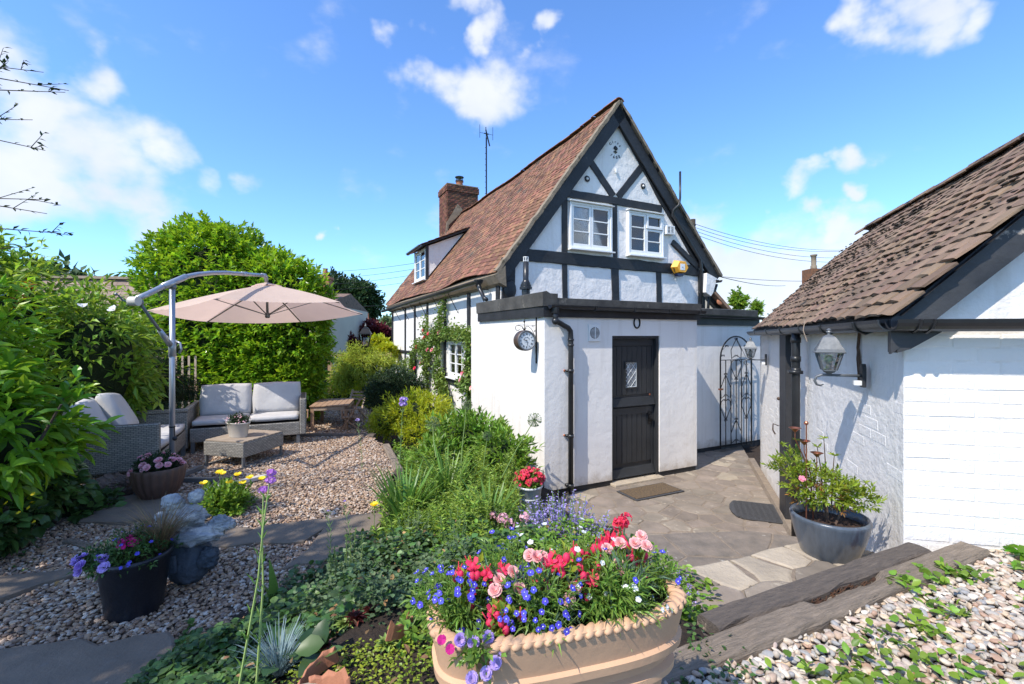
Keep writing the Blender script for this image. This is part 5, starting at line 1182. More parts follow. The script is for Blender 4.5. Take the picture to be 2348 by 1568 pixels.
MB().prism([(-.045,.04),(.045,.05),(.05,-.05),(-.03,-.055)], (-.055,-.125,.16), (.95,.15,0), (0,0,1), (0,.02,0)).build('pocket', M['statue2'], sf, bevel=.008)
o = lump((0,0,.10), .15, (1.15,.9,.78), .22, 31).build('garden_rock', M['rock'], smooth=False); o.location = (-3.50,4.02,-1.43); tag(o, 'large reddish-brown rock in front of the rattan sofa arm', 'rock')
o = lump((0,0,.05), .09, (1.1,.9,.7), .3, 33, 10, 8).build('garden_rock', M['rock']); o.location = (-3.82,3.95,-1.43); tag(o, 'small grey rock left of the large reddish rock', 'rock')
# bits of dry stone wall behind the white pot
ds = thing('dry_stone_edging', 'rough brown dry stone edging left of the pale grey flowerpot', 'stone wall', (.0,4.35,-1.95))
rs = np.random.default_rng(2)
for i in range(16): MB().ball((-.22+ (i%4)*.13+rs.normal(0,.02), rs.normal(0,.03)+.05*(i//4), .05+.10*(i//4)), .085, 9, 6, (1,.8,.55), .25, i+60).build('stone', M['drystone'], ds)
# broken clay pieces in the rockery
def shard(loc, rz, label, seed, sc=1): 
    rs = np.random.default_rng(seed); V = []; F = []; n = 8
    for i in range(n+1):
        a = R(-55+110*i/n); 
        for (r, z) in ((.085,0),(.085,.055+rs.normal(0,.014)),(.072,.055+rs.normal(0,.012)),(.072,0)): V.append((r*math.cos(a)*sc-.08, r*math.sin(a)*sc*1.3, z*sc))
    for i in range(n):
        for q in range(4): F.append((i*4+q, i*4+(q+1)%4, (i+1)*4+(q+1)%4, (i+1)*4+q))
    F += [(3,2,1,0), tuple(n*4+q for q in range(4))]
    o = MB().add(V, F).build('terracotta_shard', M['terracotta'], bevel=.003); o.location = loc; o.rotation_euler = (R(-12),R(10),rz); tag(o, label, 'broken pot'); return o
shard((-.63,1.44,-1.08), R(150), 'jagged orange terracotta shard standing near the tall verbena stems', 1, .85)
shard((-.53,1.39,-1.07), R(75), 'curved terracotta rim fragment lying in front of the dark houseleeks', 2, .8)
shard((-.36,1.56,-1.03), R(-20), 'upright terracotta fragment behind the green houseleek', 3, .9)
o = MB().box((0,0,0), (.09,.05,.045)).build('stone_fragment', M['slabpale'], bevel=.01); o.location = (-.60,1.36,-1.07); o.rotation_euler = (R(20),R(14),R(40)); tag(o, 'small striped sandstone fragment leaning on the jagged terracotta shard', 'stone')

# ---------------------------------------------------------------- rattan suite
def cushion(mb, c, sx, sy, sz, M_=None, n=14, puff=.5, seed=0):
    rs = np.random.default_rng(seed); ph = rs.uniform(0,6,4); V = []; F = []
    for side in (1,-1):
        for i in range(n+1):
            for j in range(n+1):
                u = -1+2*i/n; v = -1+2*j/n; e = (1-abs(u)**3.2)*(1-abs(v)**3.2); t = (1-puff)*.5 + puff*(.5+.5*max(e,0)**.55) ; t = t if max(abs(u),abs(v)) < 1 else (1-puff)*.5
                w = 1-.05*(1-e)*abs(u*v)
                z = side*sz/2*t*(1+.06*math.sin(u*5+ph[0])*math.sin(v*4+ph[1])); V.append((u*sx/2*w, v*sy/2*w, z))
    N_ = (n+1)**2
    for s_ in range(2):
        for i in range(n):
            for j in range(n):
                a = s_*N_+i*(n+1)+j; q = (a, a+n+1, a+n+2, a+1); F.append(q if s_ == 0 else q[::-1])
    rim = [i*(n+1) for i in range(n+1)]+[n*(n+1)+j for j in range(1,n+1)]+[i*(n+1)+n for i in range(n-1,-1,-1)]+[j for j in range(n-1,0,-1)]
    for k in range(len(rim)): a, b = rim[k], rim[(k+1)%len(rim)]; F.append((b, a, a+N_, b+N_))
    V = np.array(V)
    if M_ is not None: V = V @ np.array(M_.to_3x3()).T
    return mb.add(V+np.array(c), F)
def sofa(label, loc, rz, L_, arm, D=.72, n=2):
    """origin front-left corner at ground, x along the length, y towards the back"""
    s = thing('rattan_sofa', label, 'sofa', loc, rz)
    MB().span((0,0,.13),(L_,D,.30)).build('seat_base', M['rattan'], s, bevel=.012); MB().span((0,D-.06,.30),(L_,D,.58)).build('back_frame', M['rattan'], s, bevel=.012)
    if arm == 'R': MB().span((L_-.001,-.01,.13),(L_+.075,D+.01,.60)).build('arm', M['rattan'], s, bevel=.015)
    if arm == 'L': MB().span((-.075,-.01,.13),(.001,D+.01,.60)).build('arm', M['rattan'], s, bevel=.015)
    for (x, y) in ((.03,.03),(L_-.02,.03),(.03,D-.05),(L_-.02,D-.05)): MB().span((x-.02,y-.02,0),(x+.02,y+.02,.13)).build('leg', M['gunmetal'], s)
    w = L_/n
    for k in range(n): cushion(MB(), (w*(k+.5),(D-.06)/2,.355), w-.01, D-.08, .12, puff=.22, seed=k).build('seat_cushion', M['cushion'], s, smooth=True)
    return s
SG = -1.42
s1 = sofa('rattan sofa on the right, two cushions, sunlit, facing the coffee table', (-3.87,5.46,SG), R(24), 1.20, 'R')
for k in range(2):
    a = R(72+3*k); M_ = Matrix.Rotation(R(2-4*k),3,'Z') @ Matrix.Rotation(a,3,'X'); cushion(MB(), (.31+.60*k,.50-.02*k,.575), .60, .43, .17, M_, puff=.75, seed=10+k).build('back_cushion', M['cushion'], s1, smooth=True)
s2 = thing('rattan_sofa', 'rattan sofa on the left behind the rocks, side panel towards the viewer', 'sofa', (-3.31,4.27,SG), R(26))
MB().span((-.80,0,.17),(0,.075,.60)).build('arm', M['rattan'], s2, bevel=.015); MB().span((-.72,.076,.13),(-.01,1.28,.30)).build('seat_base', M['rattan'], s2, bevel=.012); MB().span((-.80,.076,.13),(-.73,1.28,.58)).build('back_frame', M['rattan'], s2, bevel=.012)
for (x, y) in ((-.03,.04),(-.76,.04),(-.03,1.24),(-.76,1.24)): MB().span((x-.02,y-.02,0),(x+.02,y+.02,.17)).build('leg', M['gunmetal'], s2)
for k in range(2): cushion(MB(), (-.35,.38+.60*k,.355), .70, .59, .12, puff=.22, seed=20+k).build('seat_cushion', M['cushion'], s2, smooth=True)
for k in range(2):
    M_ = Matrix.Rotation(R(90+(6*k)),3,'Z') @ Matrix.Rotation(R(62),3,'X') @ Matrix.Rotation(R(6-14*k),3,'Z'); cushion(MB(), (-.60+.09*k,.36+.42*k,.60+.03*k), .56, .44, .17, M_, puff=.75, seed=30+k).build('back_cushion', M['cushion'], s2, smooth=True)
st = thing('rattan_corner_box', 'rattan storage box with glass top between the two sofas', 'side table', (-3.90,5.47,SG), R(26))
MB().span((-.80,.0,.06),(0,.80,.50)).build('body', M['rattan'], st, bevel=.012); MB().span((-.81,-.01,.505),(.01,.81,.545)).build('lid', M['rattan'], st, bevel=.008)
M['tableglass'] = mat('dark_green_table_glass', (.03,.05,.05), rough=.03, spec=1.0, coat=1); MB().span((-.77,.03,.546),(-.03,.77,.553)).build('glass_top', M['tableglass'], st)
ctb = thing('coffee_table', 'low rattan coffee table with slatted wooden top on grey metal legs', 'coffee table', (-3.37,4.97,SG), R(-13))
tw, td = .52, .60
MB().span((0,0,.115),(tw,td,.270)).build('rattan_apron', M['rattan'], ctb, bevel=.010)
for k in range(9): MB().span((.012,.012+k*.0645,.271),(tw-.012,.012+k*.0645+.056,.286)).build('slat', M['slatwood'], ctb, bevel=.003)
for x in (.02, tw-.02):
    l = MB(); l.bar((x,.02,.0),(x,.02,.114), .03, .02, up=(1,0,0)); l.bar((x,td-.02,.0),(x,td-.02,.114), .03, .02, up=(1,0,0)); l.span((x-.015,.02,0),(x+.015,td-.02,.018)); l.build('leg_frame', M['gunmetal'], ctb)

# ---------------------------------------------------------------- cantilever parasol
um = thing('cantilever_parasol', 'beige cantilever parasol with silver pole over the rattan seating', 'parasol', (-3.285,4.4,SG))
def ul(x, y, z): return (x+3.285, y-4.4, z+1.42)
MB().tube([ul(-3.285,4.4,-1.42), ul(-3.285,4.4,.47)], .0245, 14).build('pole', M['alu'], um, smooth=True)
mb = MB(); mb.lathe([(.026,0),(.033,.002),(.033,.16),(.026,.165)], 14, ul(-3.285,4.4,-.20)); mb.tube([ul(-3.25,4.4,-.05), ul(-3.20,4.39,-.07), ul(-3.19,4.39,-.13), ul(-3.21,4.39,-.17)], .010, 6); mb.build('slide_handle', M['alu'], um, smooth=True)
aw = [(-3.22,3.90,.315),(-3.235,4.05,.375),(-3.262,4.25,.46),(-3.285,4.40,.515),(-3.312,4.62,.60),(-3.342,4.84,.655),(-3.378,5.1,.705),(-3.42,5.44,.755),(-3.48,5.93,.805),(-3.56,6.50,.865)]
MB().tube([ul(*p) for p in aw], .024, 12).build('curved_arm', M['alu'], um, smooth=True)
mb = MB(); mb.tube([ul(*aw[2]), ul(*aw[4])], .030, 12); mb.tube([ul(-3.47,5.85,.798),ul(-3.485,5.98,.812)], .029, 12); mb.tube([ul(-3.55,6.46,.862), ul(-3.565,6.56,.868), ul(-3.568,6.60,.85), ul(-3.57,6.62,.77)], [.030,.032,.030,.022], 10); mb.build('arm_sleeve', M['alu'], um, smooth=True)
mb = MB(); mb.ball(ul(-3.285,4.40,.475), .035, 10, 8); mb.ball(ul(-3.215,3.93,.29), .030, 10, 8); mb.build('hinge', M['gunmetal'], um, smooth=True)
mb = MB(); mb.tube([ul(-3.255,3.88,.295), ul(-3.185,3.88,.295)], [.040,.040], 20); mb.build('winch_drum', M['galv'], um); mb = MB(); mb.tube([ul(-3.28,3.87,.295), ul(-3.30,3.86,.30), ul(-3.315,3.83,.345)], .007, 6); mb.ball(ul(-3.325,3.82,.35), .014, 7, 5); mb.build('crank_handle', M['gunmetal'], um)
mb = MB(); mb.tube([ul(-3.215,3.94,.275), ul(-3.285,4.385,-.10)], .013, 8); mb.build('strut', M['gunmetal'], um, smooth=True); mb = MB(); mb.tube([ul(-3.258,4.21,.05), ul(-3.283,4.37,-.085)], [.021,.026], 10); mb.build('strut_sleeve', M['alu'], um, smooth=True)
mb = MB(); mb.tube([ul(-3.285-.03,4.4,-.88), ul(-3.285+.035,4.38,-.88)], .004, 4); mb.lathe([(.026,0),(.027,.002),(.027,.01),(.026,.012)], 12, ul(-3.285,4.4,-.885)); mb.tube([ul(-3.25,4.38,-.88), ul(-3.245,4.38,-.98)], .004, 4); mb.build('strap_ring', M['ink'], um)
MB().ball(ul(-3.235,4.37,-.985), .022, 8, 6).build('knob', M['plasticblack'], um)
mb = MB(); mb.bar(ul(-3.285-.42,4.4,-1.39), ul(-3.285+.42,4.4,-1.39), .05, .04); mb.bar(ul(-3.285,4.4-.42,-1.385), ul(-3.285,4.4+.42,-1.385), .05, .04); mb.build('cross_base', M['gunmetal'], um)
# canopy (surveyed): centre, hex radius, rotation, tilt
CC = Vector((-3.547,6.601,.338)); CS = 1.383; CR = .6276; TX, TY = .0627, -.0616; APX = .40
def can(r, a, h): dx, dy = r*math.cos(a), r*math.sin(a); return Vector(ul(CC.x+dx-TX*h, CC.y+dy-TY*h, CC.z+TX*dx+TY*dy+h))
cor = [CR+math.pi+k*math.pi/3 for k in range(6)]
for k in range(6):
    a0, a1 = cor[k], cor[(k+1)%6]; a1 = a1 if a1 > a0 else a1+2*math.pi; V = []; F = []; nr_, nc = 10, 8
    c0 = can(CS, a0, 0); c1 = can(CS, a1, 0); ap = can(.13, a0, APX*.955); ap2 = can(.13, a1, APX*.955)
    for i in range(nr_+1):
        t = i/nr_
        for j in range(nc+1):
            u = j/nc; p = (ap.lerp(c0, t)).lerp(ap2.lerp(c1, t), u); bulge = .02*math.sin(math.pi*t)*(1-.0*u); sag_ = -.055*t*4*u*(1-u)*.5
            inn = (can(0,0,0)-p); inn.z = 0; p = p + inn*(.035*4*u*(1-u)*t) + Vector((0,0,bulge+sag_)); V.append(tuple(p))
    for i in range(nr_):
        for j in range(nc): a = i*(nc+1)+j; F.append((a, a+1, a+nc+2, a+nc+1))
    MB().add(V, F).build('canopy_panel', M['canvas_top'], um, smooth=True)
mb = MB(); V = [tuple(can(0,0,APX+.045))]; n = 24
for i in range(n): a = 2*math.pi*i/n; V.append(tuple(can(.20+.01*math.sin(i*2.6), a, APX*.93+.012*math.sin(i*1.9))))
mb.add(V, [(0,1+i,1+(i+1)%n) for i in range(n)]); mb.build('vent_cap', M['canvas_top'], um, smooth=True)
hub = can(0,0,-.0); hubv = Vector(hub); MB().tube([tuple(can(0,0,APX+.03)), tuple(can(0,0,-.06))], .018, 10).build('hub_tube', M['gunmetal'], um, smooth=True); MB().lathe([(.02,-.05),(.034,-.035),(.034,.02),(.02,.03)], 12, tuple(can(0,0,-.03))).build('hub', M['gunmetal'], um, smooth=True)
for k in range(6):
    a = cor[k]; p1 = can(CS-.01, a, .0)-Vector((0,0,.012)); p0 = can(.10, a, APX*.93)-Vector((0,0,.012)); mid = p0.lerp(p1, .5)+Vector((0,0,.008))
    rb_ = MB(); rb_.bar(p0, mid, .016, .012); rb_.bar(mid, p1, .016, .012); rb_.build('rib', M['gunmetal'], um)
    MB().bar(tuple(can(.03,a,-.03)), tuple(p0.lerp(p1,.46)), .012, .010).build('stretcher', M['gunmetal'], um)

# ---------------------------------------------------------------- dining set (on the lower gravel)
TG = -1.745
dt_ = thing('dining_table', 'small brown slatted wooden dining table beside the bamboo', 'table', (-3.68,8.30,TG), R(12)); dt_.scale = (.87,.87,.87)
L1, W1, H1 = .74, 1.15, .53
for k in range(7): MB().span((-.02+k*.112,0,H1-.022),(-.02+k*.112+.104,W1,H1)).build('slat', M['teak'], dt_, bevel=.003)
mb = MB(); mb.span((0,.02,H1-.10),(L1,.045,H1-.023)); mb.span((0,W1-.045,H1-.10),(L1,W1-.02,H1-.023)); mb.span((0,.045,H1-.10),(.025,W1-.045,H1-.023)); mb.span((L1-.025,.045,H1-.10),(L1,W1-.045,H1-.023)); mb.build('apron', M['teak2'], dt_)
for (x, y) in ((.0,.02),(L1-.065,.02),(.0,W1-.085),(L1-.065,W1-.085)): MB().span((x,y,0),(x+.065,y+.065,H1-.023)).build('leg', M['teak'], dt_, bevel=.004)
def chair(label, loc, rz, m='teak', arms=True, h=.66):
    c = thing('folding_chair', label, 'chair', loc, rz, 'wooden folding chairs round the dining table'); c.scale = (.87,.87,.87); mm = M[m]; w = .38; sh = .30
    for k in range(5): MB().span((-w/2,-.17+k*.072,sh-.012),(w/2,-.17+k*.072+.062,sh)).build('seat_slat', mm, c)
    for s_ in (-1,1):
        MB().bar((s_*w/2,-.20,.0),(s_*w/2,.20,h), .022, .035, up=(1,0,0)).build('back_leg', mm, c); MB().bar((s_*(w/2-.026),.22,.0),(s_*(w/2-.026),-.16,sh), .022, .03, up=(1,0,0)).build('front_leg', mm, c)
        if arms: MB().bar((s_*w/2,-.19,sh+.15),(s_*w/2,.13,sh+.17), .035, .018).build('arm', mm, c); MB().bar((s_*w/2,-.17,sh),(s_*w/2,-.17,sh+.14), .022, .022, up=(1,0,0)).build('arm_post', mm, c)
    for k in range(3 if not arms else 4):
        z = h-.05-k*.075; y = .20*(2*z/h-1)+.0; MB().bar((-w/2+.01,y,z),(w/2-.01,y,z), .016, .045).build('back_slat', mm, c)
    return c
chair('folding armchair of dark slats at the near right side of the dining table', (-2.99,8.44,TG), R(-72))
chair('sun-bleached folding chair at the far right end of the dining table', (-3.24,9.42,TG), R(-12), 'teak2', False, .70)
chair('folding chair tucked at the left side of the dining table', (-3.92,8.20,TG), R(62))
chair('folding chair partly hidden behind the sofa arm', (-4.12,8.62,TG), R(100), 'teak', False)
# ---------------------------------------------------------------- foliage generators
TL = np.array([(0,0,0),(.5,.42,.07),(0,.5,-.02),(-.5,.42,.07),(0,1,-.10)]); TF = np.array([(0,1,2),(1,4,2),(0,2,3),(2,4,3)])
TL2 = np.array([(0,0,0),(.36,.22,.05),(.5,.5,.07),(.3,.8,.02),(0,1,-.08),(-.3,.8,.02),(-.5,.5,.07),(-.36,.22,.05),(0,.5,-.015)])
TF2 = np.array([(8,0,1),(8,1,2),(8,2,3),(8,3,4),(8,4,5),(8,5,6),(8,6,7),(8,7,0)])
TP = np.array([(0,0,0),(.5,.62,.05),(.30,.98,.0),(-.30,1.0,.0),(-.5,.6,.06)]); TPF = np.array([(0,1,2),(0,2,3),(0,3,4)])
def unit(v): return v/np.maximum(np.linalg.norm(v, axis=-1, keepdims=True), 1e-9)
def leaf_arr(P, D, L_, W, rg, big=False, droop=0, roll=.5):
    n = len(P); D = unit(D); up = np.tile([0,0,1.], (n,1)) + rg.normal(0, roll, (n,3)); S = unit(np.cross(D, up)); Nn = np.cross(S, D)
    T, F = (TL2, TF2) if big else (TL, TF); L_ = np.broadcast_to(L_, n).astype(float)*rg.uniform(.7,1.25,n); W = np.broadcast_to(W, n)*rg.uniform(.8,1.2,n)
    V = P[:,None,:] + S[:,None,:]*(T[None,:,0:1]*W[:,None,None]) + D[:,None,:]*(T[None,:,1:2]*L_[:,None,None]) + Nn[:,None,:]*(T[None,:,2:3]*L_[:,None,None])
    if droop: V[:,:,2] -= droop*(T[None,:,1]**2)*L_[:,None]
    k = len(T); FF = (F[None] + (np.arange(n)*k)[:,None,None]).reshape(-1,3)
    return V.reshape(-1,3), FF
def shell_pts(ells, n, rg, lo=.72, hi=1.03, zmin=None, lump=.12):
    w = np.array([ (e[3]*e[4]+e[4]*e[5]+e[3]*e[5]) for e in ells]); w = w/w.sum(); P = []; Nn = []
    got = 0
    while got < n:
        m = int((n-got)*1.8)+10; idx = rg.choice(len(ells), m, p=w); E = np.array([e[:6] for e in ells])[idx]; pw = np.array([e[6] if len(e) > 6 else 2 for e in ells])[idx]
        d = unit(rg.normal(size=(m,3))); r = 1/(np.abs(d)**pw[:,None]).sum(1)**(1/pw)
        lumpf = 1 + lump*np.sin(d[:,0]*7+E[:,0]*3)*np.sin(d[:,1]*6+1)+lump*.7*np.sin(d[:,2]*9+d[:,0]*5)
        rad = rg.uniform(lo, hi, m)*lumpf; q = E[:,:3] + d*(r*rad)[:,None]*E[:,3:6]
        ok = np.ones(m, bool)
        for e in ells:
            pe = e[6] if len(e) > 6 else 2; v = np.abs((q-np.array(e[:3]))/np.array(e[3:6])); ok &= (v**pe).sum(1)**(1/pe) > lo*.9
        if zmin is not None: ok &= q[:,2] > zmin
        nn = unit(d/E[:,3:6]); P.append(q[ok]); Nn.append(nn[ok]); got += ok.sum()
    return np.vstack(P)[:n], np.vstack(Nn)[:n]
def shoots(ells, n, per, L_, W, rg, up=.4, spread=.9, lo=.72, hi=1.03, zmin=None, big=False, droop=0, slen=1.6, lump=.12, jitter=.35, stems=None):
    P, Nn = shell_pts(ells, n, rg, lo, hi, zmin, lump); D = unit(Nn + np.array([0,0,up]) + rg.normal(0, jitter, (n,3)))
    a = rg.uniform(0, 6.28, n)[:,None]; k = np.arange(per)[None,:]; t = (k/max(per-1,1))
    O1 = unit(np.cross(D, rg.normal(size=(n,3)))); O2 = np.cross(D, O1); ang = a + k*2.4
    Rd = O1[:,None,:]*np.cos(ang)[...,None] + O2[:,None,:]*np.sin(ang)[...,None]
    sp = spread*(1-.55*t)[...,None]; LD = unit(D[:,None,:]*(1-sp*.45) + Rd*sp)
    LP = P[:,None,:] + D[:,None,:]*((t-.6)*L_*slen)[...,None]
    if stems is not None:
        for i in range(0, n, max(1, n//stems[1])): stems[0].tube([tuple(P[i]-D[i]*L_*slen), tuple(P[i]+D[i]*L_*slen*.4)], L_*.03, 3, False)
    return leaf_arr(LP.reshape(-1,3), LD.reshape(-1,3), L_, W, rg, big, droop)
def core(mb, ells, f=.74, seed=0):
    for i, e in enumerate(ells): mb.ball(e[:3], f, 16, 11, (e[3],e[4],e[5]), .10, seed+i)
M['core'] = mat('foliage_shade_dark', (.012,.022,.006), (.022,.038,.010), rough=1, scale=9, bump=1, bscale=18, bdist=.05)  # near-black solid lumps that paint in the shade deep inside the leaves
def shrub(name, label, cat, base, ells, n, per, L_, W, m, seed=1, group=None, kc=.72, stem=True, part='foliage', smat=None, rel=True, nbig=0, **kw):
    """ells in world coordinates; base = where it stands"""
    rg = np.random.default_rng(seed); o = thing(name, label, cat, base, 0, group); b = np.array(base, float)
    el = [tuple(np.array(e[:3])-b)+tuple(e[3:]) for e in ells]
    v, f = shoots(el, n, per, L_, W, rg, **kw); MB().add(v, f).build(part, m, o)
    if kc: mb = MB(); core(mb, el, kc, seed); mb.build('shade_core', M['core'], o, smooth=True)
    if stem:
        mb = MB()
        for e in el[:4]:
            mb.tube([(rg.normal(0,.03),rg.normal(0,.03),-.05), (e[0]*.5,e[1]*.5,e[2]*.5), (e[0],e[1],e[2])], [max(e[3]*.06,.008),max(e[3]*.045,.006),max(e[3]*.02,.004)], 6)
        mb.build('stem', smat or M['bark'], o)
    return o
G = {}
G['laurel'] = leafmat('laurel_leaf', (.15,.30,.025), (.26,.42,.035), rv=.42, rough=.26, transl=.4)
G['laurelold'] = leafmat('laurel_leaf_dark', (.030,.075,.014), (.05,.11,.02), rv=.35, rough=.24, transl=.2)
G['big'] = leafmat('large_glossy_leaf', (.12,.27,.025), (.24,.40,.035), rv=.42, rough=.25, transl=.4)
G['mid'] = leafmat('viburnum_leaf', (.13,.25,.03), (.23,.35,.045), rv=.4, rough=.4, transl=.4)
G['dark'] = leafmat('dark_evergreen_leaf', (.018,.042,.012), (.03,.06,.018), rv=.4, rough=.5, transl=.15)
G['ivy'] = leafmat('ivy_leaf', (.03,.075,.020), (.085,.16,.035), rv=.6, rough=.4, transl=.2)
G['variegated'] = leafmat('variegated_leaf', (.22,.30,.10), (.45,.48,.24), rv=.4, rough=.5, transl=.2)
G['lime'] = leafmat('lime_leaf', (.30,.36,.02), (.42,.45,.035), rv=.35, rough=.45, transl=.35)
G['bamboo'] = leafmat('bamboo_leaf', (.30,.38,.045), (.40,.46,.07), rv=.35, rough=.5, transl=.35)
G['fresh'] = leafmat('fresh_green_leaf', (.11,.22,.025), (.19,.31,.035), rv=.4, rough=.45, transl=.3)
G['fern'] = leafmat('feathery_leaf', (.17,.27,.03), (.26,.36,.05), rv=.45, rough=.5, transl=.35)
G['sage_shaded'] = leafmat('shade_darkened_leaf', (.06,.105,.045), (.10,.15,.06), rv=.4, rough=.6, transl=.2)  # sage leaf colour darkened to paint in the shade over this bed
G['sage'] = leafmat('grey_green_leaf', (.13,.19,.08), (.19,.25,.10), rv=.35, rough=.6, transl=.25)
G['rose'] = leafmat('rose_leaf', (.10,.18,.035), (.19,.27,.05), rv=.4, rough=.4, transl=.25)
G['maple'] = leafmat('red_maple_leaf', (.09,.014,.018), (.14,.025,.025), rv=.4, rough=.5, transl=.25)
G['oak'] = leafmat('oak_leaf', (.022,.055,.016), (.04,.08,.022), rv=.4, rough=.6, transl=.15)
G['azalea'] = leafmat('azalea_leaf', (.27,.33,.03), (.15,.23,.025), rv=.4, rough=.4, transl=.3)
G['azold'] = leafmat('bronze_azalea_leaf', (.35,.17,.04), (.22,.12,.03), rv=.4, rough=.5, transl=.3)
G['strap'] = leafmat('strap_leaf', (.09,.20,.035), (.15,.27,.05), rv=.35, rough=.4, transl=.3)
G['fescue'] = leafmat('blue_grass', (.18,.26,.27), (.26,.34,.34), rv=.3, rough=.6, transl=.2)
G['dry'] = leafmat('dry_brown_grass', (.25,.17,.08), (.16,.11,.055), rv=.35, rough=.6, transl=.2)
G['houseleek'] = leafmat('houseleek_leaf', (.20,.30,.06), (.30,.38,.10), rv=.25, rough=.4, transl=.15)
G['redleek'] = leafmat('dark_red_houseleek_leaf', (.10,.022,.022), (.16,.04,.03), rv=.35, rough=.4, transl=.15)
def petal(name, c, c2=None, rv=.2, t=.3): return mat(name, c, c2, rough=.6, scale=12, rnd='island', rv=rv, rh=.01, transl=t)
G['pink'] = petal('pale_pink_petal', (.80,.42,.40), (.86,.58,.54)); G['cherry'] = petal('cherry_red_petal', (.68,.03,.07), (.80,.06,.13)); G['red'] = petal('bright_red_petal', (.68,.03,.05), (.72,.10,.18))
G['blue'] = petal('cobalt_blue_petal', (.07,.06,.55), (.12,.10,.70)); G['white'] = petal('white_petal', (.8,.8,.8)); G['violet'] = petal('violet_petal', (.34,.18,.55), (.58,.46,.74), rv=.35); G['lav'] = petal('lavender_petal', (.34,.27,.60), (.48,.40,.72))
G['mag'] = petal('magenta_petal', (.60,.02,.22)); G['yellow'] = petal('yellow_petal', (.88,.66,.02), (.92,.74,.04)); G['verb'] = petal('purple_verbena_petal', (.42,.14,.52), (.55,.25,.62)); G['rosepink'] = petal('rose_pink_petal', (.75,.22,.32), (.82,.40,.45)); G['orange'] = petal('faded_orange_petal', (.62,.27,.10)); G['mum'] = petal('pale_mauve_pink_petal', (.72,.36,.42), (.80,.52,.56))

def flower_mb(c, n, r, pn=5, pl=1, up=.4, seed=0, W=.7, mb=None, dirn=None):
    """n-layered open flower: petals radiating"""
    rg = np.random.default_rng(seed); mb = mb or MB(); c = np.array(c, float); dn = unit(np.array(dirn if dirn is not None else (rg.normal(0,.3), -.5+rg.normal(0,.3), .8)))
    o1 = unit(np.cross(dn, [.3,.2,.9])); o2 = np.cross(dn, o1)
    for l in range(n):
        k = pn; a = np.arange(k)*6.283/k + l*.5 + rg.uniform(0,6); el = up + l*.45; D = (o1[None]*np.cos(a)[:,None]+o2[None]*np.sin(a)[:,None]) + dn*el + rg.normal(0,.08,(k,3))
        v, f = leaf_arr(np.repeat(c[None]+dn*.0, k, 0), D, r*(1-.14*l), r*W*1.25, rg, big=False, roll=.1); 
        # orient petals to face dn
        S = unit(np.cross(unit(D), dn)); T = TL; Dn = unit(D); N2 = np.cross(S, Dn); Ls = r*(1-.14*l)
        T = TP
        V = c[None,None]+S[:,None]*(T[None,:,0:1]*r*W*1.3)+Dn[:,None]*(T[None,:,1:2]*Ls)+N2[:,None]*(T[None,:,2:3]*-Ls*.8)
        mb.add(V.reshape(-1,3), (TPF[None]+(np.arange(k)*5)[:,None,None]).reshape(-1,3))
    return mb
def blades(mb, base, n, L_, W, rg, spread=.5, bend=.6, r0=.03, seg=5, az=None):
    for i in range(n):
        a = rg.uniform(0, 6.28) if az is None else rg.normal(az, .6); l = L_*rg.uniform(.6,1.15); s = spread*rg.uniform(.2,1.1); b0 = np.array(base)+[math.cos(a)*r0*rg.random(), math.sin(a)*r0*rg.random(), 0]
        d = np.array([math.cos(a), math.sin(a), 0]); sd_ = np.array([-math.sin(a+rg.normal(0,.5)), math.cos(a), 0]); V = []; p = b0.copy()
        for j in range(seg+1):
            t = j/seg; w = W*(1-t**1.6)*(.6+.4*min(t*4,1))*.5+.0004; V += [p-sd_*w, p+sd_*w]; an = s+bend*t*rg.uniform(.7,1.2); p = p + (d*math.sin(an)+np.array([0,0,1])*math.cos(an))*l/seg
        mb.add(V, [(2*j, 2*j+1, 2*j+3, 2*j+2) for j in range(seg)])
    return mb
def rosette(mb, c, r, layers, per, rg, W=.42):
    for l in range(layers):
        el = .15+l*1.1/layers*1.3; a = np.arange(per)*6.283/per+l*.4; D = np.stack([np.cos(a), np.sin(a), np.full(per, el)], 1)
        v, f = leaf_arr(np.repeat(np.array(c)[None],per,0), D, r*(1-.6*l/layers), r*W, rg, big=False, roll=.05); mb.add(v, f)

# ---- laurel hedge behind the sofas
shrub('laurel_hedge', 'tall clipped bright green laurel hedge behind the sofas', 'hedge', (-5.4,9.1,-1.95),
      [(-6.1,9.1,.10,1.38,.62,2.12,3.2),(-4.88,9.15,.22,1.16,.62,1.45,2.8),(-5.35,9.1,-1.2,1.35,.6,.9,4),(-4.85,9.15,-.7,1.0,.6,.8,3)], 6000, 7, .125, .060, G['laurel'], seed=3, up=.35, lo=.80, hi=1.02, kc=.78, lump=.04, slen=1.1, big=False)
rg = np.random.default_rng(5)
# ---- near left large-leaved shrub, near leaves as separate parts
nb_ = thing('large_leaved_shrub', 'shrub of long glossy leaves at the left edge, nearest the viewer', 'shrub', (-3.35,2.9,-1.45))
el = [(-.22,.12,.78,.50,.50,.42),(-.38,.0,1.08,.40,.42,.34),(-.30,-.15,.60,.40,.40,.30)]
v, f = shoots(el, 260, 8, .155, .052, rg, up=.22, lo=.72, hi=1.05, big=True, droop=.25, slen=1.2, lump=.15)
nv, nf = 9, 8; NL = len(v)//nv; cent = v.reshape(NL, nv, 3).mean(1)+np.array([-3.35,2.9,-1.45]); order = np.argsort(np.linalg.norm(cent, axis=1)); near = order[:280]; rest = order[280:]
vv = v.reshape(NL, nv, 3)
for i in near: MB().add(vv[i], TF2).build('leaf', G['big'], nb_)
tag(MB().add(vv[rest].reshape(-1,3), (TF2[None]+(np.arange(len(rest))*nv)[:,None,None]).reshape(-1,3)).build('leaves', G['big'], nb_), kind='stuff')
mb = MB(); core(mb, el, .62, 3); mb.build('shade_core', M['core'], nb_, smooth=True)
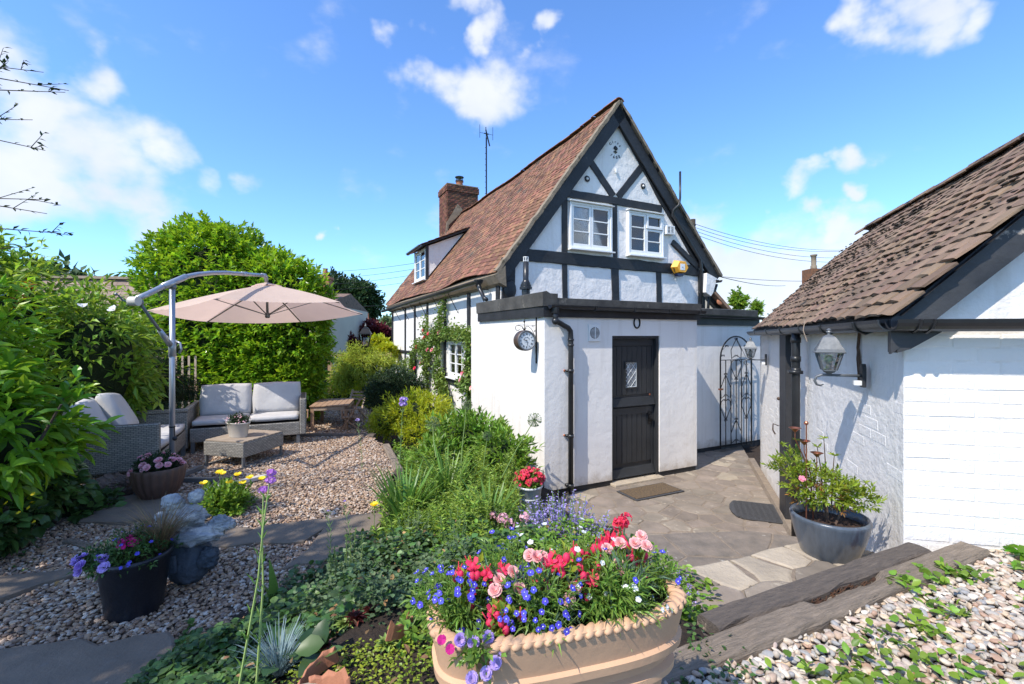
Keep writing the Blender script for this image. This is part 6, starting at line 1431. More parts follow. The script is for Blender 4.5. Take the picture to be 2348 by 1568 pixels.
mb = MB()
for i in range(9): a = rg.uniform(0,6.28); mb.tube([(0,0,0),(math.cos(a)*.15,math.sin(a)*.15,.5),(math.cos(a)*.4,math.sin(a)*.4,1.0)], [.02,.014,.006], 6)
mb.build('stem', M['bark'], nb_)
shrub('mixed_shrub', 'tall light green shrub with dappled leaves at upper left, behind the large-leaved shrub', 'shrub', (-5.3,4.9,-1.45),
      [(-5.6,4.9,-.25,.85,.8,1.25),(-4.75,5.15,-.35,.55,.6,.85),(-6.1,4.8,.35,.8,.7,.85)], 1500, 7, .125, .045, G['mid'], seed=6, up=.2, kc=.66, droop=.2, lump=.18)
shrub('mixed_shrub', 'bushy bright shrub filling the far left edge above the large-leaved shrub', 'shrub', (-4.2,3.2,-1.45),
      [(-4.25,3.3,-.1,.55,.5,.75)], 420, 8, .125, .045, G['laurel'], seed=8, up=.2, kc=.6, droop=.1, lump=.2)
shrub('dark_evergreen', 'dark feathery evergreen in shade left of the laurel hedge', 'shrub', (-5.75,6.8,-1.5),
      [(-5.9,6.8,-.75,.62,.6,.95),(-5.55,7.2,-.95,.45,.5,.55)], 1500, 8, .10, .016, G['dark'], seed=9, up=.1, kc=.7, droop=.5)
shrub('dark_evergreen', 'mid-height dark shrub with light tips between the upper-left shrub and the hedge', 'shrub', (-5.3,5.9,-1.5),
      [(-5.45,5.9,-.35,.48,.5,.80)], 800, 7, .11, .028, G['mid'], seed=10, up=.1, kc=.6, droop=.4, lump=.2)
shrub('variegated_shrub', 'cream-edged variegated shrub against the left sofa panel', 'shrub', (-3.62,3.45,-1.45),
      [(-3.62,3.5,-1.05,.20,.2,.24)], 240, 7, .045, .018, G['variegated'], seed=12, up=.1, kc=.6, droop=.2)
shrub('ivy_bank', 'shaded leafy ground plants with tiny yellow flowers at lower left', 'shrub', (-3.25,2.9,-1.45),
      [(-3.68,3.25,-1.08,.40,.4,.36),(-3.55,2.8,-1.22,.42,.42,.24),(-3.42,2.4,-1.32,.34,.30,.16),(-3.45,3.62,-1.38,.22,.22,.12)], 900, 6, .075, .062, G['ivy'], seed=13, up=.2, kc=.7, droop=.2, big=True)
mb = MB()
for i in range(16): flower_mb((rg.uniform(-.15,.25), rg.uniform(-.35,.3), rg.uniform(.22,.5)), 1, .013, seed=i, mb=mb)
mb.build('yellow_flowers', G['yellow'], bpy.data.objects['ivy_bank'])
# red leaves sprig and white convolvulus blooms in the upper-left shrub
ms_ = [o for o in bpy.data.objects if o.name.startswith('mixed_shrub')][0]
mb = MB()
for i in range(4):
    p = at((75,262,190,55)[i], (800,712,705,870)[i], 4.05)-Vector(ms_.location); flower_mb(tuple(p), 1, .05, 5, seed=i+9, mb=mb, up=1.1, W=.8)
mb.build('white_blooms', G['white'], ms_)
mb = MB()
for i in range(26):
    t = i/26; p = at(35+t*28+rg.normal(0,6), 715-t*70, 3.6)-Vector(ms_.location); v, f = leaf_arr(np.array([tuple(p)]), np.array([[rg.normal(),rg.normal(),.4]]), .05, .02, rg); mb.add(v, f)
mb.build('red_leaves', petal('red_young_leaf', (.35,.03,.02), (.45,.06,.02)), ms_)

# ---- tree overhanging from the left: shades the lower left garden
tr_ = thing('overhanging_tree', 'dark thin branches of a tree reaching into the left edge of the sky', 'tree', (-5.6,.6,-1.45))
mb = MB(); mb.tube([(0,0,0),(.05,-.05,1.2),(.0,-.1,2.4),(.1,-.2,3.6)], [.16,.13,.11,.06], 10)
rgt = np.random.default_rng(44)
for i in range(12):
    a = rgt.uniform(0,6.28); z0 = rgt.uniform(2.0,3.4); mb.tube([(0,-.1,z0),(math.cos(a)*.6,math.sin(a)*.6-.1,z0+.5),(math.cos(a)*1.3,math.sin(a)*1.3-.1,z0+.8)], [.05,.035,.012], 6)
mb.build('trunk', M['bark'], tr_)
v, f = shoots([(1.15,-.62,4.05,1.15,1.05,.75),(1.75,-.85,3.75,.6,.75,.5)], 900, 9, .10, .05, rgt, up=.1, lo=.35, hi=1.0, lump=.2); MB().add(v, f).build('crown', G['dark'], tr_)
tips = [(150,212,3.1,-.05),(100,166,3.2,0),(158,208,3.2,.0),(104,345,3.0,.05),(75,275,3.15,.1),(112,458,3.1,0),(140,535,3.0,.1),(108,490,3.05,0),(60,565,3.0,0)]
mb = MB(); LP = []; LD = []
for i, (px, py, Y, k) in enumerate(tips):
    e = at(px, py, Y)-Vector(tr_.location); s_ = Vector((.9,1.2,2.3+.1*i)); s_ = e + Vector((-1.3-.1*(i%3), -.75, -.05+.16*(i%4)-.1)); m1 = (s_+e)/2+Vector((0,0,-.06)); pts = [s_, s_.lerp(m1,.5)+Vector((0,0,-.02)), m1, m1.lerp(e,.5)+Vector((0,0,-.015)), e]
    mb.tube([tuple(Vector((0,-.1,2.6))), tuple(s_)], [.05,.010], 5); mb.tube([tuple(p) for p in pts], [.009,.007,.006,.004,.002], 5)
    for j in range(30):
        t = rgt.uniform(.15,1)*4; a_i = min(int(t),3); p = pts[a_i].lerp(pts[a_i+1], t-a_i); d = (pts[a_i+1]-pts[a_i]).normalized()
        if j % 4 == 0:
            q = p+d*.06+Vector((rgt.normal(0,.05),rgt.normal(0,.05),rgt.uniform(-.02,.12))); mb.tube([tuple(p), tuple(q)], [.003,.0015], 3); 
            for kk in range(4): LP.append(tuple(p.lerp(q, .4+.2*kk))); LD.append(tuple(d+Vector((rgt.normal(0,.7),rgt.normal(0,.7),rgt.normal(.3,.6)))))
        LP.append(tuple(p)); LD.append(tuple(d+Vector((rgt.normal(0,.7),rgt.normal(0,.7),rgt.normal(.2,.7)))))
mb.build('branch', M['bark'], tr_); v, f = leaf_arr(np.array(LP), np.array(LD), .040, .017, rgt); MB().add(v, f).build('twig_leaves', G['dark'], tr_)

# ---- far planting along the house
def bush(px, py, Y, r, n, per, L_, W, m, name, label, seed, **kw):
    p = at(px, py, Y); z0 = float(ground_z(p.x, p.y)); return shrub(name, label, 'shrub', (p.x, p.y, z0), [(p.x, p.y, p.z, r[0], r[1], r[2])], n, per, L_, W, m, seed=seed, **kw)
bush(832,862,11.7,(.78,.5,.72),1300,9,.14,.022,G['bamboo'],'bamboo_clump','feathery yellow-green bamboo in front of the trellis',21, kc=.55, droop=.5, lump=.2)
shrub('fern_clump','bright lime green ferny clump behind the dining table','shrub',(-4.1,11.2,-2.0),[(-4.25,11.2,-1.62,.75,.4,.35),(-3.6,11.3,-1.55,.4,.35,.4)],500,8,.14,.03,G['lime'],seed=22,kc=.6,droop=.4)
bush(905,905,8.6,(.56,.48,.50),1300,7,.055,.022,G['dark'],'dark_round_shrub','dark round evergreen shrub between bamboo and roses',23, kc=.8, lump=.08)
shrub('golden_shrub','bright yellow-green arching shrub in front of the dark round shrub','shrub',(-1.45,6.9,-1.75),[(-1.45,6.9,-1.15,.50,.38,.26),(-1.9,7.1,-1.35,.35,.3,.2),(-1.2,6.6,-1.38,.42,.34,.2)],750,9,.075,.022,G['lime'],seed=24,up=.6,kc=.6,lump=.2,slen=2.2)
shrub('leafy_mound','leafy mid-green perennial mound beside the extension wall','shrub',(-.45,5.6,-1.75),[(-.55,5.65,-1.30,.50,.36,.30),(-.12,5.25,-1.42,.34,.28,.30),(-.85,5.2,-1.42,.30,.3,.2)],800,7,.095,.034,G['fresh'],seed=25,kc=.7,lump=.15)
# upright feathery perennials (spurge-like)
for (lx_, ly_, lz_, nn_, xr_, yr_, hr_, lb_, sq_) in ((-.47,3.9,-1.5,200,.48,.72,(.22,.52),'upright feathery green stems filling the middle of the bed',31),(-.42,2.95,-1.38,110,.34,.30,(.22,.42),'shorter feathery stems in the near bed, left of the catmint',32)):
  sp_ = thing('feathery_perennials', lb_, 'plant', (lx_,ly_,lz_)); mb = MB(); LPs = []; LDs = []; rgt = np.random.default_rng(sq_)
  for i in range(nn_):
    x, y = rgt.uniform(-xr_,xr_), rgt.uniform(-yr_,yr_); h = rgt.uniform(*hr_)*(1-.2*abs(x)); b = Vector((x,y,-.1)); lean = Vector((rgt.normal(0,.06), rgt.normal(0,.06), h)); mb.tube([tuple(b), tuple(b+lean)], [.004,.002], 3, False)
    for k in range(60): t = .15+.85*k/60; a = k*2.4; LPs.append(tuple(b+lean*t)); LDs.append((math.cos(a), math.sin(a), .55))
  mb.build('stems', M['stem'], sp_); v, f = leaf_arr(np.array(LPs), np.array(LDs), .042, .014, rgt); MB().add(v, f).build('foliage', G['fern'], sp_)
# strap leaves
for (x, y, z, n, l, lab, sd_) in ((-.82,3.50,-1.45,80,.50,'clump of long arching strap leaves at the edge of the gravel slabs',1),(-.60,4.15,-1.5,60,.55,'upright bright strap leaves behind the arching clump',2),(-.16,3.25,-1.42,44,.44,'narrow upright strap leaves left of the catmint',3)):
    o = thing('strap_leaved_plant', lab, 'plant', (x,y,z)); blades(MB(), (0,0,-.02), int(n*1.3), l, .030, np.random.default_rng(sd_), .45, .7, .10).build('leaves', G['strap'], o)
spray = ((-.62,2.75,-1.36,'feathery seeding herb in the dark ivy',41),(-.30,2.45,-1.26,'pale speckled seed stems between ivy and trough',42),(-.85,2.35,-1.34,'grey-green upright herb at the gravel edge',43))
# ground cover of ivy and small leaves over the bed
def carpet(name, label, region, n, L_, W, m, seed, h=.05, big=True, kind='stuff', base=None):
    rg = np.random.default_rng(seed); lo = np.min(region, 0); hi = np.max(region, 0); q = rg.uniform(lo, hi, (n*3,2)); q = q[inpoly(q[:,0], q[:,1], region)][:n]; z = ground_z(q[:,0], q[:,1])
    hh = h*(1+.8*np.sin(q[:,0]*9+1)*np.sin(q[:,1]*8)); P = np.c_[q, z+rg.uniform(0,1,len(q))*hh]; D = np.c_[rg.normal(0,1,(len(q),2)), rg.uniform(-.1,.7,len(q))]
    v, f = leaf_arr(P, D, L_, W, rg, big, .1, roll=.35); o = MB().add(v, f).build(name, m); tag(o, label, 'ground cover', kind=kind); return o
carpet('ivy_ground_cover', 'dark ivy carpet on the shaded bed left of the trough', [(-1.35,2.0),(-.95,1.55),(-.55,1.75),(-.05,2.1),(.2,2.6),(-.3,3.1),(-1.0,3.0),(-1.2,2.6)], 5600, .034, .032, G['ivy'], 1, .10)
carpet('small_leaf_cover', 'small round grey-green leaves carpeting the bed near the trough', [(-.95,2.0),(-.5,1.65),(-.1,1.9),(-.3,2.4),(-.8,2.4)], 3200, .020, .018, G['sage_shaded'], 2, .13)
carpet('bed_weeds', 'bright green weeds and ivy in the bed behind the trough', [(-.4,1.5),(.0,1.35),(-.05,1.75),(.7,1.9),(.95,2.35),(.5,3.0),(-.2,2.9),(-.45,2.2)], 5200, .032, .022, G['fresh'], 3, .09)
carpet('bed_cover', 'mixed green leaves under the taller bed plants', [(-1.15,3.0),(.3,3.0),(.45,4.0),(.15,4.9),(-.1,6.6),(-1.9,7.3),(-1.5,5.8),(-1.1,4.6)], 7000, .045, .022, G['fresh'], 4, .10)
carpet('left_edge_cover', 'dark low leaves along the left edge of the gravel', [(-4.1,3.8),(-3.0,2.9),(-2.75,2.3),(-3.8,2.0),(-4.6,3.2)], 900, .04, .034, G['ivy'], 5, .04)
carpet('slab_edge_ivy', 'ivy and small leaves spilling beside the grey slab at bottom left', [(-1.55,2.2),(-1.25,2.05),(-.9,1.7),(-.8,1.4),(-1.25,1.45),(-1.5,1.8)], 2600, .034, .030, G['ivy'], 6, .07)
carpet('thyme_mat', 'low yellow-green creeping mat around the terracotta shards', [(-.75,1.55),(-.2,1.62),(-.15,1.40),(-.45,1.25),(-.75,1.3)], 1500, .014, .010, G['azalea'], 7, .03, False)
carpet('patio_edge_ivy', 'bright ivy trailing over the pale stone beside the trough', [(.52,2.1),(.85,2.35),(1.05,2.38),(.95,2.1),(.62,1.75),(.50,1.75)], 420, .032, .030, G['fresh'], 8, .06)
carpet('log_weeds', 'sparse weeds at the right edge of the gravel', [(-1.9,4.6),(-1.35,4.4),(-1.4,5.4),(-1.9,5.5)], 160, .03, .015, G['fresh'], 9, .03)
def weeds(name, label, pts, m, L_, W, seed, n=14):
    rg = np.random.default_rng(seed); mb = MB()
    for (x, y, z, r) in pts:
        q = np.c_[rg.normal(x, r, n), rg.normal(y, r, n), z+rg.uniform(.0,.035,n)]; v, f = leaf_arr(q, np.c_[rg.normal(0,1,(n,2)), rg.uniform(-.1,.8,n)], L_, W, rg, True, .15); mb.add(v, f)
    o = mb.build(name, m, smooth=True); tag(o, label, 'weeds', kind='stuff'); return o
pp = []
for i in range(40):
    t = rg.random(); pp.append((rg.uniform(.65,2.6), 0, 0, 0))
PW = [(1.0,1.45,.06),(1.15,1.5,.06),(.85,1.28,.06),(1.35,1.62,.05),(1.55,1.72,.04),(1.75,1.85,.04),(1.9,2.05,.04),(2.15,1.75,.06),(2.3,1.95,.06),(2.0,1.55,.06),(1.75,1.45,.06),(1.6,1.3,.06),(1.3,1.3,.05),(2.45,2.15,.05),(2.6,2.05,.06),(2.2,1.45,.07),(1.4,1.15,.06),(1.9,1.3,.06),(1.1,1.15,.05),(2.4,1.6,.06),(1.75,2.02,.03),(2.55,1.8,.05),(1.15,1.25,.04),(.95,1.35,.05),(2.1,2.1,.03),(2.05,2.14,.02),(2.6,2.28,.05),(.75,1.15,.06),(.9,1.2,.05),(1.25,1.45,.05),(1.5,1.5,.06),(2.15,1.6,.06),(2.3,1.75,.06),(1.05,1.35,.05)]
weeds('bindweed', 'bindweed leaves creeping over the pebbles and sleepers at lower right', [(x,y,-1.115,r) for x,y,r in PW], G['fresh'], .040, .026, 3, 32)
weeds('gap_weeds', 'small dark weeds in the gap between the short sleeper and the pebble bed', [(.62,1.45,-1.13,.05),(.75,1.5,-1.13,.05),(.52,1.38,-1.13,.04),(.66,1.62,-1.12,.05)], G['ivy'], .020, .016, 5, 60)
weeds('wall_foot_weeds', 'large green leaves at the foot of the white outbuilding wall, right edge', [(2.62,2.27,-1.12,.05),(2.72,2.2,-1.10,.05),(2.58,2.2,-1.1,.04)], G['big'], .075, .06, 6, 16)
G['litter'] = leafmat('dead_leaf', (.22,.12,.05), (.34,.22,.09), rv=.5, rough=.8, transl=.1)
carpet('leaf_litter', 'brown dead leaves and bits caught among the bed plants', [(-1.35,1.9),(-.7,1.3),(-.1,1.25),(.5,2.2),(.3,3.2),(-1.1,3.2)], 420, .026, .016, G['litter'], 21, .10)
carpet('fallen_leaves', 'scattered dry leaves on the shaded gravel at the left', [(-3.6,3.8),(-2.6,2.9),(-2.4,2.0),(-3.4,2.0)], 60, .05, .022, G['litter'], 22, .03)
carpet('fallen_leaves', 'few dry leaves lying on the pebbles and sleepers at the right', [(.6,1.3),(2.4,2.2),(3.0,1.8),(1.4,.9)], 50, .028, .016, G['litter'], 23, .06)
# broad leaves: hart's tongue fern, foxglove-like leaves
o = thing('harts_tongue_fern', 'tall single-bladed green fern leaves at the gravel edge', 'fern', (-1.20,2.32,-1.40)); mb = MB(); rgt = np.random.default_rng(3)
for (a, l, s_, w) in ((1.4,.36,.05,.062),(2.6,.30,.2,.055),(3.6,.20,.35,.04),(.2,.20,.4,.035),(4.6,.18,.6,.035),(5.5,.16,.55,.04),(3.1,.16,.7,.035),(2.0,.16,.5,.03)): blades(mb, (0,0,0), 1, l, w, rgt, s_, .35, .02, 8, az=a)
mb.build('fronds', G['strap'], o)
o = thing('blue_fescue', 'tuft of silvery blue grass in the near bed', 'grass tuft', (-.83,1.62,-1.20)); blades(MB(), (0,0,0), 260, .16, .0035, np.random.default_rng(8), .7, .7, .03, 4).build('blades', G['fescue'], o)
for i, (px, py, z, r, m, lab) in enumerate(((600,1535,-1.10,.045,'houseleek','yellow-green houseleek at the bottom edge, by the verbena stems'),(790,1440,-1.10,.045,'houseleek','spiky green houseleek above the terracotta shards'),(885,1462,-1.04,.045,'houseleek','bright red-tipped houseleek beside the upright terracotta fragment'),(815,1420,-1.08,.05,'redleek','dark red houseleek behind the rockery'),(850,1405,-1.08,.045,'redleek','deep maroon houseleek in shadow behind the terracotta'),(745,1478,-1.07,.032,'redleek','small dusty red houseleek between the shards'))):
    p = gnd(px, py, z); o = thing('houseleek', lab, 'succulent', (p.x,p.y,float(ground_z(p.x,p.y))+.005), 0, 'houseleeks in the rockery'); mb = MB(); rosette(mb, (0,0,.01), r, 6, 11, np.random.default_rng(i)); mb.build('rosette', G[m], o)
weeds('heart_leaved_vine', 'large heart-shaped leaves of a vine in the near bed', [(-.95,1.85,-1.22,.05),(-.85,1.72,-1.18,.05),(-.72,1.55,-1.10,.04),(-.63,1.48,-1.05,.03)], G['ivy'], .085, .075, 12, 5)
# ---- tall stems
def tall(name, label, cat, pts, r, m, **k):
    o = thing(name, label, cat, tuple(pts[0])); b = Vector(pts[0]); MB().tube([tuple(Vector(p)-b) for p in pts], [r*(1-.55*i/(len(pts)-1)) for i in range(len(pts))], 6).build('stem', m, o); return o
def verbena(base, top, side, label, seed, m='stemp', r=.0045, head='verb', hr=.011):
    base, top = Vector(base), Vector(top); mid = base.lerp(top,.5)+Vector((.01,0,0)); o = tall('verbena', label, 'flower', [base, base.lerp(mid,.5), mid, mid.lerp(top,.5)+Vector((-.004,0,0)), top], r, M[m]); rgt = np.random.default_rng(seed); LPs = []; LDs = []
    for k in range(7):
        t = .08+.13*k; p = base.lerp(top, t)-base
        for s_ in (-1,1): LPs.append(tuple(p)); LDs.append((s_*.5, rgt.normal(0,.2), 1.0))
    v, f = leaf_arr(np.array(LPs), np.array(LDs), .045, .007, rgt); MB().add(v, f).build('leaves', G['strap'] if m == 'stemp' else G['sage'], o)
    mb = MB()
    for c in [top-base]+[Vector(s_)-base for s_ in side]:
        for k in range(26): d = unit(rgt.normal(size=3)); flower_mb(np.array(c)+d*hr*np.array([1.3,1.3,.7]), 1, hr*.55, 5, seed=seed*50+k, mb=mb, dirn=d+np.array([0,0,.4]))
    for s_ in side: mb.tube([tuple(Vector(s_)-base), tuple(top.lerp(base,.12)-base)], .0015, 3, False)
    mb.build('flower_head', G[head], o); return o
verbena(at(548,1575,1.45), at(621,1083,1.50), [at(621,1100,1.5)], 'tall verbena with the higher purple flower head, foreground left', 1)
verbena(at(588,1570,1.47), at(604,1122,1.53), [], 'tall verbena with the lower purple flower head, foreground left', 2)
verbena(at(905,1150,3.3), at(925,915,3.4), [at(924,925,3.4)], 'verbena stem with violet head in front of the golden shrub', 3, 'stem', .004, 'violet', .02)
verbena(at(805,1290,2.4), at(790,1148,2.45), [], 'thin dark verbena stem standing over the slab', 4, 'stem', .002, 'violet', .005)
verbena(at(757,1270,2.5), at(752,1170,2.6), [], 'short thin verbena stem left of the slab', 5, 'stem', .002, 'violet', .004)
verbena(at(830,1080,4.0), at(820,962,4.1), [], 'small violet verbena head beside the dining chairs', 6, 'stem', .002, 'violet', .012)
def allium(base, top, r, label, seed, m='sage'):
    base, top = Vector(base), Vector(top); o = tall('allium', label, 'flower', [base, base.lerp(top,.5)+Vector((-.01,0,0)), top], .007, M['stem']); o['group'] = 'allium seed heads along the wall'; rgt = np.random.default_rng(seed); mb = MB(); c = np.array(top-base)
    for k in range(110): d = unit(rgt.normal(size=3)); mb.tube([tuple(c), tuple(c+d*r)], .0009, 3, False); mb.ball(tuple(c+d*r), r*.075, 5, 4)
    mb.build('seed_head', G['sage'], o); return o
allium(at(1150,1095,3.9), at(1225,962,3.9), .060, 'allium seed head leaning right against the white extension wall', 1)
allium(at(1053,1130,4.0), at(1070,928,4.2), .050, 'tall upright allium seed head left of the extension', 2)
allium(at(1105,1130,4.3), at(1117,1000,4.4), .045, 'smaller dark allium seed head near the wall hook', 3)
allium(at(1000,1050,4.6), at(992,972,4.8), .075, 'fuzzy pale allium head above the green mound', 4)
# ---- catmint, valerian
def spikes(name, label, base, rx, ry, n, h, m_leaf, m_fl, seed, fr=.5, cat='flower', fl=.012, L_=.022):
    rgt = np.random.default_rng(seed); o = thing(name, label, cat, base); P = []; D = []; mb = MB(); st = MB()
    for i in range(n):
        a = rgt.uniform(0,6.28); r = math.sqrt(rgt.random()); b = Vector((math.cos(a)*r*rx*.55, math.sin(a)*r*ry*.55, 0)); tp = Vector((math.cos(a)*r*rx, math.sin(a)*r*ry, h*rgt.uniform(.6,1.15)*(1-.35*r*r))); st.tube([tuple(b), tuple(b.lerp(tp,.5)+Vector((0,0,.02))), tuple(tp)], .0022, 3, False)
        for k in range(18): t = k/18*(1-fr*.6); P.append(tuple(b.lerp(tp, t))); D.append((rgt.normal(), rgt.normal(), .5))
        for k in range(16):
            t = 1-fr*rgt.random(); p = np.array(b.lerp(tp, t)); d = unit(np.array([rgt.normal(), rgt.normal(), .5])); v, f = leaf_arr((p+d*.002)[None], d[None], fl, fl*.7, rgt); mb.add(v, f)
    st.build('stems', M['stem'], o); v, f = leaf_arr(np.array(P), np.array(D), L_, L_*.55, rgt); MB().add(v, f).build('foliage', m_leaf, o); mb.build('flower_spikes', m_fl, o); return o
spikes('catmint', 'mound of lavender-blue catmint spikes in front of the pale flowerpot', (.34,3.05,-1.50), .36, .30, 190, .41, G['sage'], G['lav'], 1, fl=.020)
spikes('catmint', 'smaller catmint clump behind the trough on the right', (.52,2.55,-1.36), .20, .18, 36, .22, G['sage'], G['lav'], 2)
spikes('creeping_campanula', 'pale lilac flowers trailing to the right of the trough', (.66,2.05,-1.22), .18, .16, 60, .15, G['fresh'], G['violet'], 3, .15, fl=.008)
spikes('tall_herb', 'grey-green feathery herb left of the catmint', (-.10,3.0,-1.45), .2, .2, 40, .32, G['sage'], G['sage'], 4)
spikes('spurge', 'yellow-green leafy stems between the catmint and the trough', (.50,2.25,-1.25), .28, .2, 70, .18, G['azalea'], G['lime'], 5, .2, fl=.008)
for (x_, y_, z_, lb_, sd_) in spray: spikes('upright_herb', lb_, (x_, y_, z_), .16, .16, 26, .30, G['sage'] if sd_ % 2 else G['fresh'], G['sage'], sd_, .3, 'plant', .009, .034)
def cluster(name, label, base, h, r, m, seed, cat='flower', nst=5, pr=.010, npet=30):
    rgt = np.random.default_rng(seed); o = thing(name, label, cat, base); mb = MB(); st = MB()
    for i in range(nst):
        c = np.array([rgt.normal(0,r*1.6), rgt.normal(0,r*1.3), h*rgt.uniform(.8,1.1)]) if i else np.array([0,0,h]); st.tube([(0,0,0), tuple(c)], .003, 4)
        for k in range(npet): d = unit(rgt.normal(size=3)*[1,1,.7]+[0,0,.3]); flower_mb(c+d*r, 1, pr, 5, seed=seed*99+k, mb=mb, dirn=d)
    st.build('stem', M['stem'], o); mb.build('blossoms', m, o); return o
cluster('valerian', 'pink valerian flower head left of the catmint', at(1153,1260,2.9), .20, .030, G['mum'], 1, nst=3); cluster('valerian', 'taller dusty pink valerian head at the bed centre', at(1130,1260,3.05), .23, .022, G['mum'], 2, nst=2)
cluster('red_geranium', 'small bright red flower cluster behind the trough, near the patio', at(1428,1245,2.5), .11, .030, G['cherry'], 3, nst=4)
# ---- poppies
o = thing('welsh_poppies', 'clump of ferny leaves with yellow poppies on the gravel', 'flower', (-2.32,3.66,-1.42)); rgt = np.random.default_rng(4)
v, f = shoots([(0,0,.09,.20,.18,.13)], 420, 7, .040, .022, rgt, up=.5, lo=.5, hi=1); MB().add(v, f).build('foliage', G['fresh'], o); st = MB()
for i, (px, py) in enumerate(((503,1085),(510,1088),(545,1090),(573,1097),(527,1108),(556,1109),(467,1110),(600,1100))):
    p = at(px, py, 3.6+.05*(i%3))-Vector(o.location); st.tube([(rgt.normal(0,.05),rgt.normal(0,.05),.08), tuple(p+Vector((.01,0,-.1))), tuple(p)], .0025, 4); flower_mb(tuple(p), 1, .034, 5, seed=i, up=.75, W=.85, dirn=(0,-.1,1)).build('poppy_flower', G['yellow'], o)
st.build('stems', M['stem'], o)
p = at(858,1160,3.3); o = thing('yellow_poppy', 'single yellow poppy among the arching strap leaves', 'flower', (p.x,p.y,-1.45)); MB().tube([(0,0,0),(0,0,p.z+1.45)], .0025, 4).build('stem', M['stem'], o); flower_mb((0,0,p.z+1.45), 1, .035, 5, seed=3, up=.8, W=.85, dirn=(0,-.1,1)).build('flower_head', G['yellow'], o)
# ---- climbing roses on the cottage wall (house frame)
def HRose(name, label, paths, seed, dens, cols, m='rose'):
    rgt = np.random.default_rng(seed); o = thing(name, label, 'climbing rose', hw(GX0-.15, paths[0][0][0], .05), R(26)); bx, by = GX0-.15, paths[0][0][0]; st = MB(); P = []; D = []
    for path in paths:
        pts = [Vector((rgt.normal(0,.02)+.06-0, y-by, z-.05)) for y, z in path]; st.tube([tuple(p) for p in pts], .008, 4)
        for i in range(len(pts)-1):
            L_ = (pts[i+1]-pts[i]).length
            for k in range(int(L_*dens)): t = rgt.random(); q = pts[i].lerp(pts[i+1], t); P.append((q.x-abs(rgt.normal(0,.07)), q.y+rgt.normal(0,.10), q.z+rgt.normal(0,.09))); D.append((-.6+rgt.normal(0,.5), rgt.normal(0,.8), rgt.normal(.1,.6)))
    st.build('canes', M['twig'], o); v, f = leaf_arr(np.array(P), np.array(D), .066, .044, rgt, True, .15); MB().add(v, f).build('foliage', G[m], o)
    for (y, z, c) in cols: flower_mb((-.06,y-by,z-.05), 3, .055, 6, seed=int(y*70), up=.3, W=.9, dirn=(-.8,-.3,.4)).build('rose_bloom', G[c], o)
    return o
HRose('climbing_rose', 'pink climbing rose trained along rails around the cottage window', [[(3.2,.1),(3.3,1.0),(3.25,2.0),(2.5,2.2)],[(3.25,2.05),(4.2,2.12),(5.2,2.15),(6.0,2.0)],[(3.3,1.0),(2.5,1.0)],[(3.3,1.0),(3.75,1.1),(4.0,.95)],[(5.5,.1),(5.4,1.1),(5.6,1.9),(5.3,2.4),(5.2,2.85)],[(3.3,1.9),(3.5,1.5),(3.4,1.1)],[(4.5,.3),(5.2,.9),(5.7,1.2)],[(5.4,1.2),(4.9,.7)]], 5, 560,
      [(2.6,2.15,'pink'),(3.0,1.9,'rosepink'),(3.6,1.3,'rosepink'),(3.7,1.15,'rosepink'),(2.75,1.5,'pink'),(3.1,1.05,'pink'),(5.2,2.12,'rosepink'),(5.8,1.7,'rosepink'),(2.8,1.0,'rosepink'),(2.9,.98,'pink'),(2.7,1.9,'rosepink')])
HRose('climbing_rose', 'red climbing rose at the far end of the cottage wall', [[(6.8,.1),(6.7,1.0),(6.5,1.9),(6.6,2.5)],[(6.6,1.7),(7.6,1.8),(8.3,1.2)],[(8.4,.1),(8.3,.9),(8.1,1.5)],[(6.7,1.2),(6.1,1.7),(5.9,2.1)],[(9.3,.2),(9.2,1.0),(8.8,1.3)]], 6, 520,
      [(6.55,2.2,'red'),(6.1,2.1,'red'),(6.5,2.0,'red'),(7.3,1.75,'red'),(6.8,1.35,'rosepink'),(7.5,1.15,'red'),(6.2,1.7,'rosepink'),(8.3,.6,'red'),(6.6,1.4,'rosepink')])
# ---- azalea and copper rain cups in the glazed pot
o = shrub('azalea', 'yellow-green azalea with a few orange leaves growing in the glazed pot', 'shrub', (1.875,2.69,-1.09), [(1.83,2.68,-.88,.22,.16,.11),(1.68,2.74,-.78,.12,.1,.09),(2.0,2.64,-.93,.13,.12,.08)], 230, 8, .036, .014, G['azalea'], seed=14, up=.7, kc=0, lo=.4, hi=1.05, slen=1.0, smat=M['twig'])
rgt = np.random.default_rng(15); v, f = shoots([(-.05,0,.15,.22,.15,.10)], 30, 6, .032, .013, rgt, up=.6, lo=.5, slen=.8); MB().add(v, f).build('orange_leaves', G['azold'], o)
mb = MB(); LPs = []; LDs = []
for (px, py) in ((1888,1005),(1912,1045),(1873,1025),(1985,1108),(1795,1020),(1770,1050),(1825,1010)):
    p = at(px, py, 2.68)-Vector(o.location); mb.tube([(p.x*.4,p.y*.4,.06), tuple(p*.75+Vector((0,0,.0))), tuple(p)], [.004,.003,.002], 4)
    for k in range(9): a = k*.7; LPs.append(tuple(p)); LDs.append((math.cos(a), math.sin(a), rgt.uniform(-.1,.9)))
v, f = leaf_arr(np.array(LPs), np.array(LDs), .036, .013, rgt); MB().add(v, f).build('shoot_tips', G['azalea'], o); mb.build('branch', M['twig'], o)
p = at(1838,1098,2.6)-Vector(o.location); flower_mb(tuple(p), 2, .020, 5, seed=5).build('pink_blossom', G['rosepink'], o)
rc = thing('copper_rain_cups', 'copper garden ornament of three funnel cups on curved stems in the glazed pot', 'garden ornament', (1.80,2.72,-1.10)); b_ = Vector(rc.location)
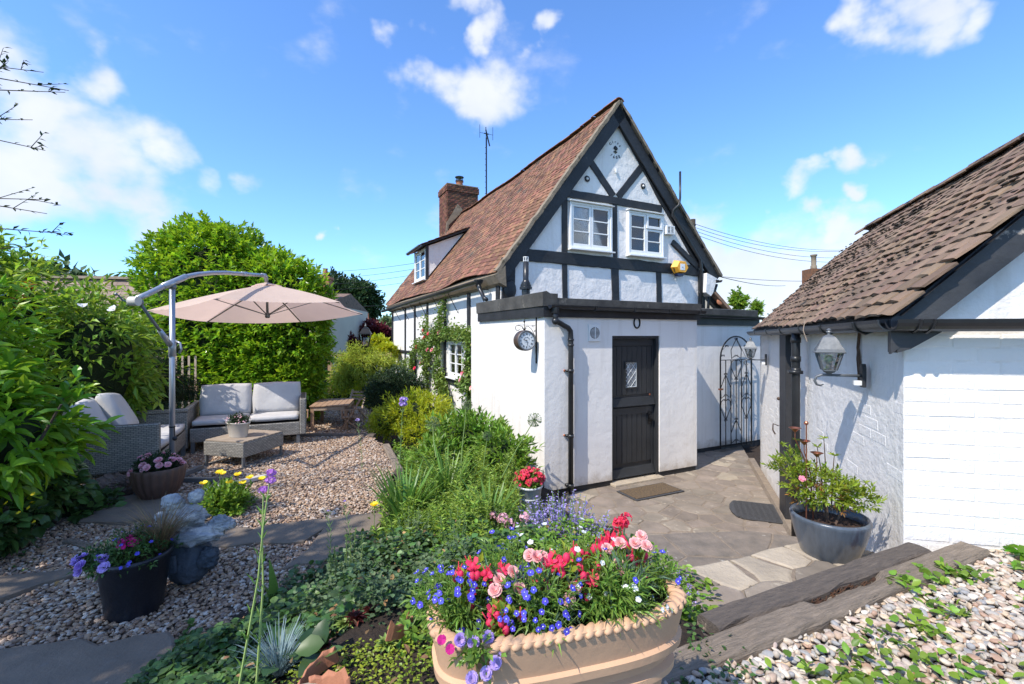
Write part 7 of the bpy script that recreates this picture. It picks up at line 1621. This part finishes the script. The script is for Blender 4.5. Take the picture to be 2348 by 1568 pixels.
for i, (px, py) in enumerate(((1822,983),(1843,1012),(1872,1040))):
    p = at(px, py, 2.66)-b_; MB().lathe([(.002,-.022),(.020,-.002),(.034,.006),(.032,.007),(.004,-.016)], 18, tuple(p)).build('cup', M['copper'], rc); MB().tube([(0,0,0),(p.x*.2,p.y*.2,p.z*.55),(p.x,p.y,p.z-.06),(p.x,p.y,p.z-.02)], .0028, 5).build('stem', M['copper'], rc)
p = at(1848,970,2.66)-b_; mb = MB(); mb.tube([(p.x,p.y,0),tuple(p)], .004, 6); mb.ball(tuple(p), .012, 10, 8); mb.build('finial_rod', M['copper'], rc)
# ---- pot flowers
def mound(name, label, loc, ells, n, L_, W, m, fl, seed, pr=.02, nl=1, fcount=30, rz=0, pn=5, parts=False, fname='blossom', up_=.3):
    rgt = np.random.default_rng(seed); o = thing(name, label, 'flowers', loc, rz); v, f = shoots(ells, n, 6, L_, W, rgt, up=.6, lo=.45, hi=1.0); MB().add(v, f).build('foliage', m, o)
    P, Nn = shell_pts(ells, fcount, rgt, .93, 1.08, zmin=ells[0][2]-.2*ells[0][5]); mb = MB()
    for i in range(fcount):
        q = flower_mb(tuple(P[i]), nl, pr*rgt.uniform(.8,1.2), pn, seed=seed*100+i, mb=None if parts else mb, up=up_, dirn=Nn[i]+np.array([0,-.3,.7]))
        if parts: q.build(fname, fl, o)
    if not parts: mb.build('blossoms', fl, o)
    return o
mound('red_pot_flowers', 'round mass of bright red flowers in the pale grey flowerpot', (.17,4.42,-1.46), [(0,0,.06,.13,.12,.10)], 260, .028, .014, G['fresh'], G['red'], 1, .020, 2, 130)
mound('pink_chrysanthemums', 'pale pink double chrysanthemums in the brown fluted pot', (-3.10,3.99,-1.17), [(0,0,.03,.17,.16,.10)], 300, .035, .014, G['dark'], G['mum'], 2, .030, 3, 34, pn=8, parts=True, fname='flower')
mound('trailing_plant', 'dark trailing foliage with tiny flowers in the cream oval pot', (-3.08,5.12,-.99), [(0,0,.04,.14,.09,.06)], 220, .025, .010, G['dark'], G['mum'], 3, .008, 1, 40, rz=R(-14))
bl = mound('lobelia', 'dark green foliage with blue flowers spilling from the black planter', (-1.955,2.36,-1.14), [(0,0,.03,.16,.15,.10),(-.16,-.03,.0,.09,.08,.05)], 420, .028, .010, G['ivy'], G['blue'], 4, .010, 1, 26)
mound('petunias', 'ruffled violet petunias along the rim of the black planter', (-1.98,2.24,-1.13), [(-.06,0,.0,.13,.05,.04)], 40, .025, .012, G['ivy'], G['violet'], 5, .026, 3, 9, pn=7, parts=True, fname='bloom')
mound('magenta_flowers', 'magenta flower cluster in the middle of the black planter', (-1.96,2.33,-1.06), [(0,0,.0,.045,.04,.03)], 20, .025, .010, G['ivy'], G['mag'], 6, .013, 2, 26)
o = thing('brown_sedge', 'fine brown sedge grass arching from the black planter towards the stone figure', 'grass tuft', (-1.87,2.42,-1.14)); blades(MB(), (0,0,0), 300, .30, .0028, np.random.default_rng(2), .5, 1.1, .03, 6).build('blades', G['dry'], o)
# ---- trough planting (local frame of the trough)
TGM = Matrix.Translation((.112,1.055,-.957)) @ Matrix.Rotation(R(15.5), 4, 'Z')
def tq(x, y, z): p = TGM @ Vector((x,y,z)); return (p.x,p.y,p.z)
TR = R(15.5)
def tuft(loc, label, seed, n, L_, m, name='lobelia', fl=None, nfl=30, r=.05, pr=.0066, h=.05, vary=None):
    rgt = np.random.default_rng(seed); o = thing(name, label, 'flowers', loc, TR); v, f = shoots([(0,0,h*.6,r,r*.8,h)], n, 9, L_, L_*.17, rgt, up=.8, lo=.25, hi=1.05, slen=1.5, droop=.2); MB().add(v, f).build('foliage', m, o)
    if fl:
        P, Nn = shell_pts([(0,0,h*.8,r*1.15,r,h*1.1)], nfl, rgt, .9, 1.12, zmin=0); mb = MB(); wb = MB(); st = MB()
        for i in range(nfl):
            d = Nn[i]+np.array([0,-.4,.5]); flower_mb(tuple(P[i]), 1, pr*rgt.uniform(.8,1.2), 5, seed=seed*77+i, mb=mb, up=.15, W=.75, dirn=d); wb.ball(tuple(P[i]+unit(d)*.0016), pr*.22, 5, 3); st.tube([(P[i][0]*.5,P[i][1]*.5,0), tuple(P[i])], .0007, 3, False)
        mb.build('blossoms', fl, o); wb.build('white_eyes', G['white'], o); st.build('flower_stalks', M['stem'], o)
    return o
LF = leafmat('lobelia_leaf', (.14,.25,.04), (.20,.32,.06), rv=.35, transl=.35)
tuft(tq(-.235,.01,.32), 'blue lobelia at the left end of the trough', 1, 130, .030, LF, fl=G['blue'], nfl=60, r=.065, h=.065)
tuft(tq(-.27,.075,.33), 'blue lobelia trailing over the back left corner of the trough', 2, 60, .028, LF, fl=G['blue'], nfl=28, r=.055, h=.05)
tuft(tq(-.07,-.055,.32), 'blue lobelia at the front centre of the trough, leaves over the rim', 3, 140, .032, LF, fl=G['blue'], nfl=66, r=.070, h=.070)
tuft(tq(.10,-.05,.32), 'bright green lobelia cushion with few blooms on the right of the trough', 4, 170, .034, LF, fl=G['blue'], nfl=8, r=.085, h=.075)
tuft(tq(.27,.0,.32), 'sparse blue lobelia at the right end of the trough', 5, 50, .026, LF, fl=G['blue'], nfl=9, r=.045, h=.05)
tuft(tq(-.12,.08,.33), 'blue lobelia along the back of the trough, left of centre', 6, 60, .026, LF, fl=G['blue'], nfl=34, r=.06, h=.08)
tuft(tq(.09,.09,.33), 'dark leafed lobelia at the back right of the trough', 7, 70, .028, LF, fl=G['blue'], nfl=10, r=.06, h=.07)
CF = leafmat('carnation_leaf', (.10,.17,.10), (.15,.22,.13), rv=.3, transl=.2)
def carnation(loc, label, heads, seed):
    rgt = np.random.default_rng(seed); o = thing('carnation', label, 'flowers', loc, TR); v, f = shoots([(0,0,.03,.045,.04,.05)], 40, 7, .045, .006, rgt, up=.8, lo=.2); MB().add(v, f).build('foliage', CF, o); st = MB()
    for i, (x, y, z) in enumerate(heads): st.tube([(x*.4,y*.4,.0),(x,y,z-.008)], .0018, 4); st.ball((x,y,z-.010), .006, 7, 5, (1,1,1.6)); flower_mb((x,y,z-.002), 4, .0155, 13, seed=seed*9+i, up=.15, W=.46, dirn=(rgt.normal(0,.25),-.55,.8)).build('flower', G['pink'], o)
    st.build('stalks', M['stem'], o)
carnation(tq(-.13,-.01,.33), 'four pale pink carnations left of the red fuchsia in the trough', [(-.02,-.01,.095),(.012,-.005,.105),(-.035,-.03,.085),(.02,-.03,.08)], 1)
carnation(tq(-.045,.03,.33), 'pale pink carnations just behind the central red fuchsia', [(-.02,.0,.115),(.01,-.005,.11),(.022,-.02,.10),(-.01,-.018,.118)], 2)
carnation(tq(.18,.02,.33), 'pale pink carnations at the right end of the trough', [(-.05,.0,.11),(-.015,.0,.12),(.02,-.01,.12),(.045,-.02,.115),(-.04,-.04,.09),(.05,.01,.125)], 3)
carnation(tq(.13,-.04,.33), 'single cream carnation low on the right side of the trough', [(0,0,.085)], 4)
carnation(tq(-.01,-.03,.33), 'low pale pink carnations in front of the central red fuchsia', [(-.03,-.02,.07),(.02,-.03,.075),(.0,-.045,.06)], 5)
tuft(tq(.02,.06,.33), 'white lobelia dotted through the middle of the trough', 8, 40, .026, LF, fl=G['white'], nfl=26, r=.13, h=.085)
tuft(tq(.15,-.07,.32), 'tiny white flowers low at the front right of the trough', 9, 30, .026, LF, fl=G['white'], nfl=14, r=.07, h=.05)
def fuchsia(loc, label, n, r, h, seed):
    rgt = np.random.default_rng(seed); o = thing('fuchsia', label, 'flowers', loc, TR); v, f = shoots([(0,0,h*.5,r,r*.8,h*.6)], int(n*2.2), 6, .022, .013, rgt, up=.6, lo=.3, hi=.95); MB().add(v, f).build('foliage', G['azalea'], o)
    P, Nn = shell_pts([(0,0,h*.6,r,r*.8,h*.6)], n, rgt, .85, 1.1, zmin=h*.3)
    for i in range(n):
        c = P[i]; mb = MB(); q = rgt.uniform(.007,.0115); mb.ball(tuple(c), q, 9, 7, (.85,.85,1.15)); 
        if i % 4 == 0: flower_mb(tuple(c+np.array([0,-.004,.004])), 1, q*1.9, 4, seed=seed*31+i, mb=mb, up=.5, W=.5)
        mb.tube([tuple(c), tuple(c+np.array([rgt.normal(0,.01), .0, q*2.6]))], .0012, 4); mb.build('bud', G['cherry'], o, smooth=True)
fuchsia(tq(.02,.0,.33), 'red fuchsia with round buds in the middle of the trough', 46, .075, .10, 1)
fuchsia(tq(-.185,.03,.33), 'red fuchsia buds above the lobelia on the left of the trough', 24, .055, .095, 2)
fuchsia(tq(.17,.06,.33), 'cherry red fuchsia at the back right of the trough', 34, .075, .085, 3)
fuchsia(tq(-.15,-.055,.325), 'low red fuchsia buds near the front left of the trough', 10, .035, .05, 4)
o = thing('violas', 'ruffled violet and white violas hanging over the front left rim of the trough', 'flowers', tq(-.215,-.105,.33), TR); rgt = np.random.default_rng(6)
v, f = shoots([(0,0,.01,.05,.03,.03)], 30, 6, .022, .012, rgt, up=.3, lo=.2); MB().add(v, f).build('foliage', LF, o)
for i, (x, y, z, c) in enumerate(((-.035,.0,.035,'violet'),(-.01,-.005,.028,'violet'),(.02,0,.03,'violet'),(.03,-.025,-.005,'violet'),(.01,-.03,-.018,'violet'),(-.018,-.03,-.022,'violet'),(.045,-.01,.01,'violet'),(-.07,.01,.035,'mag'),(-.055,.0,.02,'mag'))):
    flower_mb((x,y,z), 3 if c == 'violet' else 1, .0125 if c == 'violet' else .009, 7, seed=i+40, up=.1, W=.8, dirn=(0,-1,.5)).build('flower', G[c], o)
# ---------------------------------------------------------------- background: trellis, lamp post, neighbours, trees, wires
ty = 12.6
tl = thing('trellis_fence', 'brown wooden trellis fence panel behind the bamboo', 'trellis', (at(757,800,ty).x, ty, -2.05))
x1_ = at(893,800,ty).x - tl.location.x; zt_ = at(757,812,ty).z+2.05
for x in (0, x1_): MB().span((x-.05,-.05,0),(x+.05,.05,zt_+.03)).build('post', M['teak'], tl)
MB().span((.05,-.03,zt_-.06),(x1_-.05,.03,zt_)).build('rail', M['teak'], tl); MB().span((.05,-.025,zt_-.62),(x1_-.05,.02,zt_-.58)).build('rail', M['teak'], tl)
H_ = zt_-.62
for k in range(-9, 14):
    for s_ in (-1,1):
        x0 = k*.13; pts = []
        for t in np.linspace(0,H_-.1,40):
            x = x0+(t if s_ > 0 else H_-t)*.9
            if .05 < x < x1_-.05: pts.append((x,-.012*s_,.1+t))
        if len(pts) > 3: MB().bar(pts[0], pts[-1], .024, .008, up=(0,1,0)).build('lath', M['teak2'], tl)
def lamp_head(loc, label, sc, name='lamp_post', ph=None):
    o = thing(name, label, 'lamp', loc); cz = 0; R4 = Matrix.Rotation(R(45+12),3,'Z'); s = sc
    if ph: MB().lathe([(.03,-ph),(.025,-.1),(.04,0),(.055,.01)], 12).build('post', M['iron'], o, smooth=True)
    MB().lathe([(.05,0),(.10*s,.02),(.10*s,.04)], 4, M=R4).build('base', M['iron'], o)
    for k in range(4):
        th0, th1 = R(57+90*k), R(57+90*(k+1)); q = [(.10*s*math.cos(th0),.10*s*math.sin(th0),.04),(.10*s*math.cos(th1),.10*s*math.sin(th1),.04),(.16*s*math.cos(th1),.16*s*math.sin(th1),.30*s),(.16*s*math.cos(th0),.16*s*math.sin(th0),.30*s)]
        MB().add(q, [(0,1,2,3)]).build('glass_pane', M['glass2'], o); MB().bar(q[0], q[3], .014, .014).build('glazing_bar', M['iron'], o)
    MB().lathe([(.15*s,.29*s),(.185*s,.30*s),(.17*s,.33*s),(.10*s,.42*s),(.05*s,.46*s),(.02,.47*s)], 4, M=R4).build('cap', M['iron'], o); MB().lathe([(.02,.46*s),(.03,.49*s),(.012,.53*s),(0,.57*s)], 10).build('finial', M['lantern'], o)
    MB().ball((0,0,.16*s), .03, 8, 6).build('bulb', M['plasticwhite'], o); return o
p = at(838,796,11.7); lamp_head(tuple(p), 'square black lamp lantern on a post above the trellis', 1.12, ph=1.9)
def house_box(name, label, cat, loc, rz): return thing(name, label, cat, loc, rz)
# cream house with black beams just behind the hedge
p = at(752,900,17); nh = house_box('neighbour_house', 'cream rendered house wall with black beams and brick chimney, right of the laurel hedge', 'house', (p.x, 17, -2.5), R(4))
MB().span((-6,0,0),(0,6,3.7)).build('wall', M['cream'], nh)
for (a, b) in (((-.14,-.03,0),(.03,.0,3.7)),((-6,-.025,1.75),(-.15,0,1.85)),((-6,-.025,3.0),(-.15,0,3.12)),((-6,-.03,0),(-.15,0,.4))): MB().span(a, b).build('timber', M['black'], nh)
MB().prism([(-.3,3.65),(3.0,4.35),(6.3,3.65)], (0.0,0,0), (0,1,0), (0,0,1), (-6.4,0,0)).build('roof', M['btile_i'], nh)
c_ = MB(); c_.span((-.72,1.0,3.6),(-.30,1.5,4.75)); c_.span((-.76,.96,4.75),(-.26,1.54,4.85)); c_.build('chimney', M['terracotta'], nh); MB().lathe([(.10,0),(.085,.3),(.11,.34)], 12, (-.51,1.25,4.85)).build('chimney_pot', M['terracotta'], nh)
# left neighbour roof (tiled, pale ridge)
p = at(260,620,13); nl = house_box('neighbour_barn', 'long brown tiled roof with pale ridge behind the left shrubs', 'house', (p.x, 13, -2.4), R(8))
zr = p.z+2.4; MB().span((-5,2.2,0),(4.5,6.2,zr-2.0)).build('wall', M['cream'], nl)
rec = []; t3 = [tile_mesh(.27,.33,.02,s+80) for s in range(3)]; dv = Vector((0,-1.75,-2.3)).normalized()
for i in range(11):
    for k in range(26):
        q = Vector((-3.2+k*.275+(.13 if i%2 else 0), 2.0, zr-.05))+dv*(i*.25+.25); ey = -dv; ex = Vector((1,0,0)); ez = ex.cross(ey).normalized(); ey = ey*math.cos(.06)-ez*math.sin(.06); ez = ex.cross(ey); rec.append(mfrom(ex, ey, ez, q+ez*.02))
place_tiles(rec, t3, nl, mat('faded_brown_tile', (.30,.22,.17), (.24,.17,.13), rough=.9, scale=4, rnd='object', rv=.2), mat('faded_brown_tile_mass', (.30,.22,.17), (.24,.17,.13), rough=.9, scale=4, rnd='island', rv=.2), 'roof_tile', Matrix.Translation(nl.location) @ Matrix.Rotation(R(8),4,'Z'), 290)
MB().add([(-5,2.0,zr-.04),(4.5,2.0,zr-.04),(4.5,.2,zr-2.42),(-5,.2,zr-2.42)], [(0,3,2,1)]).build('roof_deck', M['btile_i'], nl); MB().prism([(-.12,0),(.12,0),(.08,.09),(-.08,.09)], (-5,2.0,zr-.03), (0,1,0), (0,0,1), (9.5,0,0)).build('ridge', M['mortar'], nl)
# trellis by the dark evergreen
fn = thing('picket_rails', 'weathered wooden fence posts and rails in shade left of the hedge', 'fence', (-7.0,8.3,-1.97))
for x in (0,.42,.84): MB().span((x,0,0),(x+.12,.08,1.25)).build('post', M['teak'], fn)
for z in (.35,.95): MB().span((-.2,.081,z),(1.2,.12,z+.10)).build('rail', M['teak'], fn)
for k in range(12): MB().span((-.2+k*.12,.121,.5),(-.16+k*.12,.13,1.6)).build('lath', M['teak2'], fn)
# far red roofed house
def far_house(px, py, Y, w, h, d, label, roofm='tile_i', rz=0, wall='cream', chim=True, rh=2.0, lift=0):
    p = at(px, py, Y); o = house_box('distant_house', label, 'house', (p.x, Y, -2.6), R(rz)); zt = p.z+2.6; MB().span((-w/2,0,0),(w/2,d,zt-rh)).build('wall', M[wall], o); MB().prism([(-.3,zt-rh-.1),(d/2,zt),(d+.3,zt-rh-.1)], (w/2+.2,0,0), (0,1,0), (0,0,1), (-w-.4,0,0)).build('roof', M[roofm], o)
    if chim: MB().span((-w/2+.4,d/2-.4,zt-.8),(-w/2+1.3,d/2+.4,zt+1.0)).build('chimney', M['terracotta'], o); MB().lathe([(.15,0),(.12,.5)], 10, (-w/2+.85,d/2,zt+1.0)).build('chimney_pot', M['terracotta'], o)
    return o
far_house(800,752,34,6.5,3,5,'distant orange-red roof with two chimneys seen past the cottage',rh=2.2,rz=10)
far_house(845,754,40,3.5,3,5,'second distant red-brick chimney behind the red maple',rh=2.0,rz=0)
# gable of the neighbour on the right, behind the extension
gy = 15.5; p = at(1640,652,gy); ng = thing('neighbour_gable', 'pale timber-framed gable peeping between cottage and outbuilding', 'house', (p.x-1.0, gy, -2.3), R(12)); za = p.z+2.3+.5
MB().prism([(-2.6,0),(2.6,0),(2.6,za-2.6),(0,za),(-2.6,za-2.6)], (0,0,0), (1,0,0), (0,0,1), (0,4,0)).build('wall', M['cream'], ng)
for (a, b, w) in (((0,za-.10),(2.75,za-2.85),.24),((0,za-.10),(-2.75,za-2.85),.24),((.2,za-1.1),(-.6,za-2.2),.12),((1.15,za-1.5),(.35,za-2.6),.12),((-1.2,za-1.4),(-.2,za-2.7),.12)): wob(MB(), a, b, w, .05, -.001, 7).build('timber', M['black'], ng)
for s_ in (-1,1): MB().prism([(0,za+.02),(s_*2.95,za-2.93),(s_*2.95,za-2.80),(0,za+.16)], (0,-.35,0), (1,0,0), (0,0,1), (0,4.5,0)).build('roof', M['btile_i'], ng)
o = thing('clay_wall_plaque', 'small round dark red plaque on the pale neighbour gable', 'wall plaque', (at(1659,690,gy-.3).x, gy-.05, at(1659,690,gy-.3).z)); MB().ball((0,0,0), .13, 10, 7, (1,.3,1)).build('plaque', M['terracotta'], o, smooth=True)
# chimney beyond the outbuilding
p = at(1865,618,22); o = thing('distant_chimney', 'distant stone-topped chimney pot behind the outbuilding roof', 'chimney', (p.x, 22, -2.5)); zc = p.z+2.5; MB().span((-.35,-.35,0),(.35,.35,zc)).build('stack', M['brick'], o); MB().lathe([(.14,0),(.14,.18),(.11,.20),(.11,.62),(.15,.66),(.15,.72),(.0,.73)], 14, (0,0,zc)).build('pot', M['mortar'], o, smooth=True)
# trees
def tree(name, label, px, pyt, pyb, Y, wpx, m, seed, n=1500, L_=.35, lobes=9, trunk=True, fill=.45):
    rgt = np.random.default_rng(seed); top = at(px, pyt, Y); bot = at(px, pyb, Y); w = wpx/1043*Y/2; o = thing(name, label, 'tree', (top.x, Y, -2.6)); zc = (top.z+bot.z)/2+2.6; hz = (top.z-bot.z)/2; el = [(0,0,zc,w*.72,w*.7,hz*.8)]
    for i in range(lobes): a = rgt.uniform(0,6.28); ph = rgt.uniform(-.6,1.0); el.append((math.cos(a)*w*.62*math.cos(ph), math.sin(a)*w*.5, zc+hz*.62*math.sin(ph), w*rgt.uniform(.28,.42), w*.35, hz*rgt.uniform(.28,.40)))
    v, f = shoots(el, n, 7, L_, L_*.6, rgt, up=.2, lo=.62, hi=1.05, lump=.2); MB().add(v, f).build('crown', m, o); mb = MB(); core(mb, el, .62, seed); mb.build('crown_shade_core', M['core'], o, smooth=True)  # dark solid core added for the shaded depth of the crown
    mb = MB(); mb.tube([(0,0,0),(w*.03,0,zc*.5),(0,0,zc)], [w*.09,w*.07,w*.04], 8)
    for i in range(4): a = rgt.uniform(0,6.28); mb.tube([(0,0,zc*.6),(math.cos(a)*w*.5,math.sin(a)*w*.4,zc*1.05)], [w*.04,w*.015], 5)
    mb.build('trunk', M['bark'], o); return o
tree('oak_tree', 'large dark green oak far behind the parasol', 795, 622, 800, 45, 165, G['oak'], 1, 2600, .42, 12)
tree('red_maple', 'dark red maple behind the trellis and lamp', 855, 736, 830, 22, 95, G['maple'], 2, 1200, .22, 8)
tree('red_maple', 'smaller red maple left of the lamp lantern', 795, 768, 830, 20, 60, G['maple'], 12, 600, .18, 5)
tree('yellow_green_bush', 'yellow-green bush above the trellis to the right of the lamp', 868, 768, 830, 16, 55, G['lime'], 3, 500, .14, 5)
tree('yellow_green_bush', 'low golden bush tops along the trellis rail', 880, 790, 835, 15, 60, G['lime'], 13, 500, .12, 6)
tree('small_tree', 'small leafy tree top showing over the flat extension roof', 1693, 663, 730, 16, 36, G['mid'], 4, 130, .13, 4)
tree('small_tree', 'tiny tree top beside the outbuilding eaves', 1732, 690, 730, 18, 30, G['mid'], 5, 100, .13, 3)
tree('distant_tree', 'slender grey-green tree against the sky at the far end of the cottage', 885, 722, 790, 40, 26, G['sage'], 6, 160, .4, 3)
# background planting line so the horizon is closed
for i, (px, py, Y, w) in enumerate(((-150,560,14,330),(140,600,16,220),(600,740,30,200),(950,770,26,120),(2150,640,30,400),(1750,745,30,150))):
    tree('distant_tree', ('tall tree beyond the left shrubs','tree top behind the left tiled roof','tree hidden behind the hedge','green mass beyond the cottage side','tree mass behind the outbuilding','low tree line between the roofs')[i], px, py, 830, Y, w, G['oak'], 20+i, 700, .35, 6)
# service pole and wires
p = at(1588,503,24); o = thing('telegraph_pole', 'wooden telegraph pole behind the right roof slope of the cottage', 'pole', (p.x, 24, -2.6)); mb = MB(); mb.tube([(0,0,0),(0,0,p.z+2.6)], [.16,.13], 10); mb.build('post', M['bark'], o); MB().span((-.02,-.3,p.z+2.2),(.04,.05,p.z+2.28)).build('bracket', M['iron'], o)
def wire(a, b, sagd, label, r=.012):
    a, b = Vector(a), Vector(b); n = 14; o = MB().tube([tuple(a.lerp(b, i/n)-Vector((0,0,sagd*4*(i/n)*(1-i/n)))-a) for i in range(n+1)], r, 4).build('overhead_wire', M['iron']); o.location = a; tag(o, label, 'wire', 'overhead wires'); return o
pw = at(1588,512,24)
for i, (px, py, Y) in enumerate(((1960,572,30),(1960,574,26),(1960,590,28),(1960,600,26))): wire(pw+Vector((0,0,-.06*i*3)), at(px, py, Y), .5, ('uppermost wire from the telegraph pole running right','second wire from the telegraph pole running right','third wire from the telegraph pole running right','lowest wire from the telegraph pole running right')[i])
for i, (ya, yb) in enumerate(((620,604),(636,617),(650,630),(662,645),(700,693))): wire(at(690,ya+4,30), at(960,yb-2,26), .15, ('topmost wire crossing the sky left of the cottage','second wire left of the cottage','third wire left of the cottage','fourth wire, passing the oak top','lowest wire, crossing in front of the oak')[i], .011)
wire(at(1600,628,20), at(1960,640,24), .2, 'low wire right of the cottage eaves'); wire(at(1640,632,12), at(1800,655,22), .1, 'short wire from the cottage eaves gutter')
